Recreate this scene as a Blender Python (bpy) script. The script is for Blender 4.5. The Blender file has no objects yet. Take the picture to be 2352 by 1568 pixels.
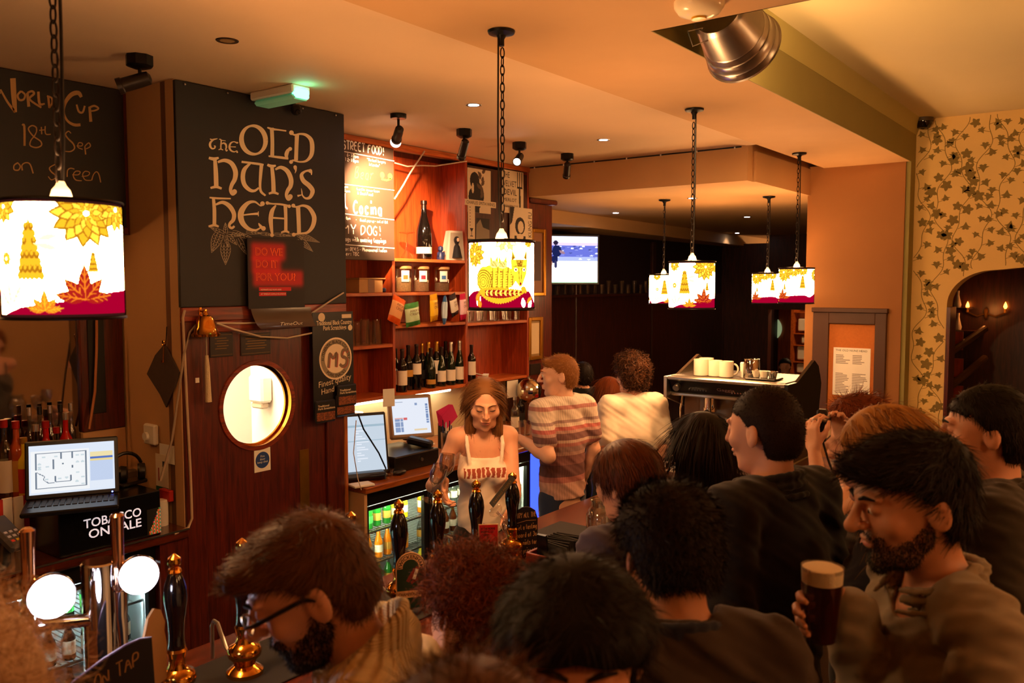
import bpy, bmesh, math, random
import numpy as np
from mathutils import Vector, Matrix, Euler
random.seed(7); RNG = np.random.default_rng(11)
SC = bpy.context.scene; COL = SC.collection
PI = math.pi
CAMZ = 2.10; FPX = 1950.0
YAW = math.radians(37.0); PITCH = math.atan(134.0 / FPX)
FH = Vector((math.cos(YAW), math.sin(YAW), 0))
CF = (FH * math.cos(PITCH) + Vector((0, 0, -math.sin(PITCH)))).normalized()
CR = Vector((math.sin(YAW), -math.cos(YAW), 0))
CU = CR.cross(CF)
CAM = Vector((0, 0, CAMZ))
cam_d = bpy.data.cameras.new('camera'); cam = bpy.data.objects.new('camera', cam_d); COL.objects.link(cam)
cam_d.sensor_width = 36; cam_d.lens = FPX / 2352 * 36; cam_d.clip_start = 0.05; cam_d.clip_end = 80
cam.matrix_world = Matrix(((CR.x, CU.x, -CF.x, 0), (CR.y, CU.y, -CF.y, 0), (CR.z, CU.z, -CF.z, CAMZ), (0, 0, 0, 1)))
cam_d.dof.use_dof = True; cam_d.dof.focus_distance = 4.6; cam_d.dof.aperture_fstop = 4.5
SC.camera = cam
W = bpy.data.worlds.new('pub_night'); SC.world = W; W.use_nodes = True
W.node_tree.nodes['Background'].inputs[0].default_value = (1.0, 0.45, 0.2, 1)
W.node_tree.nodes['Background'].inputs[1].default_value = 0.02
SC.view_settings.view_transform = 'Standard'; SC.view_settings.look = 'None'
SC.view_settings.gamma = 1; SC.view_settings.use_curve_mapping = False
SC.view_settings.exposure = 0.6
SC.cycles.use_denoising = True
SC.cycles.sample_clamp_indirect = 4.0
SC.cycles.max_bounces = 6; SC.cycles.transparent_max_bounces = 12
SC.cycles.caustics_reflective = False; SC.cycles.caustics_refractive = False
WARM = (1.0, 0.40, 0.125)
LAMP_W = 34.0         # bulb inside each drum shade
SHADE_E = 33.0         # glow of the shade lining
def ray(u, v):
 return (CF + CR * ((u - 1176) / FPX) + CU * ((784 - v) / FPX))
def at(u, v, X=None, Y=None, Z=None, d=None):
 r = ray(u, v)
 if d is not None: t = d
 elif X is not None: t = (X - CAM.x) / r.x
 elif Y is not None: t = (Y - CAM.y) / r.y
 else: t = (Z - CAM.z) / r.z
 return CAM + r * t
def lin(h):
 if isinstance(h, (tuple, list)): return tuple(h)[:3]
 h = h.lstrip('#'); o = []
 for i in (0, 2, 4):
  c = int(h[i:i + 2], 16) / 255
  o.append(c / 12.92 if c <= 0.04045 else ((c + 0.055) / 1.055) ** 2.4)
 return tuple(o)
MATS = {}
def N(nt, t, **kw):
 n = nt.nodes.new(t)
 for k, v in kw.items():
  if k.startswith('i_'):
   key = k[2:]; key = int(key) if key.isdigit() else key.replace('_', ' ')
   n.inputs[key].default_value = v
  else: setattr(n, k, v)
 return n
def mat(name, c='#808080', rough=0.6, metal=0.0, noise=0.0, nscale=30, bump=0.0, bscale=120, emit=None, es=0.0,
  trans=0.0, ior=1.45, alpha=1.0, attr=None, coat=0.0, sheen=0.0, sss=0.0, aniso=(1, 1, 1), spec=0.5):
 if name in MATS: return MATS[name]
 m = bpy.data.materials.new(name); m.use_nodes = True; nt = m.node_tree
 b = nt.nodes['Principled BSDF']; L = nt.links.new
 c = lin(c)
 b.inputs['Base Color'].default_value = (*c, 1); b.inputs['Roughness'].default_value = rough
 b.inputs['Metallic'].default_value = metal; b.inputs['IOR'].default_value = ior
 b.inputs['Transmission Weight'].default_value = trans; b.inputs['Alpha'].default_value = alpha
 b.inputs['Coat Weight'].default_value = coat; b.inputs['Sheen Weight'].default_value = sheen
 b.inputs['Specular IOR Level'].default_value = spec
 if sss:
  b.inputs['Subsurface Weight'].default_value = sss; b.inputs['Subsurface Radius'].default_value = (0.012, 0.005, 0.003)
 if emit is not None:
  b.inputs['Emission Color'].default_value = (*lin(emit), 1); b.inputs['Emission Strength'].default_value = es
 if noise or bump:
  tc = N(nt, 'ShaderNodeTexCoord'); mp = N(nt, 'ShaderNodeMapping'); mp.inputs['Scale'].default_value = aniso
  L(tc.outputs['Object'], mp.inputs['Vector'])
 if attr:
  a = N(nt, 'ShaderNodeAttribute', attribute_name=attr); L(a.outputs['Color'], b.inputs['Base Color'])
  if emit == 'attr' or es and emit is None:
   L(a.outputs['Color'], b.inputs['Emission Color']); b.inputs['Emission Strength'].default_value = es
 elif noise:
  nz = N(nt, 'ShaderNodeTexNoise'); nz.inputs['Scale'].default_value = nscale; nz.inputs['Detail'].default_value = 4
  L(mp.outputs[0], nz.inputs['Vector'])
  mx = N(nt, 'ShaderNodeMix', data_type='RGBA'); L(nz.outputs[0], mx.inputs[0])
  mx.inputs[6].default_value = (*[x * (1 - noise) for x in c], 1); mx.inputs[7].default_value = (*[min(1, x * (1 + noise)) for x in c], 1)
  L(mx.outputs[2], b.inputs['Base Color'])
 if bump:
  n2 = N(nt, 'ShaderNodeTexNoise'); n2.inputs['Scale'].default_value = bscale; n2.inputs['Detail'].default_value = 3
  L(mp.outputs[0], n2.inputs['Vector'])
  bp = N(nt, 'ShaderNodeBump'); bp.inputs['Strength'].default_value = bump; bp.inputs['Distance'].default_value = 0.004
  L(n2.outputs[0], bp.inputs['Height']); L(bp.outputs[0], b.inputs['Normal'])
 MATS[name] = m; return m
def wood(name, c1, c2, rough=0.35, scale=(1.2, 14, 1.2), coat=0.2):
 if name in MATS: return MATS[name]
 m = bpy.data.materials.new(name); m.use_nodes = True; nt = m.node_tree; L = nt.links.new
 b = nt.nodes['Principled BSDF']; b.inputs['Roughness'].default_value = rough; b.inputs['Coat Weight'].default_value = coat
 b.inputs['Coat Roughness'].default_value = 0.25
 tc = N(nt, 'ShaderNodeTexCoord'); mp = N(nt, 'ShaderNodeMapping'); mp.inputs['Scale'].default_value = scale
 L(tc.outputs['Object'], mp.inputs['Vector'])
 nz = N(nt, 'ShaderNodeTexNoise'); nz.inputs['Scale'].default_value = 4; nz.inputs['Detail'].default_value = 8; nz.inputs['Distortion'].default_value = 0.8
 L(mp.outputs[0], nz.inputs['Vector'])
 cr = N(nt, 'ShaderNodeValToRGB'); cr.color_ramp.elements[0].position = 0.35; cr.color_ramp.elements[1].position = 0.68
 cr.color_ramp.elements[0].color = (*lin(c1), 1); cr.color_ramp.elements[1].color = (*lin(c2), 1)
 L(nz.outputs[0], cr.inputs[0]); L(cr.outputs[0], b.inputs['Base Color'])
 bp = N(nt, 'ShaderNodeBump'); bp.inputs['Strength'].default_value = 0.08; bp.inputs['Distance'].default_value = 0.003
 L(nz.outputs[0], bp.inputs['Height']); L(bp.outputs[0], b.inputs['Normal'])
 MATS[name] = m; return m
def emis(name, c, s):
 if name in MATS: return MATS[name]
 m = bpy.data.materials.new(name); m.use_nodes = True; nt = m.node_tree
 nt.nodes.remove(nt.nodes['Principled BSDF']); e = N(nt, 'ShaderNodeEmission')
 e.inputs[0].default_value = (*lin(c), 1); e.inputs[1].default_value = s
 nt.links.new(e.outputs[0], nt.nodes['Material Output'].inputs[0]); MATS[name] = m; return m
def emis_attr(name, s, filt=False):
 if name in MATS: return MATS[name]
 m = bpy.data.materials.new(name); m.use_nodes = True; nt = m.node_tree
 nt.nodes.remove(nt.nodes['Principled BSDF'])
 a = N(nt, 'ShaderNodeAttribute', attribute_name='Col')
 if filt:
  e = N(nt, 'ShaderNodeBsdfTransparent')
 else:
  e = N(nt, 'ShaderNodeEmission'); e.inputs[1].default_value = s
 nt.links.new(a.outputs['Color'], e.inputs[0])
 nt.links.new(e.outputs[0], nt.nodes['Material Output'].inputs[0]); MATS[name] = m; return m
def glass(name, c='#ffffff', rough=0.02, mixv=0.12, fr=.55):
 """thin glass: mostly clear, with reflection growing at grazing angles"""
 if name in MATS: return MATS[name]
 m = bpy.data.materials.new(name); m.use_nodes = True; nt = m.node_tree; L = nt.links.new
 nt.nodes.remove(nt.nodes['Principled BSDF'])
 t = N(nt, 'ShaderNodeBsdfTransparent'); t.inputs[0].default_value = (*lin(c), 1)
 g = N(nt, 'ShaderNodeBsdfGlossy'); g.inputs['Roughness'].default_value = rough
 lw = N(nt, 'ShaderNodeLayerWeight'); lw.inputs[0].default_value = 0.35
 ad = N(nt, 'ShaderNodeMath', operation='MULTIPLY_ADD'); ad.inputs[1].default_value = fr; ad.inputs[2].default_value = mixv * 0.4
 L(lw.outputs['Fresnel'], ad.inputs[0]); mx = N(nt, 'ShaderNodeMixShader'); L(ad.outputs[0], mx.inputs[0])
 L(t.outputs[0], mx.inputs[1]); L(g.outputs[0], mx.inputs[2]); L(mx.outputs[0], nt.nodes['Material Output'].inputs[0])
 MATS[name] = m; return m
def frame(axis):
 a = Vector(axis).normalized(); t = Vector((0, 0, 1)) if abs(a.z) < 0.9 else Vector((1, 0, 0))
 x = t.cross(a).normalized(); return x, a.cross(x), a
class MB:
 def __init__(s): s.v = []; s.f = []; s.m = []; s.mi = 0
 def add(s, vs, fs):
  o = len(s.v); s.v += [tuple(p) for p in vs]; s.f += [tuple(i + o for i in f) for f in fs]; s.m += [s.mi] * len(fs); return s
 def mat(s, i): s.mi = i; return s
 def box(s, c, size, rot=None, ch=0.0):
  hx, hy, hz = [x / 2 for x in size]; c = Vector(c)
  R = rot if rot is not None else Matrix.Identity(3)
  if isinstance(R, (int, float)): R = Matrix.Rotation(R, 3, 'Z')
  if ch <= 0:
   vs = [c + R @ Vector((x * hx, y * hy, z * hz)) for x in (-1, 1) for y in (-1, 1) for z in (-1, 1)]
   return s.add(vs, [(0, 1, 3, 2), (4, 6, 7, 5), (0, 4, 5, 1), (2, 3, 7, 6), (0, 2, 6, 4), (1, 5, 7, 3)])
  ch = min(ch, hx * .9, hy * .9, hz * .9); h = (hx, hy, hz); vs = []; ix = {}
  for sx in (-1, 1):
   for sy in (-1, 1):
    for sz in (-1, 1):
     for a in range(3):
      p = [(sx, sy, sz)[k] * (h[k] - (0 if k == a else ch)) for k in range(3)]
      ix[(sx, sy, sz, a)] = len(vs); vs.append(c + R @ Vector(p))
  fs = []
  for a in range(3):
   b, d = (a + 1) % 3, (a + 2) % 3
   for sg in (-1, 1):
    q = []
    for (p1, p2) in ((-1, -1), (1, -1), (1, 1), (-1, 1)):
     k = [0, 0, 0]; k[a] = sg; k[b] = p1; k[d] = p2; q.append(ix[(*k, a)])
    fs.append(tuple(q if sg > 0 else q[::-1]))
   for p1 in (-1, 1):
    for p2 in (-1, 1):
     k0 = [0, 0, 0]; k0[b] = p1; k0[d] = p2; k1 = list(k0); k0[a] = -1; k1[a] = 1
     q = [ix[(*k0, b)], ix[(*k1, b)], ix[(*k1, d)], ix[(*k0, d)]]
     fs.append(tuple(q if p1 * p2 < 0 else q[::-1]))
  for sx in (-1, 1):
   for sy in (-1, 1):
    for sz in (-1, 1):
     q = [ix[(sx, sy, sz, a)] for a in range(3)]
     fs.append(tuple(q if sx * sy * sz > 0 else q[::-1]))
  return s.add(vs, fs)
 def bx(s, x0, x1, y0, y1, z0, z1, ch=0.0):
  return s.box(((x0 + x1) / 2, (y0 + y1) / 2, (z0 + z1) / 2), (abs(x1 - x0), abs(y1 - y0), abs(z1 - z0)), None, ch)
 def lathe(s, prof, o=(0, 0, 0), axis=(0, 0, 1), n=20, caps=True):
  x, y, a = frame(axis); o = Vector(o); vs = []; fs = []
  for (r, h) in prof:
   for k in range(n):
    t = 2 * PI * k / n; vs.append(o + a * h + (x * math.cos(t) + y * math.sin(t)) * max(r, 1e-5))
  for i in range(len(prof) - 1):
   for k in range(n):
    k2 = (k + 1) % n; fs.append((i * n + k, i * n + k2, (i + 1) * n + k2, (i + 1) * n + k))
  if caps:
   if prof[0][0] > 1e-4: fs.append(tuple(range(n))[::-1])
   if prof[-1][0] > 1e-4: fs.append(tuple((len(prof) - 1) * n + k for k in range(n)))
  return s.add(vs, fs)
 def cyl(s, p0, p1, r0, r1=None, n=16, caps=True):
  p0 = Vector(p0); p1 = Vector(p1); return s.lathe([(r0, 0), (r0 if r1 is None else r1, (p1 - p0).length)], p0, p1 - p0, n, caps)
 def tube(s, pts, r, n=8, closed=False):
  P = [Vector(p) for p in pts]; m = len(P); vs = []; fs = []; px = None
  for i in range(m):
   t = (P[(i + 1) % m] - P[i - 1]) if closed or 0 < i < m - 1 else (P[1] - P[0] if i == 0 else P[-1] - P[-2])
   t.normalize()
   if px is None: px = frame(t)[0]
   else:
    px = px - t * px.dot(t); px = px.normalized() if px.length > 1e-6 else frame(t)[0]
   py = t.cross(px); rr = r[i] if isinstance(r, (list, tuple)) else r
   for k in range(n):
    a = 2 * PI * k / n; vs.append(P[i] + (px * math.cos(a) + py * math.sin(a)) * rr)
  for i in range(m if closed else m - 1):
   j = (i + 1) % m
   for k in range(n):
    k2 = (k + 1) % n; fs.append((i * n + k, i * n + k2, j * n + k2, j * n + k))
  if not closed: fs += [tuple(range(n))[::-1], tuple((m - 1) * n + k for k in range(n))]
  return s.add(vs, fs)
 def sphere(s, c, r, nu=16, nv=10, rot=None):
  r = (r, r, r) if isinstance(r, (int, float)) else r; c = Vector(c); vs = []; fs = []
  R = rot if rot is not None else Matrix.Identity(3)
  for j in range(nv + 1):
   p = PI * j / nv
   for k in range(nu):
    t = 2 * PI * k / nu
    vs.append(c + R @ Vector((r[0] * max(math.sin(p), 1e-4) * math.cos(t), r[1] * max(math.sin(p), 1e-4) * math.sin(t), -r[2] * math.cos(p))))
  for j in range(nv):
   for k in range(nu):
    k2 = (k + 1) % nu; fs.append((j * nu + k, j * nu + k2, (j + 1) * nu + k2, (j + 1) * nu + k))
  return s.add(vs, fs)
 def prism(s, poly, o, ex, ey, depth):
  """2-D outline (ccw) in the frame ex, ey at o, extruded along ex x ey by depth"""
  o = Vector(o); ex = Vector(ex).normalized(); ey = Vector(ey).normalized(); ez = ex.cross(ey); n = len(poly)
  vs = [o + ex * p[0] + ey * p[1] for p in poly] + [o + ex * p[0] + ey * p[1] + ez * depth for p in poly]
  fs = [tuple(range(n))[::-1], tuple(range(n, 2 * n))] + [(i, (i + 1) % n, n + (i + 1) % n, n + i) for i in range(n)]
  return s.add(vs, fs)
 def quad(s, a, b, c, d): return s.add([a, b, c, d], [(0, 1, 2, 3)])
 def ribbon(s, pts, w, nrm):
  """flat stroke along pts (world), width w (number or list), lying in the plane with normal nrm"""
  P = [Vector(p) for p in pts]; nrm = Vector(nrm); m = len(P)
  if m < 2: return s
  vs = []
  for i in range(m):
   t = (P[min(i + 1, m - 1)] - P[max(i - 1, 0)])
   if t.length < 1e-9: t = Vector((1, 0, 0))
   q = nrm.cross(t.normalized()) * ((w[i] if isinstance(w, (list, tuple)) else w) / 2)
   vs += [P[i] - q, P[i] + q]
  return s.add(vs, [(2 * i, 2 * i + 2, 2 * i + 3, 2 * i + 1) for i in range(m - 1)])
 def disc(s, c, r, nrm, n=14):
  x, y, a = frame(nrm); c = Vector(c)
  return s.add([c + (x * math.cos(2 * PI * k / n) + y * math.sin(2 * PI * k / n)) * r for k in range(n)], [tuple(range(n))])
 def build(s, name, mats, parent=None, smooth=True, world=None, ang=35):
  me = bpy.data.meshes.new(name); off = Vector((0, 0, 0))
  if world is None: world = False
  v = s.v
  if world and parent is not None:
   Mi = Matrix.LocRotScale(parent.location, parent.rotation_euler, parent.scale).inverted()
   v = [tuple(Mi @ Vector(p)) for p in v]
  me.from_pydata(v, [], s.f)
  mats = mats if isinstance(mats, (list, tuple)) else [mats]
  for m in mats: me.materials.append(m)
  if len(mats) > 1: me.polygons.foreach_set('material_index', s.m)
  me.update()
  if smooth:
   me.shade_smooth(); me.set_sharp_from_angle(angle=math.radians(ang))
  return link(name, me, parent)
def link(name, me, parent=None):
 o = bpy.data.objects.new(name, me); COL.objects.link(o)
 if parent is not None: o.parent = parent
 return o
def thing(name, label, cat, loc=(0, 0, 0), rz=0.0, group=None, rot=None):
 o = bpy.data.objects.new(name, None); COL.objects.link(o); o.empty_display_size = 0.05
 o.location = loc; o.rotation_euler = rot if rot is not None else (0, 0, rz)
 o['label'] = label; o['category'] = cat
 if group: o['group'] = group
 return o
def tag(o, label, cat, group=None, kind=None):
 if label: o['label'] = label
 if cat: o['category'] = cat
 if group: o['group'] = group
 if kind: o['kind'] = kind
 return o
def struct(o, label=None):
 o['kind'] = 'structure'
 if label: o['label'] = label
 return o
def dup(o, loc=None, rz=None, label=None, group=None, parent=None):
 c = o.copy(); COL.objects.link(c)
 if parent is not None: c.parent = parent
 for ch in list(o.children): dup(ch, parent=c)
 if loc is not None: c.location = loc
 if rz is not None: c.rotation_euler = (0, 0, rz)
 if label: c['label'] = label
 if group: c['group'] = group
 return c
def wbuild(mb, name, mats, base, label, cat, group=None, **kw):
 """a thing that is one mesh given in world coordinates; its origin is put at base"""
 base = Vector(base); mb.v = [tuple(Vector(p) - base) for p in mb.v]
 o = mb.build(name, mats, **kw); o.location = base
 return tag(o, label, cat, group)
def lamp(name, kind, loc, power, color, parent=None, size=0.02, target=None, spot=60, blend=0.4, shape=None, sy=None):
 d = bpy.data.lights.new(name, kind); d.energy = power; d.color = color
 if kind == 'AREA':
  d.size = size
  if sy: d.shape = 'RECTANGLE'; d.size_y = sy
 else: d.shadow_soft_size = size
 if kind == 'SPOT': d.spot_size = math.radians(spot); d.spot_blend = blend
 o = bpy.data.objects.new(name, d); COL.objects.link(o); o.location = loc
 if parent is not None: o.parent = parent
 if target is not None:
  o.rotation_euler = (Vector(target) - Vector(loc)).to_track_quat('-Z', 'Y').to_euler()
 return o
def chaikin(P, k=2):
 for _ in range(k):
  if len(P) < 3: return P
  Q = [P[0]]
  for a, b in zip(P[:-1], P[1:]):
   Q += [(a[0] * .75 + b[0] * .25, a[1] * .75 + b[1] * .25), (a[0] * .25 + b[0] * .75, a[1] * .25 + b[1] * .75)]
  P = Q + [P[-1]]
 return P
GL = {
'A':'0249 82|1565','B':'0209 4969 7859 4605|4665 7463 5202','C':'7858 4917 0513 3252 73','D':'0209 4978 7543 0202','E':'7909 0272|0656','F':'7909 02|0656',
'G':'7858 4917 0513 3262 7455 45','H':'0902|7972|0676','I':'2922','J':'5953 4222 13','K':'0902|7905 72','L':'0902 72','M':'0209 4599 92'.replace('99','89').replace('92','82'),'N':'0209 7279',
'O':'3917 0514 3262 8487 6949 39','P':'0209 5978 7655 0505','Q':'3917 0514 3262 8487 6949 39|5481','R':'0209 5978 7655 0505 72','S':'7859 2917 2646 7573 5222 03','T':'0989|4942','U':'0914 3252 7479',
'V':'0942 89','W':'0922 4662 89','X':'0982|8902','Y':'0945 89|4542','Z':'0989 0282',
'a':'6656 2615 1332 6266|6262 72','b':'1912|1556 7563 5212','c':'6556 2614 2252 63','d':'6962|6646 1513 3262','e':'1464 6646 1513 3262','f':'5848 3732|1656','g':'6646 1513 3263|6661 4010','h':'1912|1556 6562',
'i':'3632|3938','j':'4641 2010|4938','k':'1912|5614 62','l':'2923 42','m':'0602|0526 4542|4566 8582','n':'1612|1546 6562','o':'3615 1332 5263 6546 36','p':'1610|1556 6563 4212','q':'6646 1513 3262|6660','r':'1612|1446 66',
's':'6546 2615 5463 4212','t':'3933 5263|1656','u':'1613 3252 66|6662','v':'1632 66','w':'0622 4562 86','x':'1662|6612','y':'1633 52|6630 10','z':'1666 1262',
'0':'3917 1432 5274 7749 39','1':'1739 32','2':'0748 5937 6602 72'.replace('5937','6978'),'3':'0859 7756 2656 7443 0203'.replace('0203','1203'),'4':'5259 0474','5':'6919 1545 6463 4212','6':'5925 1332 5264 4615','7':'0979 32','8':'4916 6442 1446 6749 49','9':'6746 2718 4969 6742',
'!':'3945|3332','?':'0859 7756 35|3332','-':'1555','.':'2322','\'':'3937',':':'3635|3332','"':'2927|5957','&':'7217 3958 1422 4275','/':'0282','£':'7858 3732 72|1555',' ':''}
def glyph(ch):
 out = []
 for st in GL.get(ch, '').split('|'):
  d = st.replace(' ', '')
  if d: out.append([(int(d[i]) / 9, int(d[i + 1]) - 2) for i in range(0, len(d) - 1, 2)])
 return out
def chalk(mb, text, o, ex, ey, h, w=None, thick=0.006, jit=0.0, slant=0.0, sm=2, nrm=None):
 """write text with chalk: o = left end of the baseline, ex/ey in the board plane, h = cap height"""
 o = Vector(o); ex = Vector(ex).normalized(); ey = Vector(ey).normalized(); nrm = Vector(nrm) if nrm else ex.cross(ey)
 adv = [(0.35 if c in "il!'.:|" else 0.5 if c == ' ' else 0.95 if c in 'mMWw' else 0.8) for c in text]
 cw = h * 0.78 if w is None else w / max(sum(adv), 0.1); x = 0
 rnd = random.Random(hash(text) % 1000 if False else len(text) * 7 + ord(text[0]))
 for c, a in zip(text, adv):
  dy = rnd.uniform(-jit, jit) * h; sc = 1 + rnd.uniform(-jit, jit)
  for st in glyph(c):
   P = chaikin(st, sm)
   k = 0.72
   pts = [o + ex * (x + cw * (p[0] * k + slant * p[1] / 7) + (0.0 if c not in "il!'.:" else -cw * .1)) + ey * (p[1] / 7 * h * sc + dy) for p in P]
   mb.ribbon(pts, thick, nrm)
   if len(P) == 2 and (pts[0] - pts[1]).length < thick * 1.5: mb.disc(pts[0], thick * .6, nrm, 8)
  x += cw * a
 return x
def letter(text, o, ex, ey, h, name='lettering', material=None, parent=None, align='LEFT', bold=0.0, w=None, depth=0.0006, spacing=1.0, curve=None):
 """printed type: built-in face turned into a mesh lying in the plane ex, ey; h = cap height"""
 c = bpy.data.curves.new('t', 'FONT'); c.body = text; c.size = 1.0; c.align_x = align; c.offset = bold; c.space_character = spacing; c.space_line = 0.95
 c.resolution_u = 3
 t = bpy.data.objects.new('t', c); COL.objects.link(t)
 me = bpy.data.meshes.new_from_object(t.evaluated_get(bpy.context.evaluated_depsgraph_get()))
 bpy.data.objects.remove(t); bpy.data.curves.remove(c)
 n = len(me.vertices)
 if n == 0: return None
 a = np.empty(n * 3); me.vertices.foreach_get('co', a); a = a.reshape(-1, 3)
 k = h / 0.7; sx = k
 if w is not None: sx = w / max(1e-6, a[:, 0].max() - a[:, 0].min())
 o = Vector(o); ex = Vector(ex).normalized(); ey = Vector(ey).normalized(); nz = ex.cross(ey)
 x = a[:, 0] * sx; y = a[:, 1] * k
 if curve:   # wrap on a circle of radius curve (positive: over the top)
  th = x / curve; rr = abs(curve) + (y if curve > 0 else -y)
  sgn = 1 if curve > 0 else -1
  x = rr * np.sin(abs(1) * th) * sgn; y = sgn * (rr * np.cos(th)) - (curve if False else 0)
 w3 = np.outer(x, ex) + np.outer(y, ey) + np.array(o) + np.array(nz) * depth
 if parent is not None:
  Mi = Matrix.LocRotScale(parent.location, parent.rotation_euler, parent.scale).inverted()
  w3 = w3 @ np.array(Mi.to_3x3()).T + np.array(Mi.translation)
 me.vertices.foreach_set('co', w3.astype(np.float32).ravel()); me.materials.clear(); me.materials.append(material); me.name = name
 me.update()
 return link(name, me, parent)
class Canvas:
 def __init__(s, nx, ny, bg): s.nx = nx; s.ny = ny; s.a = np.ones((ny, nx, 4)); s.a[..., :3] = lin(bg); s.X, s.Y = np.meshgrid((np.arange(nx) + .5) / nx, (np.arange(ny) + .5) / ny)
 def put(s, m, c, k=1.0): s.a[m, :3] = s.a[m, :3] * (1 - k) + np.array(lin(c)) * k; return s
 def rect(s, x0, y0, x1, y1, c): return s.put((s.X >= x0) & (s.X <= x1) & (s.Y >= y0) & (s.Y <= y1), c)
 def ell(s, x, y, rx, ry, c, rot=0.0):
  dx = s.X - x; dy = s.Y - y; ca, sa = math.cos(rot), math.sin(rot); return s.put(((dx * ca + dy * sa) / rx) ** 2 + ((-dx * sa + dy * ca) / ry) ** 2 <= 1, c)
 def ring(s, x, y, rx, ry, t, c, a0=-9, a1=9):
  dx = (s.X - x) / rx; dy = (s.Y - y) / ry; r = np.hypot(dx, dy); an = np.arctan2(dy, dx); return s.put((abs(r - 1) < t) & (an >= a0) & (an <= a1), c)
 def poly(s, P, c):
  m = np.zeros_like(s.X, bool); j = len(P) - 1
  for i in range(len(P)):
   xi, yi = P[i]; xj, yj = P[j]
   if yi != yj: m ^= ((yi > s.Y) != (yj > s.Y)) & (s.X < (xj - xi) * (s.Y - yi) / (yj - yi) + xi)
   j = i
  return s.put(m, c)
 def line(s, x0, y0, x1, y1, t, c, asp=1.0):
  dx, dy = x1 - x0, (y1 - y0) * asp; L2 = dx * dx + dy * dy + 1e-12
  k = np.clip(((s.X - x0) * dx + (s.Y - y0) * asp * dy) / L2, 0, 1)
  return s.put(np.hypot(s.X - x0 - k * dx, (s.Y - y0) * asp - k * dy) < t, c)
 def leaf(s, x, y, L, w, rot, c, vein=None, asp=1.0):
  n = 14; P = []; ca, sa = math.cos(rot), math.sin(rot)
  for i in range(2 * n):
   t = i / n if i < n else 2 - i / n; sg = 1 if i < n else -1
   a = t * L; b = sg * w * math.sin(PI * min(1, t) ** .8)
   P.append((x + (a * ca - b * sa), y + (a * sa + b * ca) / asp))
  s.poly(P, c)
  if vein:
   s.line(x, y, x + L * ca, y + L * sa / asp, L * .025, vein, asp)
   for k in (.25, .45, .65):
    for sg in (-1, 1):
     s.line(x + k * L * ca, y + k * L * sa / asp, x + (k + .18) * L * ca - sg * w * .7 * sa, y + ((k + .18) * L * sa + sg * w * .7 * ca) / asp, L * .016, vein, asp)
  return s
 def mesh(s, name, fn, mats, closed=False):
  """fn(X, Y) -> (n,3) points of the cell corners"""
  nx, ny = s.nx, s.ny; gx, gy = np.meshgrid(np.arange(nx + 1) / nx, np.arange(ny + 1) / ny)
  v = fn(gx.ravel(), gy.ravel()); i = np.arange(nx * ny); r = i // nx; c = i % nx; a = r * (nx + 1) + c
  f = np.stack([a, a + 1, a + nx + 2, a + nx + 1], 1)
  me = bpy.data.meshes.new(name); me.from_pydata(v.tolist(), [], f.tolist()); me.update()
  at_ = me.color_attributes.new('Col', 'FLOAT_COLOR', 'CORNER')
  cc = np.repeat(s.a.reshape(-1, 4), 4, axis=0).astype(np.float32); at_.data.foreach_set('color', cc.ravel())
  for m in (mats if isinstance(mats, (list, tuple)) else [mats]): me.materials.append(m)
  return me
def panel(cv, name, o, ex, ey, w, h, material, parent=None):
 """a canvas as a flat rectangle: o = lower-left corner (world)"""
 o = np.array(o); ex = np.array(Vector(ex).normalized()); ey = np.array(Vector(ey).normalized())
 me = cv.mesh(name, lambda X, Y: o + np.outer(X * w, ex) + np.outer(Y * h, ey), material)
 ob = link(name, me, None)
 if parent is not None:
  ob.parent = parent; Mi = Matrix.LocRotScale(parent.location, parent.rotation_euler, parent.scale).inverted(); me.transform(Mi)
 return ob
# ================================================================== materials
PAINT = mat('ceiling_paint', '#d4b48e', 0.8, noise=0.05, nscale=3, bump=0.05, bscale=60)
SOFFIT = mat('soffit_paint', '#c49a68', 0.8, noise=0.06, nscale=4, bump=0.05, bscale=60)
TAN = mat('tan_paint', '#c49a6c', 0.75, noise=0.06, nscale=6, bump=0.08, bscale=80)
OLIVE = mat('olive_paint', '#8d8148', 0.75, noise=0.05, nscale=5)
OLIVE2 = mat('pale_olive_paint', '#b5a865', 0.75, noise=0.05, nscale=5)
YCEIL = mat('raised_ceiling_paint', '#e2cf9c', 0.8, noise=0.04, nscale=2)
BROWN = mat('brown_paint', '#6d4a33', 0.6, noise=0.08, nscale=8)
WOODR = wood('red_mahogany', '#3c0f07', '#64200d', 0.35, (14, 14, 1.2))
WOODX = wood('red_mahogany_rails', '#5a1c0a', '#943410', 0.38, (1.2, 14, 14))
WOODS = wood('shelf_wood_upright', '#8a3212', '#b4481a', 0.4, (14, 14, 1.2))
WOODH = wood('shelf_wood_board', '#a04a1a', '#cc6a28', 0.4, (1.2, 14, 14))
WOODD = wood('dark_panelling', '#2c130c', '#4a2013', 0.45, (10, 10, 1.0))
WOODB = wood('bar_top_wood', '#3a140a', '#5e2410', 0.18, (1.2, 12, 12), coat=0.6)
WOODC = wood('back_counter_wood', '#7a3a12', '#ab5a1e', 0.3, (1.2, 14, 14))
WOODP = wood('pine', '#9a6a3a', '#c08a50', 0.5, (1.2, 14, 14))
BLK = mat('black_board', '#191416', 0.55, noise=0.2, nscale=6, bump=0.03, bscale=50)
BLKP = mat('black_plastic', '#0d0b0b', 0.35)
BLKM = mat('black_metal', '#120d0a', 0.4, 0.5)
CHALK = mat('chalk', '#e9dfd0', 0.9)
CHALKD = mat('faded_chalk', '#a89a88', 0.9)
CREAM = mat('cream_letter_paint', '#e0c9a6', 0.7)
WHITE = mat('white_plastic', '#e6e0d4', 0.4)
PAPER = mat('white_paper', '#e8e2d6', 0.85)
BRASS = mat('polished_brass', '#d8963a', 0.14, 1.0)
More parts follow.
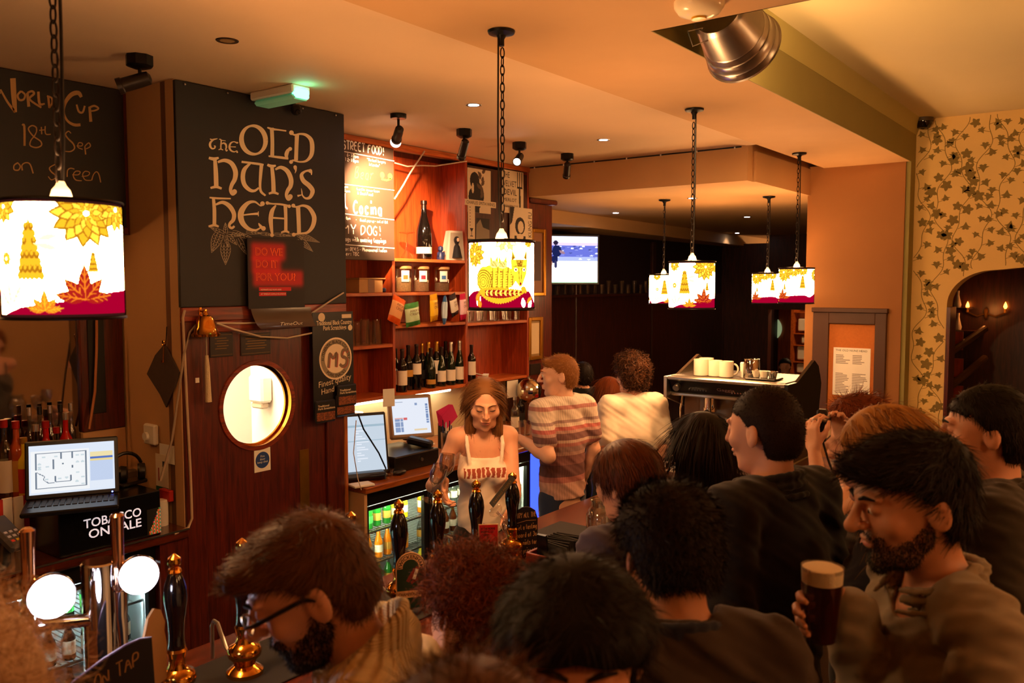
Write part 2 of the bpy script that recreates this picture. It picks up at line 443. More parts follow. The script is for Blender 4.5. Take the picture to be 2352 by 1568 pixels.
GOLDF = mat('gilt_frame', '#b07a28', 0.3, 0.8, bump=0.3, bscale=90)
CHROME = mat('chrome', '#d8d4d0', 0.06, 1.0)
STEEL = mat('brushed_steel', '#b8b2aa', 0.28, 1.0)
GALV = mat('galvanised_steel', '#b9b2aa', 0.32, 1.0, noise=0.12, nscale=14)
GLASS = glass('clear_glass')
TILEF = mat('floor_boards', '#3a2416', 0.5)
ZS, ZL, ZF, ZR = 3.10, 3.13, 2.87, 3.46
YS0, YS1 = 1.64, 2.335
XB, XC, XW, XH = 6.22, 7.62, 7.80, 3.10
YD, YB, YBACK = 4.00, 4.50, 4.78
def slab(name, x0, x1, y0, y1, z0, z1, m, label=None):
 return struct(MB().bx(x0, x1, y0, y1, z0, z1).build(name, m, smooth=False), label)
slab('floor', -2.0, 17, -2.2, 7.4, -0.1, 0, mat('dark_floor', '#2b1a10', 0.55, noise=0.2, nscale=5))
slab('ceiling_bar', -2.0, XB, YS1, 4.9, ZL, ZL + .12, PAINT)
slab('ceiling_soffit', -2.0, XC, YS0, YS1, ZS, ZL + .12, SOFFIT)
slab('ceiling_near', -2.0, XH, -2.2, YS0, ZS, ZL + .12, SOFFIT)
slab('ceiling_raised', XH - .1, XW, -2.2, YS0 + .05, ZR, ZR + .1, YCEIL)
slab('ceiling_far', XB + .12, 16.2, 2.47, 5.75, ZF, ZF + .3, SOFFIT)
slab('trim_1', XH, XC + .04, YS0 - .006, YS0, ZS, ZS + .235, OLIVE)
b = MB(); b.add([(XH, YS0 - .008, ZS + .235), (XW, YS0 - .008, ZS + .235), (XW, YS0 - .05, ZR), (XH, YS0 - .05, ZR), (XH, YS0, ZR), (XW, YS0, ZR), (XH, YS0, ZS + .235), (XW, YS0, ZS + .235)],
      [(0, 1, 2, 3), (3, 2, 5, 4), (4, 5, 7, 6), (6, 7, 1, 0), (0, 3, 4, 6), (1, 7, 5, 2)])
struct(b.build('trim_2', OLIVE2, smooth=False))
slab('trim_3', XH - .006, XH, -2.2, YS0, ZS, ZR, OLIVE)
slab('beam_end', XB, XB + .12, 2.47, YB + .3, ZF, ZL + .1, SOFFIT)
slab('beam_cheek', XB + .12, XC, 2.47 - .02, 2.47, ZF, ZS, SOFFIT)
b = MB(); X0, X1, DX0, DX1, DZ = 2.46, 3.58, 2.545, 3.44, 1.90
b.bx(X0, DX0, YD, YD + .12, 0, ZL); b.bx(DX1, X1, YD, YD + .12, 0, ZL); b.bx(DX0, DX1, YD, YD + .12, DZ, ZL)
struct(b.build('wall_sign', BROWN, smooth=False))
slab('wall_return', X0, X0 + .06, YD + .12, 4.66, 0, ZL, TAN)
slab('trim_4', X0 - .004, X0 + .05, YD - .004, YD + .07, 0, ZL, TAN)
slab('wall_left', -2.0, X0, 4.6, 4.7, 0, ZL, WOODR)
slab('wall_shelf_back', X1, XB + .32, YBACK, YBACK + .1, 0, ZL, WOODR)
slab('wall_shelf_side', X1 - .03, X1 + .03, YD + .12, YBACK, 0, ZL, TAN)
slab('wall_near_side', -2.1, -2.0, -2.3, 4.7, 0, ZR, TAN)
slab('wall_front', -2.0, 17, -2.3, -2.2, 0, ZR + .1, TAN)
slab('bulkhead_left', -2.0, X0 - .002, 4.45, 4.6, 2.36, ZL, WOODR)
KW = mat('kitchen_white', '#f1ece2', 0.5)
b = MB(); b.bx(X0 + .06, 5.2, 6.0, 6.05, 0, 2.6); b.bx(X0 + .06, X0 + .1, YD + .12, 6.0, 0, 2.6); b.bx(X0 + .06, X1 - .03, YD + .12, YBACK + .1, 2.55, 2.6); b.bx(X0 + .06, 5.2, YBACK + .1, 6.05, 2.55, 2.6); b.bx(5.2, 5.25, 4.9, 6.05, 0, 2.6)
b.bx(X1 - .05, X1 - .032, YD + .125, YBACK + .112, 0, 2.55)
struct(b.build('wall_kitchen', KW, smooth=False))
b = MB(); b.bx(X1 - .035, 5.2, YBACK + .101, YBACK + .11, 0, 2.55); struct(b.build('wall_kitchen_back', KW, smooth=False))
slab('column', XC, XC + .5, YS0 + .03, 2.47, 0, ZS + .02, mat('column_paint', '#93602f', 0.75, noise=0.05, nscale=6, bump=0.06, bscale=80))
slab('wall_flank', XC + .02, XW, YS0 - .005, YS0 + .03, 0, ZR, OLIVE)
WPB = mat('wallpaper_ground', '#dcb770', 0.7, noise=0.05, nscale=9)
WPL = mat('wallpaper_leaf', '#7a6428', 0.7, noise=0.2, nscale=60)
AY0, AYR, AZS, AZT = 1.36, 0.46, 1.92, 2.235
arch = []
for k in range(0, 15):
 t = (PI / 2) * k / 14; arch.append((AY0 - (AY0 - AYR) * (1 - math.cos(t)) ** 1.0 if False else AY0 - .34 * (1 - math.cos(t)), AZS + (AZT - .03 - AZS) * math.sin(t)))
arch += [(AYR + .3, AZT - .005), (AYR, AZT + .005)]
arch += [(2 * AYR - y, z) for (y, z) in arch[:-1][::-1]]
b = MB(); ycols = [p[0] for p in arch]
for i in range(len(arch) - 1):
 (y0, z0), (y1, z1) = arch[i], arch[i + 1]
 b.add([(XW, y0, z0), (XW, y1, z1), (XW, y1, ZR), (XW, y0, ZR), (XW + .25, y0, z0), (XW + .25, y1, z1), (XW + .25, y1, ZR), (XW + .25, y0, ZR)],
          [(0, 3, 2, 1), (0, 1, 5, 4), (4, 5, 6, 7)])
b.bx(XW, XW + .25, AY0, YS0, 0, ZR); b.bx(XW, XW + .25, -2.2, 2 * AYR - AY0, 0, ZR)
wallp = struct(b.build('wall_wallpaper', WPB, smooth=False), 'cream wallpaper printed with brown ivy leaves above an arch')
def ivy_leaf(mb, y, z, s, rot, kind):
 if kind == 0: prof = [(0, -.35), (.28, -.52), (.62, -.38), (.46, -.12), (1.0, .02), (.52, .2), (.34, .34), (0, 1.0), (-.34, .34), (-.52, .2), (-1.0, .02), (-.46, -.12), (-.62, -.38), (-.28, -.52)]
 else: prof = [(.9 * math.cos(t) * (1 + .28 * math.cos(5 * t)), .9 * math.sin(t) * (1 + .28 * math.cos(5 * t))) for t in [2 * PI * k / 20 for k in range(20)]]
 ca, sa = math.cos(rot), math.sin(rot); n = len(prof)
 vs = [(XW - .0012, y, z)] + [(XW - .0012, y - s * (p[0] * ca - p[1] * sa), z + s * (p[0] * sa + p[1] * ca)) for p in prof]
 mb.add(vs, [(0, 1 + i, 1 + (i + 1) % n) for i in range(n)])
def in_arch(y, z):
 if not (2 * AYR - AY0 < y < AY0): return False
 if z < AZS: return True
 for i in range(len(arch) - 1):
  if arch[i][0] >= y >= arch[i + 1][0]:
   return z < arch[i][1] + .03
 return z < AZS
lv = MB(); rnd = random.Random(3)
for ci, y0 in enumerate(np.arange(1.575, -2.0, -.15)):
 pts = []; ph = ci * 2.1
 for z in np.arange(.5, ZR - .01, .012):
  y = y0 + .05 * math.sin(z * 9 + ph) + .02 * math.sin(z * 23 + ph * 2)
  if in_arch(y + .01, z) or in_arch(y - .01, z) or y > YS0 - .012:
   if len(pts) > 2: lv.ribbon(pts, .0055, (-1, 0, 0))
   pts = []; continue
  pts.append((XW - .001, y, z))
 if len(pts) > 2: lv.ribbon(pts, .0055, (-1, 0, 0))
 k = 0
 for z in np.arange(.55 + rnd.random() * .05, ZR - .05, .060):
  k += 1; y = y0 + .05 * math.sin(z * 9 + ph) + .02 * math.sin(z * 23 + ph * 2)
  sd = 1 if k % 2 else -1; yy = y + sd * rnd.uniform(.042, .062); zz = z + rnd.uniform(-.012, .02); s = rnd.uniform(.034, .046)
  if any(in_arch(yy + dy, zz + dz) for dy in (-.03, .03) for dz in (-.03, .03)) or yy > YS0 - .035 or zz > ZR - .035: continue
  lv.ribbon([(XW - .001, y, z - .015), (XW - .001, (y + yy) / 2, z - .005), (XW - .001, yy, zz)], .004, (-1, 0, 0))
  ivy_leaf(lv, yy, zz, s, rnd.uniform(-.6, .6) + (PI if rnd.random() < .6 else 0), 1 if rnd.random() < .22 else 0)
lo = lv.build('ivy_print', WPL, wallp, smooth=False)
slab('wall_arch_room', 9.9, 10.0, -2.2, 2.3, 0, 3.2, WOODD)
slab('wall_arch_side', XW + .25, 10.0, 1.9, 2.0, 0, 3.2, WOODD)
slab('ceiling_arch_room', XW + .2, 10.0, -2.2, 2.0, 3.15, 3.2, WOODD)
b = MB().bx(XW - .012, XW + .252, AY0 - .03, AY0 - .001, 0, AZS - .02); struct(b.build('trim_5', WOODR, smooth=False))
YFW = 5.72
slab('wall_far', XB + .3, 16.2, YFW, YFW + .1, 0, ZF, mat('far_wall_dark', '#281a1c', 0.6, noise=0.2, nscale=3))
b = MB(); fx = [XB + .3, 8.9, 10.9, 12.2, 13.4]
wf = bpy.data.objects['wall_far']
for i in range(len(fx) - 1):
 MB().bx(fx[i] + .012, fx[i + 1] - .012, YFW - .03, YFW, 0.05, 1.93, .006).build('panel', WOODD, wf, smooth=False)
 MB().bx(fx[i + 1] - .05, fx[i + 1] + .05, YFW - .045, YFW - .001, 0, 2.68, .006).build('upright', WOODD, wf, smooth=False)
b = MB(); b.add([(XB + .1, 5.02, ZF), (16.2, 5.5, ZF), (16.2, 5.5, 2.70), (XB + .1, 5.02, 2.735), (XB + .1, YFW, ZF), (16.2, YFW, ZF), (16.2, YFW, 2.70), (XB + .1, YFW, 2.735)],
      [(0, 3, 2, 1), (3, 7, 6, 2), (0, 4, 7, 3), (1, 2, 6, 5)])
struct(b.build('bulkhead_far', SOFFIT, smooth=False))
b = MB(); b.bx(13.4, 13.55, 4.93, YFW, 0, 2.74); b.bx(13.4, 13.55, 2.05, 4.93, 1.68, ZF)
struct(b.build('wall_far_end', WOODD, smooth=False))
slab('wall_beyond', 16.1, 16.2, 1.9, YFW, 0, ZF, wood('amber_panel', '#7a3512', '#a24f1c', 0.5, (10, 10, 1)))
slab('wall_far_side', XC + .5, 16.2, 1.95, 2.05, 0, ZF, WOODD)
# ================================================================== pendant lamps with printed drum shades
SH_R, SH_H = 0.134, 0.275
E = SHADE_E
LC = (1.0, .53, .215)
def pc(r, g, b): r, g, b = r / 1.9, g / 1.9, b / 1.9; return (min(1, r / E / LC[0]), min(1, g / E / LC[1]), min(1, b / E / LC[2]))
P_Y, P_YD, P_O, P_R, P_C, P_W, P_DR = pc(1.5, .80, .03), pc(.75, .27, .01), pc(1.4, .33, .02), pc(.62, .02, .015), pc(.55, .0, .035), (1, 1, 1), pc(.25, .01, .01)
def shade_print():
 c = Canvas(520, 160, (1, 1, 1)); A = SH_H / (2 * PI * SH_R)
 def petals(x, y, r, n, col, edge, rows=3):
  for q in range(rows, 0, -1):
   rr = r * q / rows
   for k in range(n):
    t = 2 * PI * k / n + q * .3
    c0 = rr * .30; ca, sa = math.cos(t), math.sin(t); wq = rr * PI / n * .95
    c.leaf(x + c0 * ca, y + c0 * sa / A, rr * .78, wq * 1.0, t, edge, None, A)
    c.leaf(x + c0 * ca, y + c0 * sa / A, rr * .70, wq * .72, t, col if (k + q) % 2 else (min(1, col[0] * 1.5), min(1, col[1] * 1.6), col[2] * 3), None, A)
 hill = [(.44, -.1), (.50, .0), (.60, .10), (.72, .15), (.84, .22), (.94, .24), (1.02, .22), (1.02, -.1)]
 c.poly(hill, P_C); c.poly([(-.02, -.1), (-.02, .22), (.03, .18), (.10, .27), (.25, .29), (.40, .27), (.46, .10), (.52, -.1)], P_C)
 for (x, y, h, w) in ((.63, .36, .46, .030), (.79, .40, .16, .012), (.955, .45, .34, .022)):
  c.poly([(x - w, y), (x + w, y), (x + w * .1, y + h), (x - w * .1, y + h)], P_Y)
  for k in range(8):
   t = k / 8; ww = w * (1 - t * .85)
   for j in np.linspace(-1, 1, max(2, int(5 * (1 - t)) + 1)):
    c.ell(x + j * ww, y + t * h, w * .24, h * .075, P_YD if (k % 2) else P_Y); c.ell(x + j * ww, y + t * h + .012, w * .13, h * .045, P_Y)
 petals(.775, .88, .088, 13, P_Y, P_YD, 4); petals(.545, .93, .045, 10, P_Y, P_YD, 3); petals(.55, .50, .020, 9, P_Y, P_YD, 2); petals(.875, .93, .06, 12, P_Y, P_YD, 3); petals(.955, .93, .05, 11, P_Y, P_YD, 3)
 for (x, y, L, r0) in ((.765, .16, .085, 0), (.665, .07, .05, 0)):
  for t in (.15, .85, 1.57, 2.3, 2.95): c.leaf(x, y, L * (1.15 if abs(t - 1.57) < .2 else .9), L * .2, t, P_R if y > .1 else P_O, P_O if y > .1 else P_Y, A)
 for t in (1.0, 1.7, 2.4): c.leaf(.565, .10, .07, .014, t, pc(3.6, 3.2, 1.9), pc(2.0, 1.5, .6), A)
 c.leaf(.655, .66, .05, .008, .2, pc(4, 3.2, 1.0), None, A); c.leaf(.70, .58, .06, .008, 2.9, pc(4, 3.2, 1.0), None, A)
 Yl = pc(1.9, 1.28, .06); Yd = pc(.62, .22, .01)
 petals(.105, .80, .06, 12, P_Y, P_YD, 4); petals(.27, 1.0, .055, 12, pc(4.2, 3.0, .5), pc(3.4, 2.0, .2), 2); petals(.395, .98, .03, 10, P_Y, P_YD, 2)
 c.ell(.225, .46, .095, .19, Yl); c.ell(.165, .44, .042, .18, Yl)
 for k in range(1, 6): c.ring(.16, .40, .009 * k, .034 * k, .10 / k + .02, Yd)
 for k in range(5):
  x = .205 + k * .024; c.line(x, .30, x + .004, .60, .0017, Yd, A)
  for j in range(7): c.line(x - .007, .33 + j * .035, x + .003, .335 + j * .035, .0014, Yd, A)
 for (x, y) in ((.215, .655), (.255, .645)):     # cubs asleep on her back
  c.ell(x, y, .022, .055, pc(3.4, 2.6, .5)); c.poly([(x - .02, y + .02), (x - .017, y + .12), (x - .006, y + .05)], Yl); c.poly([(x + .02, y + .02), (x + .017, y + .12), (x + .006, y + .05)], Yl)
  for j in range(4): c.line(x - .014, y - .02 + j * .017, x + .012, y - .03 + j * .017, .0014, Yd, A)
 c.ell(.247, .545, .0035, .012, P_R)
 c.poly([(.293, .72), (.387, .72), (.380, .52), (.362, .40), (.350, .34), (.337, .34), (.320, .40), (.299, .52)], Yl)      # her face
 c.poly([(.296, .70), (.299, .86), (.318, .74)], Yl); c.poly([(.384, .70), (.381, .87), (.362, .75)], Yl)
 c.poly([(.300, .71), (.302, .81), (.313, .73)], Yd); c.poly([(.380, .71), (.378, .82), (.367, .74)], Yd)
 for j in range(9): c.line(.318 + j * .0055, .74, .330 + j * .0025, .62, .0014, Yd, A)
 for x in (.319, .365):
  c.ell(x, .575, .0085, .026, pc(4, 3.6, 2)); c.ell(x, .575, .0048, .017, pc(.35, .08, .01)); c.line(x - .012, .62, x + .012, .63, .0014, Yd, A)
 c.line(.333, .60, .338, .40, .0014, Yd, A); c.line(.350, .60, .347, .40, .0014, Yd, A); c.ell(.344, .375, .0055, .02, P_R)
 n = 40; up = []; lo = []
 for i in range(n + 1):
  t = i / n; x = .135 + .235 * t; m = .27 - .05 * math.sin(PI * t); h = .115 * math.sin(PI * t ** .8) + .004
  sp = .016 if i % 2 else 0; up.append((x, m + h * .8 + sp)); lo.append((x, m - h - sp))
 c.poly(up + lo[::-1], P_Y)
 up2 = [(x + (.25 - x) * .06, .245 + (y - .245) * .55) for (x, y) in up]; lo2 = [(x + (.25 - x) * .06, .245 + (y - .245) * .5) for (x, y) in lo]
 c.poly(up2[5:-2] + lo2[5:-2][::-1], P_R)
 c.line(.165, .25, .36, .235, .0016, P_Y, A)
 for k in range(8):
  for sg in (-1, 1): c.leaf(.175 + k * .022, .245, .018, .0045, sg * .9, pc(2.6, 1.9, .2), None, A)
 c.ell(.362, .30, .016, .04, P_Y); c.ell(.375, .27, .008, .03, P_Y)
 for (x, y, r, cc) in ((.125, .06, 1.2, P_W), (.145, .03, 1.9, P_O), (.115, .13, 1.0, P_O), (.365, .03, 1.75, P_W), (.385, .10, .6, P_O), (.395, .02, .9, P_W)):
  c.leaf(x, y, .05, .013, r, cc, P_C if cc == P_W else P_Y, A)
 c.rect(0, 0, 1, .035, pc(.05, .01, .008)); c.rect(0, .965, 1, 1, pc(.05, .01, .008))
 return c
_sp = shade_print()
def _cylf(X, Y):
 t = 2 * PI * X; return np.stack([SH_R * np.cos(t), SH_R * np.sin(t), (Y - .5) * SH_H], 1)
SHADE_ME = _sp.mesh('shade_print', _cylf, emis_attr('shade_print_film', 0, filt=True));
for p in SHADE_ME.polygons: pass
SHADE_ME.shade_smooth()
b = MB().lathe([(SH_R - .003, -SH_H / 2 + .004), (SH_R - .003, SH_H / 2 - .004)], n=40, caps=False); LINER = b.build('lining', emis('lit_shade_lining', LC, E)).data
b = MB(); b.tube([(SH_R * math.cos(t), SH_R * math.sin(t), SH_H / 2) for t in np.linspace(0, 2 * PI, 40, endpoint=False)], .0035, 6, True)
b2 = MB().tube([(SH_R * math.cos(t), SH_R * math.sin(t), -SH_H / 2) for t in np.linspace(0, 2 * PI, 40, endpoint=False)], .0035, 6, True)
RIM2 = b2.build('lower_rim', BLKM).data
for k in range(3):
 t = 2 * PI * k / 3; b.cyl((.02 * math.cos(t), .02 * math.sin(t), SH_H / 2 + .01), (SH_R * math.cos(t), SH_R * math.sin(t), SH_H / 2), .002, n=6)
RIM = b.build('rim', BLKM).data
HOLD = MB().lathe([(.008, .05), (.012, .04), (.020, .03), (.025, .012), (.026, -.01), (.026, -.05), (.024, -.052)], (0, 0, SH_H / 2), n=18).build('lamp_holder', mat('holder_porcelain', '#f3e6d2', 0.3)).data
BULB = MB().lathe([(.012, .03), (.02, .0), (.032, -.035), (.03, -.06), (.015, -.078), (.001, -.083)], (0, 0, .05), n=16).build('bulb', glass('bulb_glass')).data
LINK = None
_l = MB(); _p = []
for k in range(16):
 t = 2 * PI * k / 16; _p.append((.0085 * math.cos(t) if abs(math.sin(t)) < .99 else 0, 0, .0205 * math.sin(t) * (1 if True else 1)))
_l.tube(_p, .0026, 6, True); LINK = _l.build('link', mat('chain_iron', '#1c120c', 0.45, 0.6)).data
for nm in ('lining', 'rim', 'lower_rim', 'lamp_holder', 'bulb', 'link'):
 bpy.data.objects.remove(bpy.data.objects[nm])
def pendant(c, ztop, rz, label, links=True, power=1.0):
 c = Vector(c); t = thing('pendant_lamp', label, 'pendant lamp', c, rz, 'pendant lamps with printed drum shades')
 link('shade', SHADE_ME, t); link('lining', LINER, t); link('rim', RIM, t); link('lower_rim', RIM2, t); link('lamp_holder', HOLD, t); link('bulb', BULB, t)
 L = ztop - c.z; z0 = SH_H / 2 + .045
 MB().lathe([(.055, L - .003), (.052, L - .012), (.02, L - .02), (.012, L - .035), (.012, L - .06)], n=20).build('ceiling_rose', BLKM, t)
 MB().tube([(.012, .004, L - .03), (.014, .006, (L + z0) / 2), (.010, .004, z0 + .1), (.004, 0, z0)], .0042, 6).build('flex', BLKP, t)
 n = int((L - z0 - .05) / .034); ch = bpy.data.objects.new('chain', None); COL.objects.link(ch); ch.parent = t; ch.empty_display_size = .02
 for k in range(n):
  o = link('link', LINK, ch); o.location = (-.004, -.002, z0 + .02 + k * .034); o.rotation_euler = (0, 0, .5 + (PI / 2 if k % 2 else 0))
 bl = lamp('bulb_light', 'POINT', (0, 0, 0.025), LAMP_W * power, WARM, t, .03)
 return t
def face_cam(p): return math.atan2(-p.y, -p.x)
def lamp_rz(p, centre): return face_cam(p) - 2 * PI * centre
p1 = at(146, 597, Y=2.10); pendant(p1, ZS, lamp_rz(p1, .715), 'nearest drum-shade pendant lamp, flowers and red leaves, beside the bar taps')
p2 = at(1152, 632, Y=2.11); pendant(p2, ZS, lamp_rz(p2, .25), 'drum-shade pendant lamp with the curled yellow fox, before the wooden shelves')
p3 = at(1589, 655, Y=2.15); pendant(p3, ZS, lamp_rz(p3, .68), 'drum-shade pendant lamp on the long chain above the espresso machine')
p4 = at(1829, 656, Y=2.22); pendant(p4, ZS, lamp_rz(p4, .90), 'drum-shade pendant lamp hanging right in front of the tan column')
p5 = at(1524, 664, d=7.9); pendant(p5, ZF, lamp_rz(p5, .62), 'far small pendant lamp half hidden behind another shade in back room', power=.35)
p6 = at(1762, 662, d=7.6); pendant(p6, ZF, lamp_rz(p6, .90), 'far pendant lamp half hidden behind the shade at the column', power=.35)
pendant((4.9, -.75, 2.45), ZR, 0, 'added pendant fill lamp over the drinking side, outside the frame', power=2.0)  # unseen lamp added to brighten the raised ceiling and the crowd's right side
pendant((1.0, -1.5, 2.5), ZS, 0, 'added pendant fill lamp behind the photographer, outside the frame', power=1.3)  # invented lamp, fill light for the drinkers' backs
pendant((2.9, -1.35, 2.5), ZS, 0, 'added pendant fill lamp beside the photographer on the drinking side, outside the frame', power=1.0)  # one more made-up lamp, lifts the dark crowd
# ================================================================== ceiling spotlights
LIT = emis('spot_lens_lit', (1.0, .86, .78), 30); LITC = emis('downlight_lit', (.95, .9, 1.0), 25)
def spotlight(u, v, aim, label, lit=False, zc=ZL, power=0, bare=False, big=1.0, cone=62):
 m = at(u, v, Z=zc); m.z = zc; t = thing('ceiling_spotlight', label, 'spotlight', m, 0, 'swivel ceiling spotlights')
 if bare: MB().lathe([(.05 * big, 0), (.05 * big, -.022), (.046 * big, -.028)], n=20).build('canopy', BLKM, t)
 else: MB().lathe([(.052 * big, 0), (.052 * big, -.045), (.046 * big, -.05), (.03, -.058)], n=8).build('canopy', BLKM, t)
 MB().cyl((0, 0, -.03), (0, 0, -.105), .008, n=10).build('stem', BLKM, t)
 p = Vector((0, 0, -.11)); d = (Vector(aim) - (m + p)).normalized()
 hd = MB().lathe([(.012, -.05), (.026 * big, -.04), (.028 * big, .0), (.028 * big, .075), (.032 * big, .08), (.032 * big, .1), (.027 * big, .1), (.02, .085)], p, d, 18).build('spot_head', mat('spot_enamel', '#2a2019', 0.4, 0.3), t)
 if lit:
  if bare: MB().lathe([(.02, .09), (.026, .11), (.034, .13), (.033, .134), (.001, .136)], p, d, 18).build('bulb', emis('bare_spot_glow', (1, .72, .62), 5), t)
  MB().disc(p + d * (.137 if bare else .095), .026 * big, d, 18).build('lens', LIT, t)
  if power: lamp('spot_beam', 'SPOT', p + d * .15, power, (1.0, .62, .34), t, .02, p + d, cone, .8)
 return t
spotlight(320, 128, (1.2, 4.4, 2.6), 'dark unlit ceiling spotlight beside the left chalkboard', big=1.15)
spotlight(915, 262, at(872, 455, Y=4.46), 'lit bare-bulb spotlight shining on the street food chalkboard', True, bare=True, power=620, cone=54)
spotlight(1066, 297, at(985, 640, Y=4.5), 'dark swivel spotlight turned to the champagne shelf', True, power=45)
spotlight(1193, 327, at(1040, 620, d=4.6), 'lit spotlight shining towards the barmaid', True, power=30)
spotlight(1303, 353, at(1290, 520, X=6.2), 'dark unlit spotlight last in line by the cross beam')
def downlight(u, v, label, zc=ZL, lit=True, power=6):
 m = at(u, v, Z=zc); m.z = zc; t = thing('downlight', label, 'downlight', m, 0, 'recessed downlights')
 MB().lathe([(.030, -.001), (.046, -.003), (.048, -.001), (.048, .0)], n=24, caps=False).build('trim_ring', STEEL if lit else mat('bronze_ring', '#3d2615', 0.4, .6), t)
 MB().disc((0, 0, -.002), .031, (0, 0, -1), 20).build('lens', LITC if lit else mat('dead_lens', '#8a6a3c', 0.2), t)
 if lit: lamp('beam', 'SPOT', (0, 0, -.01), power, (1.0, .66, .4), t, .02, (0, 0, -1), 80, .8)
 return t
downlight(522, 93, 'unlit bronze downlight above the pub sign board', lit=False)
downlight(1088, 241, 'lit downlight left of the fox lamp chain')
downlight(1386, 321, 'lit downlight between the fox lamp and the cross beam')
downlight(1590, 455, 'lit downlight behind the middle chain in the back room', ZF, power=5)
downlight(1716, 498, 'farthest lit downlight near the bulkhead of the back room', ZF, power=5)
for (x, y, lb) in ((8.2, 4.75, 'lit downlight close to the far bulkhead by the television'), (12.6, 5.15, 'lit downlight close to the far bulkhead by the wall candles')):
 p = Vector((x, y, ZF)); t = thing('downlight', lb, 'downlight', p, 0, 'recessed downlights')
 MB().lathe([(.030, -.001), (.046, -.003), (.048, -.001), (.048, .0)], n=20, caps=False).build('trim_ring', STEEL, t); MB().disc((0, 0, -.002), .031, (0, 0, -1), 16).build('lens', LITC, t)
 lamp('beam', 'SPOT', (0, 0, -.01), 3, (1.0, .75, .6), t, .02, (0, .35, -.6), 90, .7)
e1 = at(693, 222, Z=3.07); t = thing('exit_light', 'white emergency light box glowing green above the pub sign', 'exit light', (e1.x, e1.y, ZL), 0)
MB().bx(-.06, .06, -.0, .36, -.045, 0, .008).build('housing', WHITE, t)
MB().bx(-.052, .052, .0, .34, -.075, -.046, .012).build('diffuser', mat('green_diffuser', '#9fd8bd', 0.25, trans=.0, emit='#0b8a5a', es=.12), t)
MB().bx(-.045, .045, -.012, .028, -.068, -.02, .008).build('lit_end', emis('exit_green', (.10, 1.0, .62), 5), t)
lamp('green_glow', 'POINT', (0, -.05, -.05), .16, (.15, 1.0, .6), t, .02)
c = at(680, 252, Y=YD - .07); t = thing('mini_camera', 'small black round camera under the exit light', 'camera', c)
MB().sphere((0, 0, 0), .032).cyl((0, 0, .02), (0, .06, .05), .012).build('body', BLKP, t); MB().cyl((-.006, -.018, -.01), (-.011, -.034, -.019), .014, n=14).build('lens', mat('lens_glass', '#101014', .05), t)
c = at(1606, 4, Z=ZS); t = thing('dome_light', 'white flush dome fitting on the ceiling at the top edge', 'ceiling light', (c.x, c.y, ZS))
MB().lathe([(.09, 0), (.088, -.02), (.072, -.042), (.04, -.054), (.001, -.057)], n=28).build('cover', mat('opal_plastic', '#f2e3bf', 0.2), t)
MB().lathe([(.028, -.052), (.026, -.062), (.001, -.064)], n=18).build('sensor', mat('amber_sensor', '#e0a81e', .3), t)
c = at(2121, 290, X=XW - .06); t = thing('cctv_dome', 'black dome security camera in the corner above the ivy wallpaper', 'camera', (c.x, c.y, ZR))
k = ZR - c.z
MB().lathe([(.075, 0), (.075, -.03), (.06, -.032)], n=22).build('base', mat('cctv_base', '#4a3a22', .5), t)
MB().lathe([(.068, -.03), (.066, -.05), (.045, -.08), (.001, -.092)], n=22).build('dome', mat('smoked_dome', '#140c08', .05), t)
rc = at(1707, 110, d=3.62); ax = (CR * .155 - CU * .075 + CF * .20).normalized(); BL = .27
bc = rc - ax * BL; t = thing('bucket_lamp', 'tilted galvanised metal bucket lamp hung in the raised ceiling recess', 'lamp', rc)
prof = [(.001, -BL), (.098, -BL), (.104, -BL + .012), (.112, -BL + .02), (.135, -.12), (.138, -.117), (.137, -.112), (.143, -.085), (.147, -.082), (.145, -.076), (.152, -.04), (.156, -.036), (.154, -.03), (.160, -.004), (.166, 0), (.160, .004), (.156, -.004)]
MB().lathe(prof + [(.14, -.1), (.1, -BL + .014), (.001, -BL + .012)], (0, 0, 0), ax, 40, caps=False).build('bucket', GALV, t)
q = bc - rc; MB().tube([q + ax * .01, q + Vector((-.03, -.02, .02)), q + Vector((-.05, -.04, .1)), q + Vector((-.06, -.03, .3))], .006, 8).build('flex', mat('amber_flex', '#b08a3c', .4), t)
MB().tube([q + ax * .03 - CR * .07 - CU * .05, q - CR * .12 - CU * .08, q - CR * .1 - CU * .14, q + ax * .03 - CR * .05 - CU * .10], .0025, 6).build('wire_loop', STEEL, t)
bp = at(1585, 160, d=3.7) - rc
MB().sphere(tuple(-ax * .14), .03).build('bulb', emis('bucket_bulb', (1, .7, .4), 20), t)
lamp('bucket_light', 'SPOT', -ax * .10, 85, (1.0, .58, .24), t, .03, ax * 1.0, 112, .7)
# ================================================================== bottles, glasses: shared makers
GREENG = mat('green_bottle_glass', '#0e1a0c', 0.06, spec=.8); DARKG = mat('dark_bottle_glass', '#0a0706', 0.06, spec=.8)
AMBERG = mat('amber_bottle', '#5a2406', 0.08, spec=.8); CLEARB = glass('clear_bottle', '#e8ece6', .03, .25)
GRN2 = mat('bright_green_bottle', '#1f6a22', .1, spec=.8); ORG2 = mat('orange_juice', '#d8760c', .15); YEL2 = mat('yellow_juice', '#d8c020', .15); RED2 = mat('red_liqueur', '#b3140c', .12)
LABW = mat('cream_label', '#e6d6bc', .7); LABY = mat('ochre_label', '#c08a34', .7); LABG = mat('green_label', '#3f9a44', .6); LABR = mat('red_label', '#b8261c', .6); LABK = mat('black_label', '#17110f', .6)
FOILG = mat('gold_foil', '#c89a3c', .3, .9); FOILD = mat('dark_foil', '#2a1510', .35, .5); FOILR = mat('red_foil', '#a81c14', .3, .4); SILV = mat('silver_foil', '#cfcac0', .25, .9)
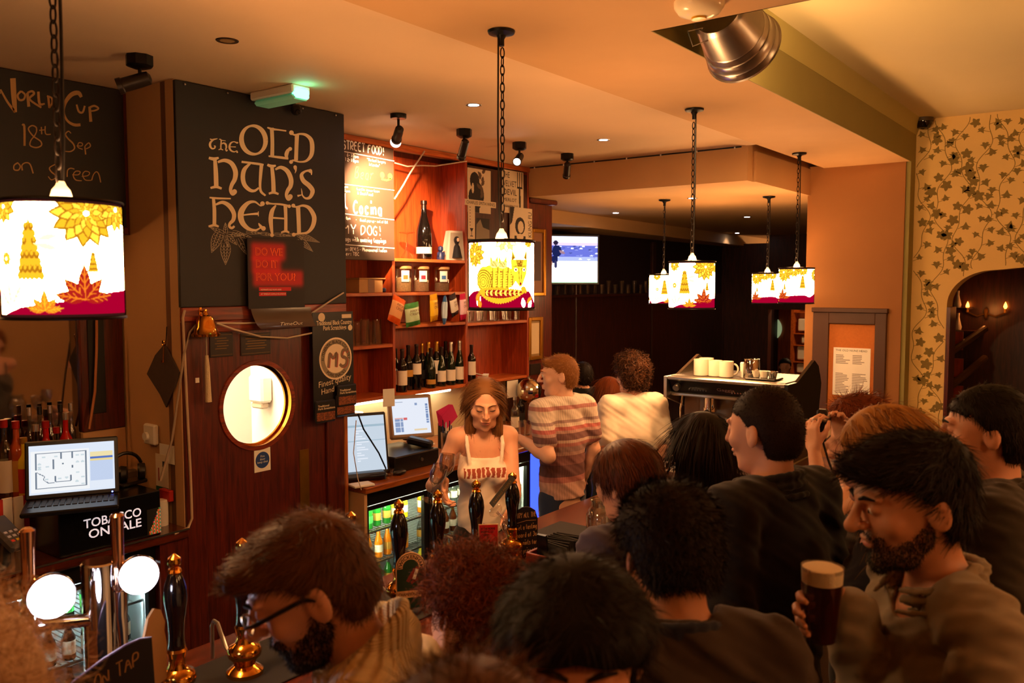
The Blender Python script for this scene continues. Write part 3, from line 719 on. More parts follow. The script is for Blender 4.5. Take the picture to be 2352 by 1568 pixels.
PROF = {  # (radius factor, height factor)
 'bordeaux': [(.9, 0), (1, .02), (1, .60), (.92, .66), (.55, .73), (.38, .78), (.36, .94), (.41, .945), (.41, .985), (.36, 1.0)],
 'burgundy': [(.9, 0), (1, .02), (1, .42), (.92, .52), (.62, .66), (.40, .78), (.35, .94), (.41, .945), (.41, .985), (.36, 1.0)],
 'champagne': [(.9, 0), (1, .02), (1, .40), (.94, .50), (.66, .64), (.42, .76), (.34, .86), (.33, .93), (.40, .94), (.38, 1.0)],
 'beer': [(.9, 0), (1, .02), (1, .55), (.9, .62), (.55, .74), (.42, .82), (.38, .95), (.45, .955), (.45, 1.0)],
 'spirit': [(.92, 0), (1, .02), (1, .58), (.9, .65), (.5, .72), (.40, .76), (.38, .90), (.46, .905), (.46, 1.0)],
 'square': [(.95, 0), (1, .02), (1, .66), (.85, .72), (.45, .76), (.42, .88), (.5, .89), (.5, 1.0)],
 'mixer': [(.9, 0), (1, .02), (1, .5), (.85, .6), (.5, .76), (.44, .94), (.52, .95), (.52, 1.0)]}
_BC = {}
def bottle(loc, h, r, glassm, labm, capm, kind, label, cat='bottle', group=None, lab=(.12, .42), rz=None, n=14):
 key = (round(h, 3), round(r, 4), glassm.name, labm.name if labm else '', capm.name if capm else '', kind, lab)
 t = thing('bottle', label, cat, loc, random.uniform(0, 6) if rz is None else rz, group)
 if key not in _BC:
  seg = 4 if kind == 'square' else n
  me = [('glass_body', MB().lathe([(a * r, b * h) for a, b in PROF[kind]], n=n).build('glass_body', glassm))]
  if labm: me.append(('paper_label', MB().lathe([(r * 1.012, lab[0] * h), (r * 1.012, lab[1] * h)], n=n, caps=False).build('paper_label', labm)))
  if capm:
   pr = [(a * r * 1.06, b * h) for a, b in PROF[kind] if b > .76]; pr.append((.001, 1.004 * h)); me.append(('cap', MB().lathe(pr, n=n).build('cap', capm)))
  _BC[key] = [(nm, o.data) for nm, o in me]
  for nm, o in me: bpy.data.objects.remove(o)
 for nm, d in _BC[key]: link(nm, d, t)
 return t
def tumbler(loc, h, r0, r1, label, group, name='drinking_glass', m=None, up=False):
 key = ('g', h, r0, r1, up)
 if key not in _BC:
  p = [(.001, .006), (r0 - .003, .008), (r1 - .002, h), (r1, h), (r0, 0), (.001, 0)]
  if up: p = [(r, h - z) for r, z in p]
  o = MB().lathe(p, n=18, caps=False).build(name, m or GLASS); _BC[key] = o.data; bpy.data.objects.remove(o)
 o = link(name, _BC[key]); o.location = loc; return tag(o, label, 'glass', group)
# ================================================================== back-bar shelf unit
SX = [3.62, 4.515, 5.353, 6.215]; D = YBACK - YB
t = thing('shelf_unit', 'tall red-brown wooden shelf unit of three bays behind the bar', 'shelf', (4.9, YBACK, 1.2))
def sw(b, nm, m, **k): return b.build(nm, m, t, world=True, smooth=False, **k)
for x in SX: sw(MB().bx(x - .014, x + .014, YB, YBACK - .004, 1.245, 3.085, .003), 'upright', WOODS)
sw(MB().bx(SX[0], SX[3] + .014, YB - .012, YB + .02, 3.085, ZL - .002, .004), 'top_rail', WOODH)
for i, zs in enumerate(([2.03, 1.65, 1.27], [2.285, 2.03, 1.785, 1.27], [1.77, 1.27])):
 for z in zs: sw(MB().bx(SX[i] + .014, SX[i + 1] - .014, YB + .002, YBACK - .004, z - .025, z, .003), 'shelf_board', WOODH)
 sw(MB().bx(SX[i] + .014, SX[i + 1] - .014, YBACK - .012, YBACK - .001, 1.245, 3.085), 'back_panel', WOODS)
GX = (1, 0, 0); GZ = (0, 0, 1); NY = Vector((0, -1, 0))
cb0, cb1 = 3.60, 4.497; z0, z1 = 2.262, 3.075; yb = YB - .03
t = thing('street_food_board', 'chalkboard headed STREET FOOD, hot-lit by a spotlight on the shelves', 'chalkboard', (4.05, yb, z0))
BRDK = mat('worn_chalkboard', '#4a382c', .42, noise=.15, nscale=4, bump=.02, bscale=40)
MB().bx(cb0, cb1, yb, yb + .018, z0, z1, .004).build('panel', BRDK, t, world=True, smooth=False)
b = MB()
def wr(s, u, v, h, w=None, th=.006, **k):
 p = at(u, v, Y=yb - .0012); hh = h * p.y / .72 / FPX * 1.0; hh = h / FPX * (p - CAM).dot(CF); chalk(b, s, p, GX, GZ, hh, (w / FPX * (p - CAM).dot(CF) / .80 if w else None), th, .04, **k)
def rule(u0, v0, u1, v1, th=.006):
 b.ribbon([at(u0, v0, Y=yb - .0012), at((u0 + u1) / 2, (v0 + v1) / 2, Y=yb - .0012), at(u1, v1, Y=yb - .0012)], th, NY)
wr('STREET FOOD!', 787, 341, 19, 106, .009); rule(786, 347, 906, 370)
wr('6-10pm', 797, 359, 8, 30, .005); wr('12-10pm', 793, 369, 8, 34, .005); wr('"The best burgers', 843, 369, 6, 48, .004); wr('in London"', 848, 380, 6, 28, .004)
rule(786, 422, 906, 437, .004)
wr('0pm', 788, 430, 5, 13, .004); wr('5pm', 791, 440, 5, 15, .004); wr('Latin American', 820, 436, 5, 58, .004); wr('& Soul Food', 821, 446, 6, 40, .004)
wr('l', 790, 480, 36, 14, .012); wr('Cocina', 812, 489, 30, 76, .013); rule(786, 490, 906, 505, .005)
wr('-10pm', 788, 503, 6, 19, .004); wr('-', 817, 506, 4, 4, .004); wr('Guest pop-up - out of Oct', 827, 508, 6, 72, .004)
wr('MY DOG!', 789, 536, 22, 96, .008); wr('dogs with amazing toppings', 789, 553, 10, 110, .006); rule(786, 561, 906, 570, .007)
wr('ber: DEVIS - Phenomenal Indian', 789, 575, 8, 112, .005); wr('ber: TBC', 789, 586, 8, 40, .005)
b.build('chalk_writing', CHALK, t, world=True, smooth=False)
b = MB(); wr('Bear', 815, 408, 26, 50, .007, slant=.2); b.build('brown_chalk_writing', mat('brown_chalk', '#a8623a', .9), t, world=True, smooth=False)
b = MB(); b.disc(at(878, 402, Y=yb - .0012), .022, NY).disc(at(896, 405, Y=yb - .0012), .022, NY); b.ribbon([at(876, 411, Y=yb - .0012), at(888, 414, Y=yb - .0012), at(898, 411, Y=yb - .0012)], .012, NY)
b.build('yellow_chalk_mark', mat('yellow_chalk', '#d8c832', .9), t, world=True, smooth=False)
c = MB().tube([at(907, 374, Y=YB - .02), at(935, 382, Y=YB - .005), at(965, 380, Y=YB), at(1000, 381, Y=YB), at(1072, 370, Y=YB - .01)], .005, 6)
wbuild(c, 'cable', mat('white_cable', '#c8b49c', .5), at(935, 382, Y=YB), 'thin pale cable sagging along the shelf top rail', 'cable')
c = MB().tube([at(906, 457, Y=YB - .035), at(925, 427, Y=YB - .05), at(942, 397, Y=YB - .04), at(975, 347, Y=YB - .02)], .006, 6)
wbuild(c, 'cable', mat('white_cable', '#c8b49c', .5), at(930, 420, Y=YB - .04), 'white cable running slantwise beside the street food board', 'cable')
z = 2.285
bottle((at(974, 585, Y=4.60).x, 4.60, z), .46, .062, DARKG, LABW, FOILD, 'champagne', 'big black champagne bottle on the middle shelf', lab=(.10, .21))
p = at(935, 585, Y=4.60); o = MB().lathe([(.055, 0), (.052, .004), (.012, .07), (.005, .10), (.005, .19), (.06, .20), (.062, .204), (.004, .207)], n=20).build('coupe_glass', GLASS); o.location = (p.x, 4.6, z); tag(o, 'upturned stemmed glass left of the champagne bottle', 'glass')
p = at(1043, 585, Y=4.58); t = thing('doll_box', 'white window box with a nun doll on the middle shelf', 'box', (p.x, 4.58, z), -.35)
MB().add([(-.10, -.05, 0), (.10, -.05, 0), (.07, -.03, .24), (-.06, -.03, .24), (-.10, .05, 0), (.10, .05, 0), (.07, .03, .24), (-.06, .03, .24)], [(0, 4, 5, 1), (4, 7, 6, 5), (0, 3, 7, 4), (1, 5, 6, 2), (3, 2, 6, 7), (0, 1, 2, 3)]).build('carton', mat('pale_carton', '#d8c8b4', .5), t, smooth=False)
MB().lathe([(.045, .02), (.035, .06), (.025, .11), (.012, .13), (.022, .15), (.024, .17), (.014, .19), (.001, .195)], (0, -.046, 0), n=12).build('doll', mat('black_habit', '#141012', .7), t)
MB().sphere((0, -.068, .165), (.013, .008, .017), 10, 8).build('doll_face', mat('doll_skin', '#e8c4a4', .6), t); MB().prism([(-.075, .012), (.078, .012), (.052, .225), (-.05, .225)], (0, -.052, 0), (1, 0, 0), (0, .085, 1), .001).build('window', GLASS, t, smooth=False)
p = at(1012, 588, Y=4.58); t = thing('toy_figure', 'small blue toy figure next to the doll box', 'toy', (p.x, 4.58, z))
TB = mat('blue_toy', '#232a52', .4); MB().lathe([(.03, 0), (.032, .03), (.02, .06), (.012, .065), (.022, .08), (.02, .105), (.001, .115)], n=12).build('body', TB, t)
for sx in (-1, 1): MB().sphere((sx * .032, -.005, .045), (.01, .012, .022), 8, 6).build('arm', TB, t)
for i, (u, fill, lc) in enumerate(((925, '#c9a06a', '#c8702c'), (966, '#a8805c', '#b01f3a'), (1013, '#8a6a4c', '#3a6aa8'))):
 p = at(u, 660, Y=4.58); t = thing('storage_jar', ('glass jar with an orange-marked label, first of three on the shelf', 'glass jar with a red-marked label, middle of three on the shelf', 'glass jar with a blue-marked label, last of three on the shelf')[i], 'jar', (p.x, 4.57, 2.03), 0, 'storage jars')
 MB().lathe([(.058, 0), (.062, .006), (.062, .165), (.056, .178)], n=20, caps=False).build('jar_body', GLASS, t)
 MB().lathe([(.05, .004), (.056, .008), (.056, .11 - i * .02), (.001, .12 - i * .02)], n=18).build('contents', mat('jar_fill%d' % i, fill, .8, noise=.4, nscale=90, bump=.6, bscale=90), t)
 MB().lathe([(.058, .176), (.062, .18), (.062, .196), (.05, .2)], n=20).build('lid', WOODP, t)
 th = math.atan2(-p.y, -p.x) + .25
 MB().lathe([(.0632, .085), (.0632, .165)], n=24, caps=False);
 b = MB(); n0 = 8
 vs = [(.0635 * math.cos(th + a), .0635 * math.sin(th + a), zz) for zz in (.08, .165) for a in np.linspace(-.5, .5, n0)]
 b.add(vs, [(k, k + 1, n0 + k + 1, n0 + k) for k in range(n0 - 1)]); b.build('paper_label', PAPER, t)
 b = MB(); vs = [(.0642 * math.cos(th + a), .0642 * math.sin(th + a), zz) for zz in (.10, .13) for a in np.linspace(-.28, .28, n0)]
 b.add(vs, [(k, k + 1, n0 + k + 1, n0 + k) for k in range(n0 - 1)]); b.build('label_picture', mat('lab%d' % i, lc, .6), t)
p = at(838, 665, Y=4.62); t = thing('carton', 'brown cardboard carton on the left shelf under the chalkboard', 'box', (p.x, 4.64, 2.03), .1)
CARD = mat('cardboard', '#b98d57', .8, noise=.1, nscale=20); MB().bx(-.13, .13, -.08, .08, 0, .10, .003).build('box_body', CARD, t, smooth=False)
MB().bx(-.14, .15, -.09, .09, .101, .108).build('flap', CARD, t, smooth=False); MB().bx(-.035, .035, -.082, -.0805, .0, .10).build('tape', mat('brown_tape', '#7a4c22', .4), t, smooth=False)
p = at(884, 665, Y=4.6); o = MB().box((0, 0, .018), (.07, .05, .034), .3, .008).build('small_pouch', mat('navy_pouch', '#20243a', .6)); o.location = (p.x, 4.6, 2.03); tag(o, 'small navy pouch beside the cardboard carton', 'pouch')
for i, u in enumerate((806, 820, 838, 852, 866, 880)):
 p = at(u, 780, Y=4.58 + (i % 2) * .07); tumbler((p.x, p.y, 1.651), .19 - .02 * (i % 2), .032, .04, 'clear pint glass upturned on the left shelf', 'upturned pint glasses on the left shelf', up=True)
for i in range(9): tumbler((SX[2] + .08 + i * .088, 4.57 + .03 * (i % 2), 1.771), .09, .028, .034, 'small clear tumbler in the row behind the fox lamp', 'tumblers in a row on the right-hand shelf')
rows = [(909, 4.63, .31, 'burgundy', DARKG, LABW, FOILD, (.16, .48)), (924, 4.555, .31, 'bordeaux', DARKG, LABW, FOILD, (.16, .50)), (938, 4.60, .33, 'bordeaux', DARKG, LABY, FOILD, (.3, .45)), (957, 4.565, .335, 'bordeaux', DARKG, LABW, FOILD, (.34, .58)),
  (970, 4.64, .33, 'bordeaux', DARKG, LABK, FOILG, (.2, .4)), (984, 4.60, .34, 'burgundy', GREENG, LABK, FOILG, (.2, .4)), (990, 4.545, .30, 'burgundy', GREENG, LABY, FOILD, (.1, .22)), (1003, 4.60, .34, 'bordeaux', DARKG, LABW, FOILG, (.28, .58)),
  (1014, 4.56, .30, 'burgundy', GREENG, LABW, FOILD, (.12, .40)), (1024, 4.66, .33, 'bordeaux', DARKG, LABK, FOILD, (.2, .4)), (1036, 4.56, .33, 'burgundy', GREENG, LABW, SILV, (.10, .36)), (1056, 4.56, .335, 'burgundy', GREENG, LABW, SILV, (.10, .40))]
wl = ['wine bottle with a cream label, first at the left end of the shelf', 'wine bottle with a tall cream label, second from the left', 'dark wine bottle with a narrow ochre label', 'tall dark wine bottle with a square cream label high up', 'dark gold-capped wine bottle standing in the back row',
      'green gold-capped wine bottle standing behind the others', 'green wine bottle with a small low ochre label', 'wine bottle with a gold capsule and tall white label', 'short green wine bottle with a low cream label', 'all-dark wine bottle at the back of the shelf', 'green wine bottle with a silver capsule and cream label', 'last green silver-capped wine bottle at the right upright']
for (u, y, h, k, g, l, c, lb), s in zip(rows, wl):
 p = at(u, 880, Y=y); bottle((p.x, y, 1.271), h * 1.06, .038, g, l, c, k, s, group='wine bottles on the bottom shelf', lab=lb)
p = at(1083, 850, Y=4.58); bottle((p.x, 4.58, 1.271), .31, .037, DARKG, LABW, FOILD, 'bordeaux', 'wine bottle with a black bird on its label in the right bay', lab=(.18, .55))
p = at(1108, 868, Y=4.55); b = MB(); rr = random.Random(5)
for k in range(5): b.box((rr.uniform(-.05, .07), rr.uniform(-.02, .02), .012 + .011 * k), (.09, .05, .005), Matrix.Rotation(rr.uniform(-.7, .7), 3, 'Z') @ Matrix.Rotation(rr.uniform(-.3, .3), 3, 'Y'))
o = b.build('crumpled_napkin', PAPER, smooth=False); o.location = (p.x, 4.56, 1.272); tag(o, 'crumpled white napkins on the right-hand bottom shelf', 'napkin')
# ================================================================== crisp packets hung from the shelf edge
def crisp(u, v, w, h, c1, c2, tilt, yaw, label, txt=True):
 p = at(u, v, Y=YB - .05); k = (p - CAM).dot(CF) / FPX; w *= k; h *= k
 t = thing('crisp_packet', label, 'crisp packet', p, 0, 'crisp packets hung on the shelf', rot=(0.05, tilt, yaw))
 nx, ny = 10, 14; vs = []; fs = []
 for sd in (-1, 1):
  for j in range(ny + 1):
   for i in range(nx + 1):
    a, bq = i / nx * 2 - 1, j / ny * 2 - 1; bul = .022 * (1 - a ** 4) * max(0, 1 - abs(bq) ** 3) * (1 + .25 * math.sin(5 * a + 3 * bq) * .4)
    vs.append((a * w / 2 * (1 - .06 * (1 - abs(bq))), sd * (bul + .001) + .004 * math.sin(9 * a) * (abs(bq) > .85), bq * h / 2))
 n1 = (nx + 1) * (ny + 1); mi = []
 for sd in (0, 1):
  for j in range(ny):
   for i in range(nx):
    a = sd * n1 + j * (nx + 1) + i; q = (a, a + 1, a + nx + 2, a + nx + 1); fs.append(q if sd == 0 else q[::-1])
    mi.append(0 if 3 <= j < ny - 3 else 1)
 b = MB(); b.add(vs, fs); b.m = mi
 o = b.build('packet', [mat('crisp_' + c1, c1, .35), mat('crisp_' + c2, c2, .35)], t)
 if txt:
  L = letter('PIPERS\nCRISPS', (0, -.030, h * .12), (1, 0, 0), (0, 0, 1), h * .10, 'brand_lettering', mat('crisp_ink', '#6a2a14', .6), None, 'CENTER', w=w * .62)
  L.parent = t
 return t
crisp(911, 712, 50, 62, '#f0a868', '#e05a12', .35, .15, 'orange crisp packet hung lowest on the shelf edge')
crisp(947, 722, 44, 54, '#bfd0a0', '#3a7a34', -.15, -.1, 'pale green crisp packet beside the orange one')
crisp(996, 706, 34, 62, '#f2c024', '#d89a10', -.12, .2, 'yellow crisp packet in the middle of the row')
crisp(1021, 712, 19, 66, '#bcd0dc', '#3a6aa0', .05, .9, 'blue and white crisp packet turned edgeways', False)
crisp(1042, 700, 28, 52, '#e8dcc8', '#2a2024', -.35, .1, 'white and black crisp packet next to the pink one')
crisp(1063, 704, 24, 60, '#f0c4c8', '#c01848', -.12, .1, 'pink and magenta crisp packet at the right end')
# ================================================================== wine posters over the right bay
pb = MB().bx(SX[2] + .02, SX[3] - .0, YB + .004, YB + .02, 1.95, 3.06); t0 = wbuild(pb, 'poster_backing', WOODD, (5.8, YB, 1.95), 'dark backing board covered with wine posters', 'board', smooth=False)
def flyer(name, u0, v0, u1, v1, label, paint, bg='#d8c2a2', dy=.0, nx=60, ny=90, tilt=0.0):
 y = YB - .004 - dy; a = at(u0, v1, Y=y); q = at(u1, v1, Y=y); top = at(u0, v0, Y=y)
 w = q.x - a.x; h = top.z - a.z; t = thing(name, label, 'poster', (a.x + w / 2, y, a.z))
 MB().bx(a.x, a.x + w, y, y + .003, a.z, a.z + h).build('sheet', PAPER, t, world=True, smooth=False)
 c = Canvas(nx, ny, bg); paint(c); panel(c, 'print', (a.x, y - .001, a.z), GX, GZ, w, h, mat('print_ink', attr='Col', rough=.6), t)
 return t, a, w, h, y
INK = '#1a1210'
def f1(c):
 c.ell(.30, .72, .2, .2, INK).ell(.42, .40, .28, .30, INK).ell(.2, .35, .16, .2, INK).rect(.1, .0, .5, .2, INK).ell(.22, .55, .05, .12, '#d8c2a2')
 for k in range(9): c.leaf(.55 + .04 * (k % 3), .35 + .07 * k, .22, .06, .9 + .5 * (k % 4), '#5a4634', None, 1.4)
flyer('wine_poster', 1074, 384, 1127, 486, 'wine poster with a black silhouette and branches', f1)
def f2(c):
 for x in (.72, .82, .92): c.line(x, .62, x, .98, .018, INK, 1.3)
 c.line(.72, .62, .92, .62, .03, INK, 1.3); c.line(.83, .05, .82, .62, .035, INK, 1.3)
t, a, w, h, y = flyer('wine_poster', 1153, 388, 1202, 487, 'wine poster reading THE VELVET DEVIL MERLOT with a pitchfork', f2)
for i, (s, q) in enumerate((('THE', .82), ('VELVET', .62), ('DEVIL', .42), ('MERLOT', .27))): letter(s, (a.x + w * .04, y - .0015, a.z + h * q), GX, GZ, h * (.14 if i < 3 else .08), 'title', mat('ink', INK, .7), t, w=w * (.62 if i else .3))
letter('WASHINGTON STATE', (a.x + w * .04, y - .0015, a.z + h * .13), GX, GZ, h * .06, 'title', mat('ink', INK, .7), t, w=w * .7)
t, a, w, h, y = flyer('wine_sign_strip', 1068, 456, 1139, 470, 'narrow paper strip reading CHARLES SMITH WINES', lambda c: None, '#e0cba8', .006, 8, 4)
letter('CHARLES SMITH WINES', (a.x + w * .04, y - .0015, a.z + h * .25), GX, GZ, h * .55, 'title', mat('ink', INK, .7), t, w=w * .92)
def f3(c):
 for k in range(7): c.ell(.3, .95 - k * .09, .06, .012, INK)
 c.poly([(.25, .32), (.75, .32), (.5, .2)], INK); c.rect(.46, .1, .54, .22, INK); c.rect(.3, .08, .7, .1, INK)
flyer('carton_strip', 1075, 471, 1091, 548, 'white carton strip with a wine glass symbol', f3, '#dcc8aa', .002, 30, 80)
def f4(c):
 c.ell(.45, .45, .22, .26, INK).ell(.48, .42, .13, .18, '#d8c2a2').poly([(.0, 1), (.2, 1), (.1, .55), (.0, .45)], INK).rect(.2, .0, .7, .16, INK).ell(.45, .12, .15, .1, '#d8c2a2')
t, a, w, h, y = flyer('wine_poster', 1171, 474, 1222, 552, 'wine poster with a woman drawn in ink', f4, '#dcc8aa', .008)
letter('KUNG FU', (a.x + w * .97, y - .0015, a.z + h * .12), (0, 0, 1), (-1, 0, 0), w * .16, 'title', mat('ink', INK, .7), t, w=h * .75)
flyer('wine_poster', 1094, 500, 1124, 552, 'torn grey poster scrap below the silhouettes', lambda c: c.poly([(0, .7), (.3, .95), (.5, .6), (1, .5), (1, 1), (0, 1)], INK), '#8a7a66', .001)
# ================================================================== pier at the end of the shelves, gilt frames
t = thing('wood_pier', 'dark red wooden pier with a cornice beside the shelves', 'pier', (6.4, YB, 0))
MB().bx(SX[3] + .015, 6.62, YB + .02, YBACK - .025, 0, 2.82).build('shaft', WOODR, t, world=True, smooth=False); MB().bx(SX[3] + .016, 6.66, YB - .02, YBACK - .025, 2.825, 2.868, .01).build('cornice', WOODR, t, world=True, smooth=False)
def frame_pic(u0, v0, u1, v1, label, paint, bg):
 y = YB; a = at(u0, v1, Y=y); q = at(u1, v0, Y=y); t = thing('picture_frame', label, 'picture', ((a.x + q.x) / 2, y + .015, a.z), 0, 'gilt frames on the pier')
 for (x0, x1, zz0, zz1) in ((a.x, a.x + .035, a.z, q.z), (q.x - .035, q.x, a.z, q.z), (a.x + .035, q.x - .035, a.z, a.z + .035), (a.x + .035, q.x - .035, q.z - .035, q.z)): MB().bx(x0, x1, y - .012, y + .016, zz0, zz1, .006).build('moulding', GOLDF, t, world=True, smooth=False)
 c = Canvas(24, 40, bg); paint(c); panel(c, 'picture', (a.x + .03, y + .006, a.z + .03), GX, GZ, q.x - a.x - .06, q.z - a.z - .06, mat('print_ink', attr='Col', rough=.6), t)
frame_pic(1219, 527, 1253, 680, 'tall gilt picture frame with a dark print beside the fox lamp', lambda c: c.rect(.2, .2, .8, .85, '#3a1a14'), '#7a4a22')
frame_pic(1214, 727, 1246, 828, 'lower gilt picture frame with pale paper inside', lambda c: c.rect(.1, .08, .9, .92, '#cbb28c'), '#8a6a3c')
MB().bx(SX[3] + .05, SX[3] + .22, YB + .012, YB + .02, 1.26, 1.36).build('plaque', mat('dark_plaque', '#241610', .4), t, world=True, smooth=False)
# ================================================================== lower back bar: wall, counter, tills
YC = 3.86; ZC = 0.825
slab('wall_backbar', X1, XB, YBACK - .02, YBACK - .001, ZC, 1.245, mat('cream_gloss', '#e3d3a8', .45))
t = thing('back_counter', 'orange wooden worktop of the back bar under the shelves', 'counter', (4.9, YC, 0))
MB().bx(X1 + .035, XB, YC, YBACK - .025, ZC - .04, ZC, .006).build('worktop', WOODC, t, world=True, smooth=False)
MB().bx(X1 + .035, X1 + .06, YC + .02, YBACK - .025, 0, ZC - .041).build('end_panel', TAN, t, world=True, smooth=False)
MB().bx(5.95, XB, YC + .06, YBACK - .025, 0, ZC - .041).build('cupboard', WOODR, t, world=True, smooth=False)
t = thing('blue_cooler', 'cooler glowing electric blue behind the striped barman\'s legs', 'cooler', (5.7, 4.2, 0)); MB().bx(5.48, 5.93, YC + .10, 4.6, 0, ZC - .045, .01).build('cabinet', BLKP, t, world=True, smooth=False); MB().bx(5.50, 5.91, YC + .08, YC + .099, .06, ZC - .10).build('blue_door', emis('blue_glow', (.03, .06, 1.0), 2.2), t, world=True, smooth=False)
t = thing('strip_light', 'bright white tube light under the bottom shelf', 'light', (4.6, 4.66, 1.235)); MB().bx(-.75, .75, -.03, .03, -.012, .008).build('batten', WHITE, t, smooth=False)
MB().cyl((-.72, 0, -.024), (.72, 0, -.024), .011, n=10).build('tube', emis('tube_white', (1.0, .82, .55), 11), t)
SCR = emis_attr('screen_glow', .62)
def screen(name, c, ex, ey, w, h, paint, nx, ny, parent, k=1.0):
 cv = Canvas(nx, ny, '#eef3ff'); paint(cv); c = Vector(c); ex = Vector(ex).normalized(); ey = Vector(ey).normalized()
 return panel(cv, name, c - ex * w / 2 - ey * h / 2, ex, ey, w, h, SCR, parent)
def toward(p, tilt=0.0, turn=0.0):
 """right, up, normal of a screen at p that looks at the room side"""
 n = Vector((-p.x, -p.y, 0)).normalized(); n = Matrix.Rotation(turn, 3, 'Z') @ n; r = Vector((0, 0, 1)).cross(n); u = Vector((0, 0, 1)); n2 = (n * math.cos(tilt) + u * math.sin(tilt)); u2 = n2.cross(r); return r, u2, n2
p = at(945, 955, Y=4.28); r, u, n = toward(p, .30, .30); k = (p - CAM).dot(CF) / FPX
t = thing('till', 'touch-screen till with a beige frame on a black cash drawer', 'till', (p.x, p.y, ZC)); R3 = Matrix((r, u, n)).transposed()
TW, TH = .33, .32
MB().box(p - n * .03, (TW, TH, .05), R3, .012).build('screen_casing', mat('beige_casing', '#a08468', .45), t, world=True, smooth=False)
def till(c):
 for i in range(3):
  for j in range(5): c.rect(.05 + i * .075, .06 + j * .075, .115 + i * .075, .125 + j * .075, '#8fa2c8')
 for j in range(8): c.rect(.90, .28 + .07 * j, .97, .335 + .07 * j, '#7f95c0')
 c.rect(.62, .80, .69, .86, '#8fa2c8').rect(.28, .40, .38, .46, '#e06a6a').rect(.05, .44, .26, .47, '#e8b0a8').rect(.55, .08, .9, .13, '#f0d8b0').rect(.1, .9, .3, .91, '#9aa8c0')
screen('touch_screen', p - n * .003, r, u, TW - .05, TH - .06, till, 60, 60, t)
MB().cyl((p.x, p.y + .05, .95), p - n * .05, .03, n=12).build('stand', BLKP, t, world=True)
q = at(955, 1052, Y=4.02); MB().box((q.x, 4.20, ZC + .055), (.44, .40, .11), -.0, .008).build('cash_drawer', BLKP, t, world=True, smooth=False)
MB().cyl((q.x + .03, 3.995, ZC + .06), (q.x + .03, 3.985, ZC + .06), .012, n=12).build('drawer_lock', STEEL, t, world=True)
q = at(893, 913, Y=4.10); MB().box(q, (.085, .004, .12), math.radians(-20)).build('pinned_note', PAPER, t, world=True, smooth=False)
q = at(960, 1012, Y=4.16); t = thing('card_machine', 'black card machine with a paper slip on the cash drawer', 'card machine', (q.x, 4.14, ZC + .112), .5)
MB().box((0, 0, .03), (.09, .18, .05), Matrix.Rotation(.2, 3, 'X'), .012).build('body', BLKP, t, smooth=False); MB().box((.10, -.03, .01), (.16, .07, .004), .5).build('paper_slip', PAPER, t, smooth=False)
p = at(838, 1018, Y=4.08); r, u, n = toward(p, .22, .28); t = thing('order_monitor', 'flat black monitor with a pale blue screen beside the door jamb', 'monitor', (p.x, p.y, ZC)); R3 = Matrix((r, u, n)).transposed()
MB().box(p - n * .02, (.31, .40, .035), R3, .008).build('screen_casing', BLKP, t, world=True, smooth=False)
def omon(c):
 c.a[..., :3] = lin('#cfdcea')
 for j in range(14): c.rect(.3, .18 + .05 * j, .3 + .25 * ((j * 37 % 10) / 10 + .3), .195 + .05 * j, '#eef4ff')
 c.rect(0, .80, 1, .83, '#a8c0d0'); c.rect(0, .55, 1, .56, '#b4c8d8')
screen('screen', p - n * .001, r, u, .28, .36, omon, 40, 50, t)
MB().box((p.x - .02, p.y + .02, ZC + .03), (.30, .26, .05), -.5, .02).build('foot', BLKP, t, world=True, smooth=False); MB().cyl((p.x - .01, p.y + .03, ZC + .04), p - n * .05, .025, n=10).build('neck', BLKP, t, world=True)
q = at(838, 1112, Y=3.90); o = MB().box((0, 0, .008), (.14, .10, .014), -.3, .003).build('note_pad', PAPER, smooth=False); o.location = (q.x, 3.93, ZC + .001); tag(o, 'white note pad at the counter edge under the monitor', 'note pad')
q = at(921, 1096, Y=3.95); o = MB().sphere((0, 0, .014), (.055, .032, .02), 14, 8).build('computer_mouse', BLKP); o.location = (q.x, 3.96, ZC + .006); tag(o, 'black computer mouse with a red light on the counter', 'mouse')
q = at(902, 1092, Y=3.97); tumbler((q.x, 3.99, ZC), .05, .02, .026, 'little shot glass beside the computer mouse', 'shot glasses')
q = at(1027, 1060, Y=4.15); t = thing('pen_cup', 'tall steel cup holding blue and white pens', 'cup', (q.x, 4.15, ZC)); MB().lathe([(.04, 0), (.042, .01), (.046, .17), (.042, .17), (.038, .02)], n=20, caps=False).build('cup', STEEL, t)
for k in range(7): a = 2 * PI * k / 7; MB().cyl((.02 * math.cos(a), .02 * math.sin(a), .02), (.035 * math.cos(a), .035 * math.sin(a), .22 + .02 * (k % 3)), .004, n=6).build('pen', mat('pen%d' % (k % 3), ('#2a4a8a', '#d8e4ea', '#1a1a1a')[k % 3], .4), t)
q = at(1022, 985, Y=4.32); t = thing('menu_fan', 'fanned pink menu cards standing on the till', 'menus', (q.x, 4.33, ZC), 0)
for k in range(5): MB().box((.012 * k, -.004 * k, .26 - .004 * k), (.15, .003, .12), Matrix.Rotation(-.25 - .07 * k, 3, 'Y')).build('card', mat('pink_card', '#c81e64', .6), t, smooth=False)
MB().box((0, .02, .10), (.05, .05, .2), None, .005).build('holder', BLKP, t, smooth=False)
q = at(842, 925, Y=4.5); o = MB().lathe([(.05, 0), (.12, .02), (.145, .10), (.15, .2), (.12, .24), (.001, .25)], n=24).build('red_canister', mat('red_enamel', '#b8220c', .3, coat=.3)); o.location = (q.x - .12, 4.58, ZC + .0); o.scale = (1, 1, 1.45); tag(o, 'large glossy red canister behind the order monitor', 'canister')
q = at(1215, 897, Y=4.40); t = thing('disco_ball', 'mirrored disco ball hanging at the end of the shelves', 'disco ball', q)
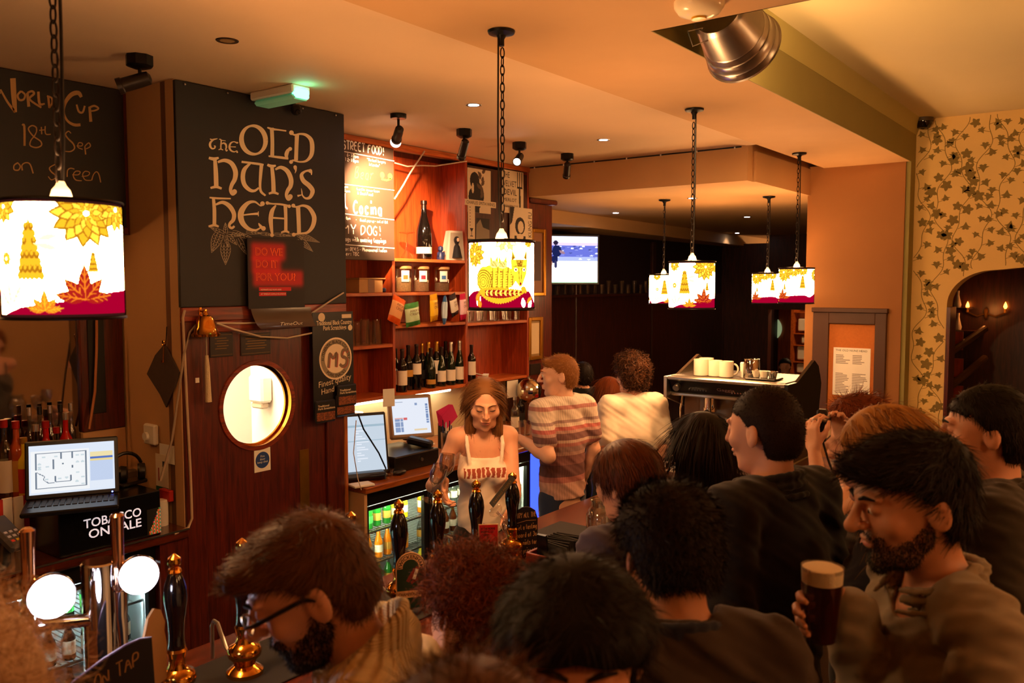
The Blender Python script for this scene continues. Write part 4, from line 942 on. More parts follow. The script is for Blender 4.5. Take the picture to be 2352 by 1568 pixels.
b = MB().sphere((0, 0, 0), .112, 34, 20); b.build('mirror_ball', mat('mirror_tiles', '#d8d0bc', .10, 1.0), t, smooth=False); MB().cyl((0, 0, .108), (0, 0, .13), .012, n=10).cyl((0, 0, .13), (0, 0, .30), .003, n=6).build('hanger', STEEL, t)
q = at(1180, 868, Y=4.46); o = MB().box((0, 0, 0), (.16, .002, .15), None).build('paper_notice', PAPER, smooth=False); o.location = (5.98, YB + .0, 1.165); tag(o, 'pale paper notice taped below the shelf end', 'notice')
for i, (u, y, k, g, l, c, s) in enumerate(((1183, 4.35, 'spirit', CLEARB, LABW, SILV, 'clear spirit bottle with a silver cap on the back counter'), (1196, 4.45, 'bordeaux', DARKG, LABK, FOILD, 'dark liqueur bottle on the back counter'), (1232, 4.3, 'spirit', CLEARB, LABY, FOILR, 'clear bottle with a red cap behind the disco ball'), (1222, 4.45, 'beer', AMBERG, LABW, FOILG, 'amber bottle below the disco ball'))):
 p = at(u, 1000, Y=y); bottle((p.x, y, ZC), .30, .036, g, l, c, k, s, group='bottles on the back counter')
for i, u in enumerate((1200, 1212, 1226, 1240)): p = at(u, 1005, Y=4.15); tumbler((p.x, 4.15, ZC), .13, .028, .036, 'clear tumbler on the back counter under the disco ball', 'tumblers under the disco ball')
# ================================================================== glass-door fridges
FR_W = mat('fridge_white', '#e4ece8', .4)
def fridge(x0, x1, y0, y1, z0, z1, label, ndoor, glow, power, name='bottle_fridge', lv=(.36, .66), open_last=False):
 t = thing(name, label, 'fridge', ((x0 + x1) / 2, (y0 + y1) / 2, z0), 0)
 def P(b, nm, m): return b.build(nm, m, t, world=True, smooth=False)
 P(MB().bx(x0, x0 + .02, y0 + .04, y1, z0, z1), 'side', BLKP); P(MB().bx(x1 - .02, x1, y0 + .04, y1, z0, z1), 'side', BLKP)
 P(MB().bx(x0 + .02, x1 - .02, y1 - .02, y1, z0, z1), 'back', FR_W); P(MB().bx(x0 + .02, x1 - .02, y0 + .04, y1 - .02, z0, z0 + .06), 'plinth', BLKP)
 P(MB().bx(x0, x1, y0, y1 - .02, z1 - .09, z1), 'header', BLKP); P(MB().bx(x0 + .02, x1 - .02, y0 + .03, y0 + .034, z1 - .055, z1 - .05), 'chrome_strip', STEEL)
 P(MB().bx(x0 + .021, x0 + .026, y0 + .05, y1 - .021, z0 + .06, z1 - .09), 'liner', FR_W); P(MB().bx(x1 - .026, x1 - .021, y0 + .05, y1 - .021, z0 + .06, z1 - .09), 'liner', FR_W)
 H = z1 - .09 - z0 - .06; zs = [z0 + .06] + [z0 + .06 + H * f for f in lv]
 for z in zs[1:]:
  sh = MB().bx(x0 + .03, x1 - .03, y0 + .07, y0 + .08, z - .012, z);
  for k in range(int((x1 - x0 - .06) / .03)): sh.bx(x0 + .03 + .03 * k, x0 + .034 + .03 * k, y0 + .08, y1 - .03, z - .006, z - .002)
  o = P(sh, 'wire_shelf', STEEL); o['kind'] = 'stuff'
 w = (x1 - x0) / ndoor
 for i in range(ndoor):
  a, q = x0 + w * i + .004, x0 + w * (i + 1) - .004
  d = P(MB().bx(a, a + .04, y0, y0 + .035, z0 + .03, z1 - .095, .004), 'door_stile', BLKP); P(MB().bx(q - .04, q, y0, y0 + .035, z0 + .03, z1 - .095, .004), 'door_stile', BLKP)
  P(MB().bx(a + .04, q - .04, y0, y0 + .035, z0 + .03, z0 + .075, .004), 'door_rail', BLKP); P(MB().bx(a + .04, q - .04, y0, y0 + .035, z1 - .125, z1 - .095, .004), 'door_rail', BLKP)
  if not (open_last and i == ndoor - 1): P(MB().bx(a + .04, q - .04, y0 + .014, y0 + .018, z0 + .075, z1 - .125), 'door_glass', glass('fridge_pane', '#f4f8f6', .02, .02, .18))
 P(MB().bx(x0 + .04, x1 - .04, y0 + .06, y0 + .08, z1 - .115, z1 - .092), 'lamp_strip', emis('fridge_lamp_%d' % power, glow, power))
 P(MB().bx(x0 + .03, x0 + .04, y0 + .05, y0 + .06, z0 + .1, z1 - .13), 'lamp_strip', emis('fridge_lamp_%d' % power, glow, power))
 return t, zs
t, zs = fridge(3.66, 5.46, 3.93, 4.6, 0.0, .775, 'black glass-door fridge under the back counter behind the barmaid', 3, (.95, 1.0, .72), 75, lv=(.34, .68))
kinds = [(GRN2, LABG, FOILG, 'beer'), (GRN2, LABY, SILV, 'beer'), (YEL2, LABW, SILV, 'mixer'), (ORG2, LABW, FOILG, 'mixer'), (ORG2, LABY, FOILG, 'mixer'), (CLEARB, LABY, SILV, 'mixer'), (AMBERG, LABW, FOILG, 'beer'), (CLEARB, LABW, SILV, 'mixer')]
rr = random.Random(4); cname = {GRN2: 'green', YEL2: 'yellow', ORG2: 'orange', CLEARB: 'clear', AMBERG: 'amber'}
lvn = ('bottom', 'middle', 'top')
for li, z in enumerate(zs):
 for i in range(19):
  x = 3.74 + i * .085
  if 4.20 < x < 4.30 or 4.80 < x < 4.9: continue
  k = kinds[(i // 3 + li * 3) % 8] if li < 2 else kinds[min(5, i // 2) if i < 8 else 7]
  bottle((x, 4.06 + .02 * rr.random(), z + .001), .195, .029, k[0], k[1], k[2], k[3], '%s bottle on the %s shelf of the fridge behind the barmaid' % (cname[k[0]], lvn[li]), group='%s bottles on the %s fridge shelf' % (cname[k[0]], lvn[li]), lab=(.2, .45), n=10)
# ================================================================== tracing lettering seen in perspective onto its real board
def catmull(P, n=6):
 if len(P) < 3: return P
 Q = []; m = len(P)
 for i in range(m - 1):
  p0, p1, p2, p3 = P[max(i - 1, 0)], P[i], P[i + 1], P[min(i + 2, m - 1)]
  for k in range(n):
   t = k / n; Q.append(tuple(.5 * ((2 * b) + (-a + c) * t + (2 * a - 5 * b + 4 * c - d) * t * t + (-a + 3 * b - 3 * c + d) * t ** 3) for a, b, c, d in zip(p0, p1, p2, p3)))
 return Q + [P[-1]]
def on_board(mb, pts, plane, n=6):
 """pts: (u, v, width in px) along a painted stroke; put on the board plane"""
 Q = catmull(pts, n); vs = []
 for i, (u, v, w) in enumerate(Q):
  a = Q[max(i - 1, 0)]; b = Q[min(i + 1, len(Q) - 1)]; dx, dy = b[0] - a[0], b[1] - a[1]; L = math.hypot(dx, dy) or 1
  nx, ny = -dy / L * w / 2, dx / L * w / 2
  vs += [at(u - nx, v - ny, **plane), at(u + nx, v + ny, **plane)]
 mb.add(vs, [(2 * i, 2 * i + 1, 2 * i + 3, 2 * i + 2) for i in range(len(Q) - 1)])
def dot_on(mb, u, v, r, plane, n=14):
 mb.add([at(u + r * math.cos(2 * PI * k / n), v - r * math.sin(2 * PI * k / n), **plane) for k in range(n)], [tuple(range(n))])
# ================================================================== the pub sign board over the kitchen door
t = thing('pub_sign_board', 'large black board lettered THE OLD NUN\'S HEAD above the kitchen door', 'sign', ((X0 + X1) / 2, YD - .022, 1.975))
MB().bx(X0 - .004, X1, YD - .022, YD - .001, 1.975, ZL - .006, .003).build('panel', BLK, t, world=True, smooth=False)
for k in range(5): MB().sphere((X0 + .05 + k * .25, YD - .026, ZL - .022), .006, 8, 6).build('screw', STEEL, t, world=True)
S = 4.48
def cv(l): return [(460 + x / S, 270 + y / S, w / S) for x, y, w in l]
STROKES = [
 [(100,218,8),(120,228,16),(150,222,14),(178,216,6)], [(140,225,12),(106,255,22),(101,290,24),(120,318,16),(145,315,14),(153,296,16),(140,290,8)],
 [(194,222,8),(214,232,14),(212,290,15),(212,326,14)], [(188,331,8),(212,324,12),(236,334,8)], [(215,232,9),(262,240,6)], [(218,272,10),(240,262,16),(262,275,20),(268,305,18),(262,325,14),(270,342,14),(281,331,10)],
 [(382,262,16),(345,248,10),(312,265,18),(300,305,22),(316,338,18),(350,352,12),(376,342,8),(382,358,12)], [(310,300,8),(366,302,9)],
 [(735,105,40),(742,250,38),(740,400,40)], [(690,102,14),(740,118,24),(800,125,16),(885,137,14)], [(703,396,16),(760,402,22),(840,412,26),(906,422,20)], [(892,424,20),(886,380,40),(905,335,34),(936,322,14)],
 [(995,170,44),(990,300,40),(985,440,40)], [(940,165,18),(975,178,18),(1030,168,20),(1090,180,30),(1140,230,42),(1152,310,46),(1140,390,40),(1090,445,24),(1020,455,16),(960,440,18),(935,450,18)],
 [(150,425,34),(160,560,46),(165,722,46)], [(105,724,22),(165,712,28),(220,730,22)], [(88,414,26),(140,425,34),(190,413,20)], [(180,458,22),(250,440,36),(320,470,46),(361,550,50),(356,630,46),(325,690,40),(312,745,34),(332,787,32),(366,768,26)],
 [(425,455,22),(500,464,22),(600,477,24),(652,486,18)], [(520,467,16),(456,530,42),(438,610,46),(455,690,44),(510,745,36),(560,752,26),(602,722,18)], [(630,485,38),(620,600,32),(615,700,26),(626,762,26),(672,802,18)],
 [(737,500,34),(750,640,42),(755,780,44)], [(705,782,20),(755,770,26),(806,787,20)], [(690,485,24),(735,500,32),(778,493,18)], [(772,534,20),(830,512,34),(895,550,46),(932,630,48),(930,700,44),(900,750,40),(886,800,32),(906,841,30),(938,822,24)],
 [(977,515,36),(983,545,16),(974,573,4)],
 [(1145,590,8),(1136,548,26),(1082,552,20),(1042,590,36),(1062,650,46),(1120,700,48),(1155,755,46),(1130,818,34),(1085,830,20),(1052,800,14),(1045,762,12),(1040,728,4)], [(1000,806,22),(1042,795,10)],
 [(135,830,30),(145,950,38),(145,1110,38)], [(85,1120,20),(145,1107,26),(190,1122,20)], [(95,822,16),(180,830,20),(314,833,14)], [(160,895,20),(230,872,34),(300,910,46),(345,985,44),(340,1050,40),(305,1090,30),(300,1120,26),(325,1136,26),(352,1116,22)],
 [(640,892,28),(618,905,14),(560,866,22),(490,880,38),(430,950,58),(416,1020,60),(440,1090,52),(500,1145,36),(570,1158,22),(620,1135,16),(650,1150,26)], [(440,1003,14),(520,993,18),(600,988,26)], [(598,964,8),(598,1015,8)], [(600,1085,8),(615,1110,26),(640,1135,28)],
 [(695,880,26),(740,886,16),(830,892,20),(918,910,20)], [(778,902,14),(740,960,42),(725,1040,46),(730,1120,38),(742,1205,22)], [(875,900,38),(880,1030,34),(880,1172,34)], [(832,1182,16),(880,1168,24),(916,1184,16)], [(738,1030,20),(885,1040,16)],
 [(965,918,16),(1000,917,18),(1060,905,24),(1120,930,38),(1165,1000,46),(1172,1060,46),(1150,1130,40),(1100,1182,26),(1020,1192,16),(965,1200,18)], [(1006,920,44),(1012,1050,42),(1016,1188,40)]]
DOTS = [(938,155,24),(925,322,20),(935,456,20),(352,762,26),(926,812,25),(1132,548,20),(640,885,24),(650,1140,24),(690,878,18),(915,912,18),(738,1208,20),(958,905,20),(962,1204,20),(976,508,18),(382,258,9),(380,355,9)]
b = MB()
for i, s in enumerate(STROKES): on_board(b, cv(s), dict(Y=YD - .0232 - .00002 * i))
n = 44; ring = []
for k in range(n + 1):
 a = 2 * PI * k / n; ring.append((460 + (548 + 124 * math.cos(a) + 8 * math.sin(a)) / S, 270 + (230 + 146 * math.sin(a)) / S, (22 + 28 * abs(math.cos(a + .25)) ** 1.2) / S))
on_board(b, ring, dict(Y=YD - .0235), 1)
for (x, y, r) in DOTS: dot_on(b, 460 + x / S, 270 + y / S, r / S, dict(Y=YD - .0246))
b.build('uncial_lettering', CREAM, t, world=True, smooth=False)
b = MB()
def hop(x, y, L, w, rot, rows=6, leaf=False):
 ca, sa = math.cos(rot), math.sin(rot)
 def T(a, q): return (460 + (x + a * ca - q * sa) / S, 270 + (y + a * sa + q * ca) / S, 4.2 / S)
 def wd(k): return w * math.sin(PI * min(1, .12 + .88 * k) ** .7) * (1 if k < 1 else 0)
 for sg in (-1, 1): on_board(b, [T(L * k, sg * wd(k)) for k in np.linspace(0, 1, 9)], dict(Y=YD - .0233), 2)
 if leaf:
  on_board(b, [T(0, 0), T(L, 0)], dict(Y=YD - .0233), 1)
  for k in (.3, .5, .7):
   for sg in (-1, 1): on_board(b, [T(L * k, 0), T(L * (k + .15), sg * wd(k) * .8)], dict(Y=YD - .0233), 1)
 else:
  for i in range(1, rows):
   k = i / rows
   for j in (-.66, 0, .66):
    q = wd(k) * j; on_board(b, [T(L * (k - .06), q - wd(k) * .33), T(L * (k + .07), q), T(L * (k - .06), q + wd(k) * .33)], dict(Y=YD - .0233), 2)
   on_board(b, [T(L * (k - 1 / rows), wd(k) * .33), T(L * k, wd(k) * .33)], dict(Y=YD - .0233), 1); on_board(b, [T(L * (k - 1 / rows), -wd(k) * .33), T(L * k, -wd(k) * .33)], dict(Y=YD - .0233), 1)
hop(195, 1190, 215, 55, 1.95, 7); hop(260, 1290, 225, 52, 1.57, 7)
for (x, y, L, w, r) in ((250, 1200, 170, 24, 3.6), (260, 1190, 110, 22, 4.7), (270, 1195, 150, 22, .15), (280, 1210, 140, 26, .8), (255, 1210, 130, 20, 1.3), (330, 1180, 130, 24, .2), (390, 1240, 190, 30, 1.1), (400, 1200, 150, 22, .3)): hop(x, y, L, w, r, leaf=True)
for (x, y, L, w, r) in ((470, 1175, 170, 18, .1), (620, 1190, 150, 16, .15), (760, 1200, 170, 16, .1), (900, 1210, 140, 14, -.1)): hop(x, y, L, w, r, leaf=True)
hop(1000, 1200, 245, 30, .35, 9); hop(1010, 1240, 205, 32, .75, 8); hop(1020, 1300, 200, 26, 1.45, 8)
b.build('hop_drawing', CHALKD, t, world=True, smooth=False)
# ================================================================== poster in a clear holder, taped under the lettering
yp = YD - .05; q = [at(567, 545, Y=yp), at(684, 551, Y=yp), at(700, 705, Y=yp), at(578, 709, Y=yp)]
t = thing('neon_poster', 'black poster with red neon words DO WE DO IT FOR YOU', 'poster', (q[0] + q[2]) / 2)
ex = Vector((1, 0, .0)); ez = Vector((0, 0, 1)); w = q[2].x - q[3].x + .02; h = q[0].z - q[3].z; ll = Vector((q[3].x - .02, yp, q[3].z))
MB().bx(ll.x, ll.x + w, yp, yp + .004, ll.z, ll.z + h).build('sheet', mat('poster_black', '#160d0e', .45), t, world=True, smooth=False)
cvp = Canvas(44, 56, '#160d0e')
for (x0, y0, x1, y1) in ((.12, .74, .60, .88), (.12, .56, .52, .68), (.14, .37, .92, .49)):
 dx = np.maximum(np.maximum(x0 - cvp.X, cvp.X - x1), 0); dy = np.maximum(np.maximum(y0 - cvp.Y, cvp.Y - y1), 0); g = np.exp(-(dx ** 2 + dy ** 2) / .003); cvp.a[..., 0] += .45 * g; cvp.a[..., 1] += .004 * g; cvp.a[..., 2] += .008 * g
cvp.rect(.19, .245, .75, .295, '#c8141c').rect(.19, .18, .67, .23, '#c8141c')
panel(cvp, 'print', (ll.x, yp - .001, ll.z), GX, GZ, w, h, mat('print_ink', attr='Col', rough=.6), t)
NEO = mat('neon_ink', '#ff6a2a', .6); DRK = mat('neon_core', '#a00c08', .6)
for s, y, ww in (('DO WE', .76, .47), ('DO IT', .585, .38), ('FOR YOU?', .40, .70)):
 for bo, mt, dz in ((.02, NEO, .0005), (-.014, DRK, .0009)): letter(s, (ll.x + w * .13, yp - .001, ll.z + h * y), GX, GZ, h * .105, 'neon_word', mt, t, w=w * ww, bold=bo, depth=dz)
letter('NOMINATE OLD NUN\'S HEAD', (ll.x + w * .21, yp - .0012, ll.z + h * .258), GX, GZ, h * .022, 'small_print', PAPER, t, w=w * .36); letter('AT TIMEOUT.COM/LOVELONDON', (ll.x + w * .21, yp - .0012, ll.z + h * .195), GX, GZ, h * .022, 'small_print', PAPER, t, w=w * .44)
b = MB(); n = 8; vs = []
for j in range(n + 1):
 k = j / n; zz = ll.z - .115 * math.sin(k * 1.3) ; yy = yp - .006 - .05 * k ** 1.6
 for i in range(9): vs.append((ll.x + .01 + (w + .03) * i / 8 + .03 * k * (1 - i / 8), yy, zz))
b.add(vs, [(j * 9 + i, j * 9 + i + 1, (j + 1) * 9 + i + 1, (j + 1) * 9 + i) for j in range(n) for i in range(8)]); b.build('plastic_sleeve', mat('clear_sleeve', '#4a3c34', .18, coat=.5), t, world=True)
letter('TimeOut', (ll.x + w * .42, yp - .052, ll.z - .095), (1, 0, 0), (0, -.35, 1), .02, 'sleeve_print', PAPER, t, w=.16, depth=.004)
# ================================================================== kitchen door with porthole
dr = thing('door_1', 'mahogany kitchen door with a round brass-rimmed window', 'door', ((DX0 + DX1) / 2, YD, 0)); dr['kind'] = 'structure'
def D_(b, nm, m, par=dr, **k):
 return b.build(nm, m, par, world=True, **k)
D_(MB().bx(X0 + .002, DX0 + .03, YD - .022, YD + .05, 0, 1.90, .004), 'door_jamb', WOODR, smooth=False); D_(MB().bx(DX1 - .03, X1 - .032, YD - .022, YD + .05, 0, 1.90, .004), 'door_jamb', WOODR, smooth=False)
D_(MB().bx(X0 + .002, X1 - .002, YD - .024, YD + .05, 1.90, 1.974, .004), 'door_head', WOODX, smooth=False); D_(MB().bx(X1 - .03, X1, YD - .02, YD + .0, 0, 1.972, .004), 'edge_strip', wood('amber_strip', '#8a4a1c', '#b8692c', .4, (14, 14, 1.2)), smooth=False)
D_(MB().bx(DX0 + .03, DX1 - .03, YD - .018, YD + .01, 1.84, 1.90, .004), 'door_stop', WOODX, smooth=False)
pc_ = at(592, 930, Y=YD); PR = .232; lx0, lx1, lz1 = DX0 + .032, DX1 - .032, 1.838; y0, y1 = YD - .004, YD + .036
n = 64; vs = []; fs = []
for yy in (y0, y1):
 for k in range(n):
  a = 2 * PI * k / n; c_, s_ = math.cos(a), math.sin(a); vs.append((pc_.x + PR * c_, yy, pc_.z + PR * s_))
 for k in range(n):
  a = 2 * PI * k / n; c_, s_ = math.cos(a), math.sin(a)
  tx = ((lx1 if c_ > 0 else lx0) - pc_.x) / c_ if abs(c_) > 1e-6 else 1e9; tz = ((lz1 if s_ > 0 else .01) - pc_.z) / s_ if abs(s_) > 1e-6 else 1e9
  q_ = min(tx, tz); vs.append((pc_.x + q_ * c_, yy, pc_.z + q_ * s_))
cn = len(vs); vs += [(x, yy, z) for yy in (y0, y1) for (x, z) in ((lx1, lz1), (lx0, lz1), (lx0, .01), (lx1, .01))]
for k in range(n):
 k2 = (k + 1) % n
 fs += [(k, n + k, n + k2, k2), (2 * n + k, 2 * n + k2, 3 * n + k2, 3 * n + k), (k, k2, 2 * n + k2, 2 * n + k)]
 A_, B_ = vs[n + k], vs[n + k2]
 if abs(A_[0] - B_[0]) > 1e-6 and abs(A_[2] - B_[2]) > 1e-6:
  ci = min(range(4), key=lambda i: (vs[cn + i][0] - A_[0]) ** 2 + (vs[cn + i][2] - A_[2]) ** 2); fs += [(n + k, cn + ci, n + k2), (3 * n + k, 3 * n + k2, cn + 4 + ci)]
leaf = D_(MB().add(vs, fs), 'door_leaf', WOODR, smooth=False)
D_(MB().lathe([(PR - .002, -.012), (PR + .022, -.012), (PR + .026, -.004), (PR + .026, .004)], (pc_.x, YD, pc_.z), (0, 1, 0), 56, False), 'porthole_rim', WOODX); D_(MB().lathe([(PR - .001, -.004), (PR - .001, .05), (PR - .012, .05), (PR - .012, .036)], (pc_.x, YD, pc_.z), (0, 1, 0), 56, False), 'porthole_brass', BRASS)
D_(MB().lathe([(.001, .044), (PR - .012, .044)], (pc_.x, YD, pc_.z), (0, 1, 0), 40, False), 'porthole_glass', glass('porthole_pane', '#ffffff', .02, .05))
a = at(583, 1033, Y=y0); c_ = at(621, 1078, Y=y0)
D_(MB().bx(a.x, c_.x, y0 - .003, y0, c_.z, a.z), 'fire_door_sign', PAPER, smooth=False); sc = Vector(((a.x + c_.x) / 2, y0 - .0035, (a.z + c_.z) / 2)); D_(MB().disc(sc, .047, NY, 28), 'blue_disc', mat('sign_blue', '#1c3a78', .5))
letter('Fire\ndoor\nkeep shut', sc + Vector((0, 0, .016)), GX, GZ, .012, 'sign_words', PAPER, dr, 'CENTER', w=.07)
a = at(687, 1034, Y=y0); c_ = at(707, 1165, Y=y0); D_(MB().bx(a.x, c_.x + .012, y0 - .004, y0, c_.z, a.z, .001), 'push_plate', mat('worn_brass', '#b8812e', .3, .9, noise=.3, nscale=12), smooth=False)
for (u0, v0, u1, v1, tx) in ((480, 765, 535, 817, 'ALL THE BEER'), (551, 766, 621, 812, 'AN ALE WELL')):
 a = at(u0, v0, Y=y0); c_ = at(u1, v1, Y=y0); pq = D_(MB().bx(a.x, c_.x, y0 - .006, y0, c_.z, a.z, .002), 'plaque', mat('dark_plaque', '#241610', .4), smooth=False)
 D_(MB().bx(a.x + .008, c_.x - .008, y0 - .0066, y0 - .006, a.z - .012, a.z - .010), 'plaque_border', mat('dull_gold', '#7a5a2c', .4, .6), smooth=False); D_(MB().bx(a.x + .008, c_.x - .008, y0 - .0066, y0 - .006, c_.z + .010, c_.z + .012), 'plaque_border', mat('dull_gold', '#7a5a2c', .4, .6), smooth=False)
 for i in range(5): D_(MB().bx(a.x + .03 + .012 * (i % 2), c_.x - .03 - .012 * ((i + 1) % 2), y0 - .0066, y0 - .006, a.z - .032 - i * .014, a.z - .028 - i * .014), 'plaque_line', mat('dull_gold', '#7a5a2c', .4, .6), smooth=False)
a = at(453, 873, Y=YD - .022); D_(MB().box(a, (.022, .004, .026)), 'door_sensor', PAPER, smooth=False)
lamp('kitchen_light', 'AREA', (3.05, 4.75, 2.5), 60, (1.0, .80, .52), None, .5, (3.05, 4.75, 0), sy=.8)
k = thing('kitchen_lamp', 'ceiling panel light inside the kitchen behind the porthole', 'light', (3.05, 4.75, 2.545)); MB().bx(-.3, .3, -.35, .35, -.03, 0).build('panel', emis('kitchen_panel', (1, .85, .62), 8), k, smooth=False)
c_ = at(600, 892, X=X1 - .09); k = thing('towel_dispenser', 'white hand towel dispenser seen through the porthole', 'dispenser', (X1 - .052, c_.y, c_.z)); MB().bx(-.09, 0, -.075, .075, -.09, .09, .015).build('case', WHITE, k, smooth=False); MB().bx(-.08, -.02, -.06, .06, -.13, -.091, .01).build('tray', mat('grey_tray', '#b8aa96', .5), k, smooth=False)
c_ = at(520, 885, Y=4.75); k = thing('kitchen_poster', 'small tan notice on the kitchen wall behind the porthole', 'notice', (2.6, 4.4, 1.5)); MB().bx(-.035, -.03, -.1, .1, -.2, .2).build('sheet', mat('tan_card', '#b89a64', .7), k, smooth=False)
# ================================================================== bell, cord, wires, snack card
p = at(473, 772, Y=YD - .07); t = thing('bar_bell', 'polished brass bell with a white rope pull by the door', 'bell', p)
k = .0024; MB().lathe([(32 * k * .95, 0), (31 * k, .012), (26 * k, .022), (22 * k, .05), (19 * k, .085), (14 * k, .105), (6 * k, .112), (3.5 * k, .13), (3.5 * k, .14)], n=28).build('bell_cup', BRASS, t); MB().cyl((0, 0, .125), (0, .07, .135), .006, n=8).cyl((0, .05, .11), (0, .05, .15), .010, n=8).build('bracket', BRASS, t)
MB().tube([(0, 0, .03), (.0, -.002, -.05), (.001, 0, -.10)], .004, 6).build('clapper_string', CHALKD, t); MB().tube([(.001, 0, -.10), (.003, 0, -.16), (.004, 0, -.26), (.006, 0, -.345)], [.009, .013, .015, .017], 10).build('rope_tassel', mat('white_rope', '#cbb692', .9, bump=.8, bscale=160), t)
c = MB().tube([at(500, 742, Y=YD - .03), at(560, 742, Y=YD - .03), at(640, 740, Y=YD - .035), at(700, 730, Y=YD - .05), at(760, 690, Y=YD - .04), at(789, 672, Y=YD - .03)], .005, 6)
wbuild(c, 'cable', mat('white_cable', '#c8b49c', .5), at(640, 740, Y=YD - .03), 'pale wire looped along the door head past the poster', 'cable')
c = MB().tube([at(497, 742, Y=YD - .05), at(540, 757, Y=YD - .05), at(600, 773, Y=YD - .05), at(660, 776, Y=YD - .05), at(724, 763, Y=YD - .05)], .005, 6)
wbuild(c, 'cable', mat('white_cable', '#c8b49c', .5), at(600, 773, Y=YD - .05), 'pale wire sagging across the door from bell to snack card', 'cable')
c = MB().tube([at(460, 735, Y=YD - .03), at(436, 762, Y=YD - .03), at(422, 815, Y=YD - .03), at(416, 860, Y=YD - .03), at(410, 905, Y=YD - .03), at(395, 1010, Y=YD - .02), at(368, 1105, Y=YD - .02)], .006, 6)
wbuild(c, 'cable', mat('grey_cable', '#8f7a64', .5), at(420, 830, Y=YD - .03), 'grey cable hanging from the bell down the wall edge', 'cable')
c = MB().tube([at(424, 712, Y=YD - .026), at(420, 730, Y=YD - .026), at(428, 900, Y=YD - .026), at(438, 1100, Y=YD - .026), at(441, 1190, Y=YD - .026), at(432, 1212, Y=YD - .03), at(400, 1226, Y=YD - .05)], .007, 8)
wbuild(c, 'conduit', mat('conduit_white', '#b59c80', .4), at(430, 900, Y=YD - .026), 'white conduit pipe running down the door frame', 'pipe')
yq = YD - .06; a = at(722, 968, Y=yq); c_ = at(814, 716, Y=yq); w = at(814, 960, Y=yq).x - at(718, 960, Y=yq).x; zb = at(766, 968, Y=yq).z; zt = at(766, 716, Y=yq).z; h = zt - zb; x0_ = at(718, 960, Y=yq).x
t = thing('snack_card', 'black hanging card of pork snacks with a round white badge', 'snack card', (x0_ + w / 2, yq, zb))
MB().bx(x0_ + .01, x0_ + w, yq, yq + .005, zb + .03, zt, .002).build('card', mat('card_black', '#0f0a0a', .4), t, world=True, smooth=False)
bc_ = Vector((x0_ + w * .56, yq - .001, zb + h * .575));
MB().disc(bc_, .128, NY, 40).build('badge', mat('badge_cream', '#e2cdb0', .6), t, world=True); MB().disc(bc_ + NY * .0006, .118, NY, 40).build('badge_ring', mat('badge_ring', '#8f7f66', .6), t, world=True); MB().disc(bc_ + NY * .0012, .088, NY, 40).build('badge_centre', mat('badge_cream', '#e2cdb0', .6), t, world=True)
letter('AUTHENTIC BLACK COUNTRY', bc_ + NY * .0015, GX, GZ, .02, 'badge_words', mat('ink', INK, .7), t, 'CENTER', w=.31, curve=.093, bold=.01); letter('PORK SNACKS', bc_ + NY * .0015, GX, GZ, .02, 'badge_words', mat('ink', INK, .7), t, 'CENTER', w=.17, curve=-.113, bold=.01)
b = MB(); chalk(b, 'MS', bc_ + Vector((-.062, -.0024, -.05)), GX, GZ, .10, .165, .018, 0, slant=.12); b.build('monogram', mat('grey_monogram', '#77604c', .6), t, world=True, smooth=False)
b = MB(); chalk(b, 'MS', bc_ + Vector((-.057, -.0022, -.053)), GX, GZ, .10, .165, .018, 0, slant=.12); b.build('monogram_shadow', mat('red_monogram', '#a8302c', .6), t, world=True, smooth=False)
CRM = mat('card_cream', '#d8c4a4', .6)
letter('Traditional Black Country', (x0_ + w * .12, yq - .001, zb + h * .885), GX, (-.0, 0, 1), .026, 'card_words', CRM, t, w=w * .84, bold=.02); letter('Pork Scratchings', (x0_ + w * .27, yq - .001, zb + h * .838), GX, GZ, .026, 'card_words', CRM, t, w=w * .55, bold=.02)
MB().disc((x0_ + w * .24, yq - .001, zb + h * .955), .026, NY, 20).build('small_badge', CRM, t, world=True); MB().bx(x0_ + w * .72, x0_ + w * .95, yq - .0012, yq - .0002, zb + h * .94, zb + h * .975).build('barcode', CRM, t, world=True, smooth=False); MB().disc((x0_ + w * .92, yq - .001, zb + h * .85), .018, NY, 18).build('price_dot', CRM, t, world=True)
letter('Finest quality', (x0_ + w * .14, yq - .001, zb + h * .325), (1, 0, .12), GZ, .036, 'card_words', CRM, t, w=w * .78); letter('Hand', (x0_ + w * .2, yq - .001, zb + h * .26), (1, 0, .12), GZ, .034, 'card_words', CRM, t, w=w * .3)
for i, (fx_, fz) in enumerate(((.02, .0), (.52, .12), (.50, .03))):
 pk = MB().box((x0_ + w * (fx_ + .24), yq - .012 - .008 * (i == 1), zb + h * (fz + .11)), (w * .47, .018, h * .20), None, .007).build('snack_packet', mat('card_black', '#0f0a0a', .4), t, world=True, smooth=False)
 yy = yq - .0225 - .008 * (i == 1)
 cq = Canvas(16, 10, '#6a3412'); cq.a[..., :3] *= (.5 + 1.3 * RNG.random((10, 16, 1))); panel(cq, 'snack_picture', (x0_ + w * (fx_ + .02), yy, zb + h * (fz + .03)), GX, GZ, w * .43, h * .075, mat('print_ink', attr='Col', rough=.6), t)
 letter('Traditional\nPork Scratchings', (x0_ + w * (fx_ + .05), yy, zb + h * (fz + .155)), GX, GZ, .012, 'packet_words', CRM, t, w=w * .4, bold=.02)
c = MB().tube([at(818, 965, Y=3.9), at(812, 1040, Y=3.9), at(822, 1100, Y=3.88), at(830, 1125, Y=3.86)], .003, 5); wbuild(c, 'string', mat('white_cable', '#c8b49c', .5), at(815, 1040, Y=3.9), 'thin white string hanging in front of the order monitor', 'string')
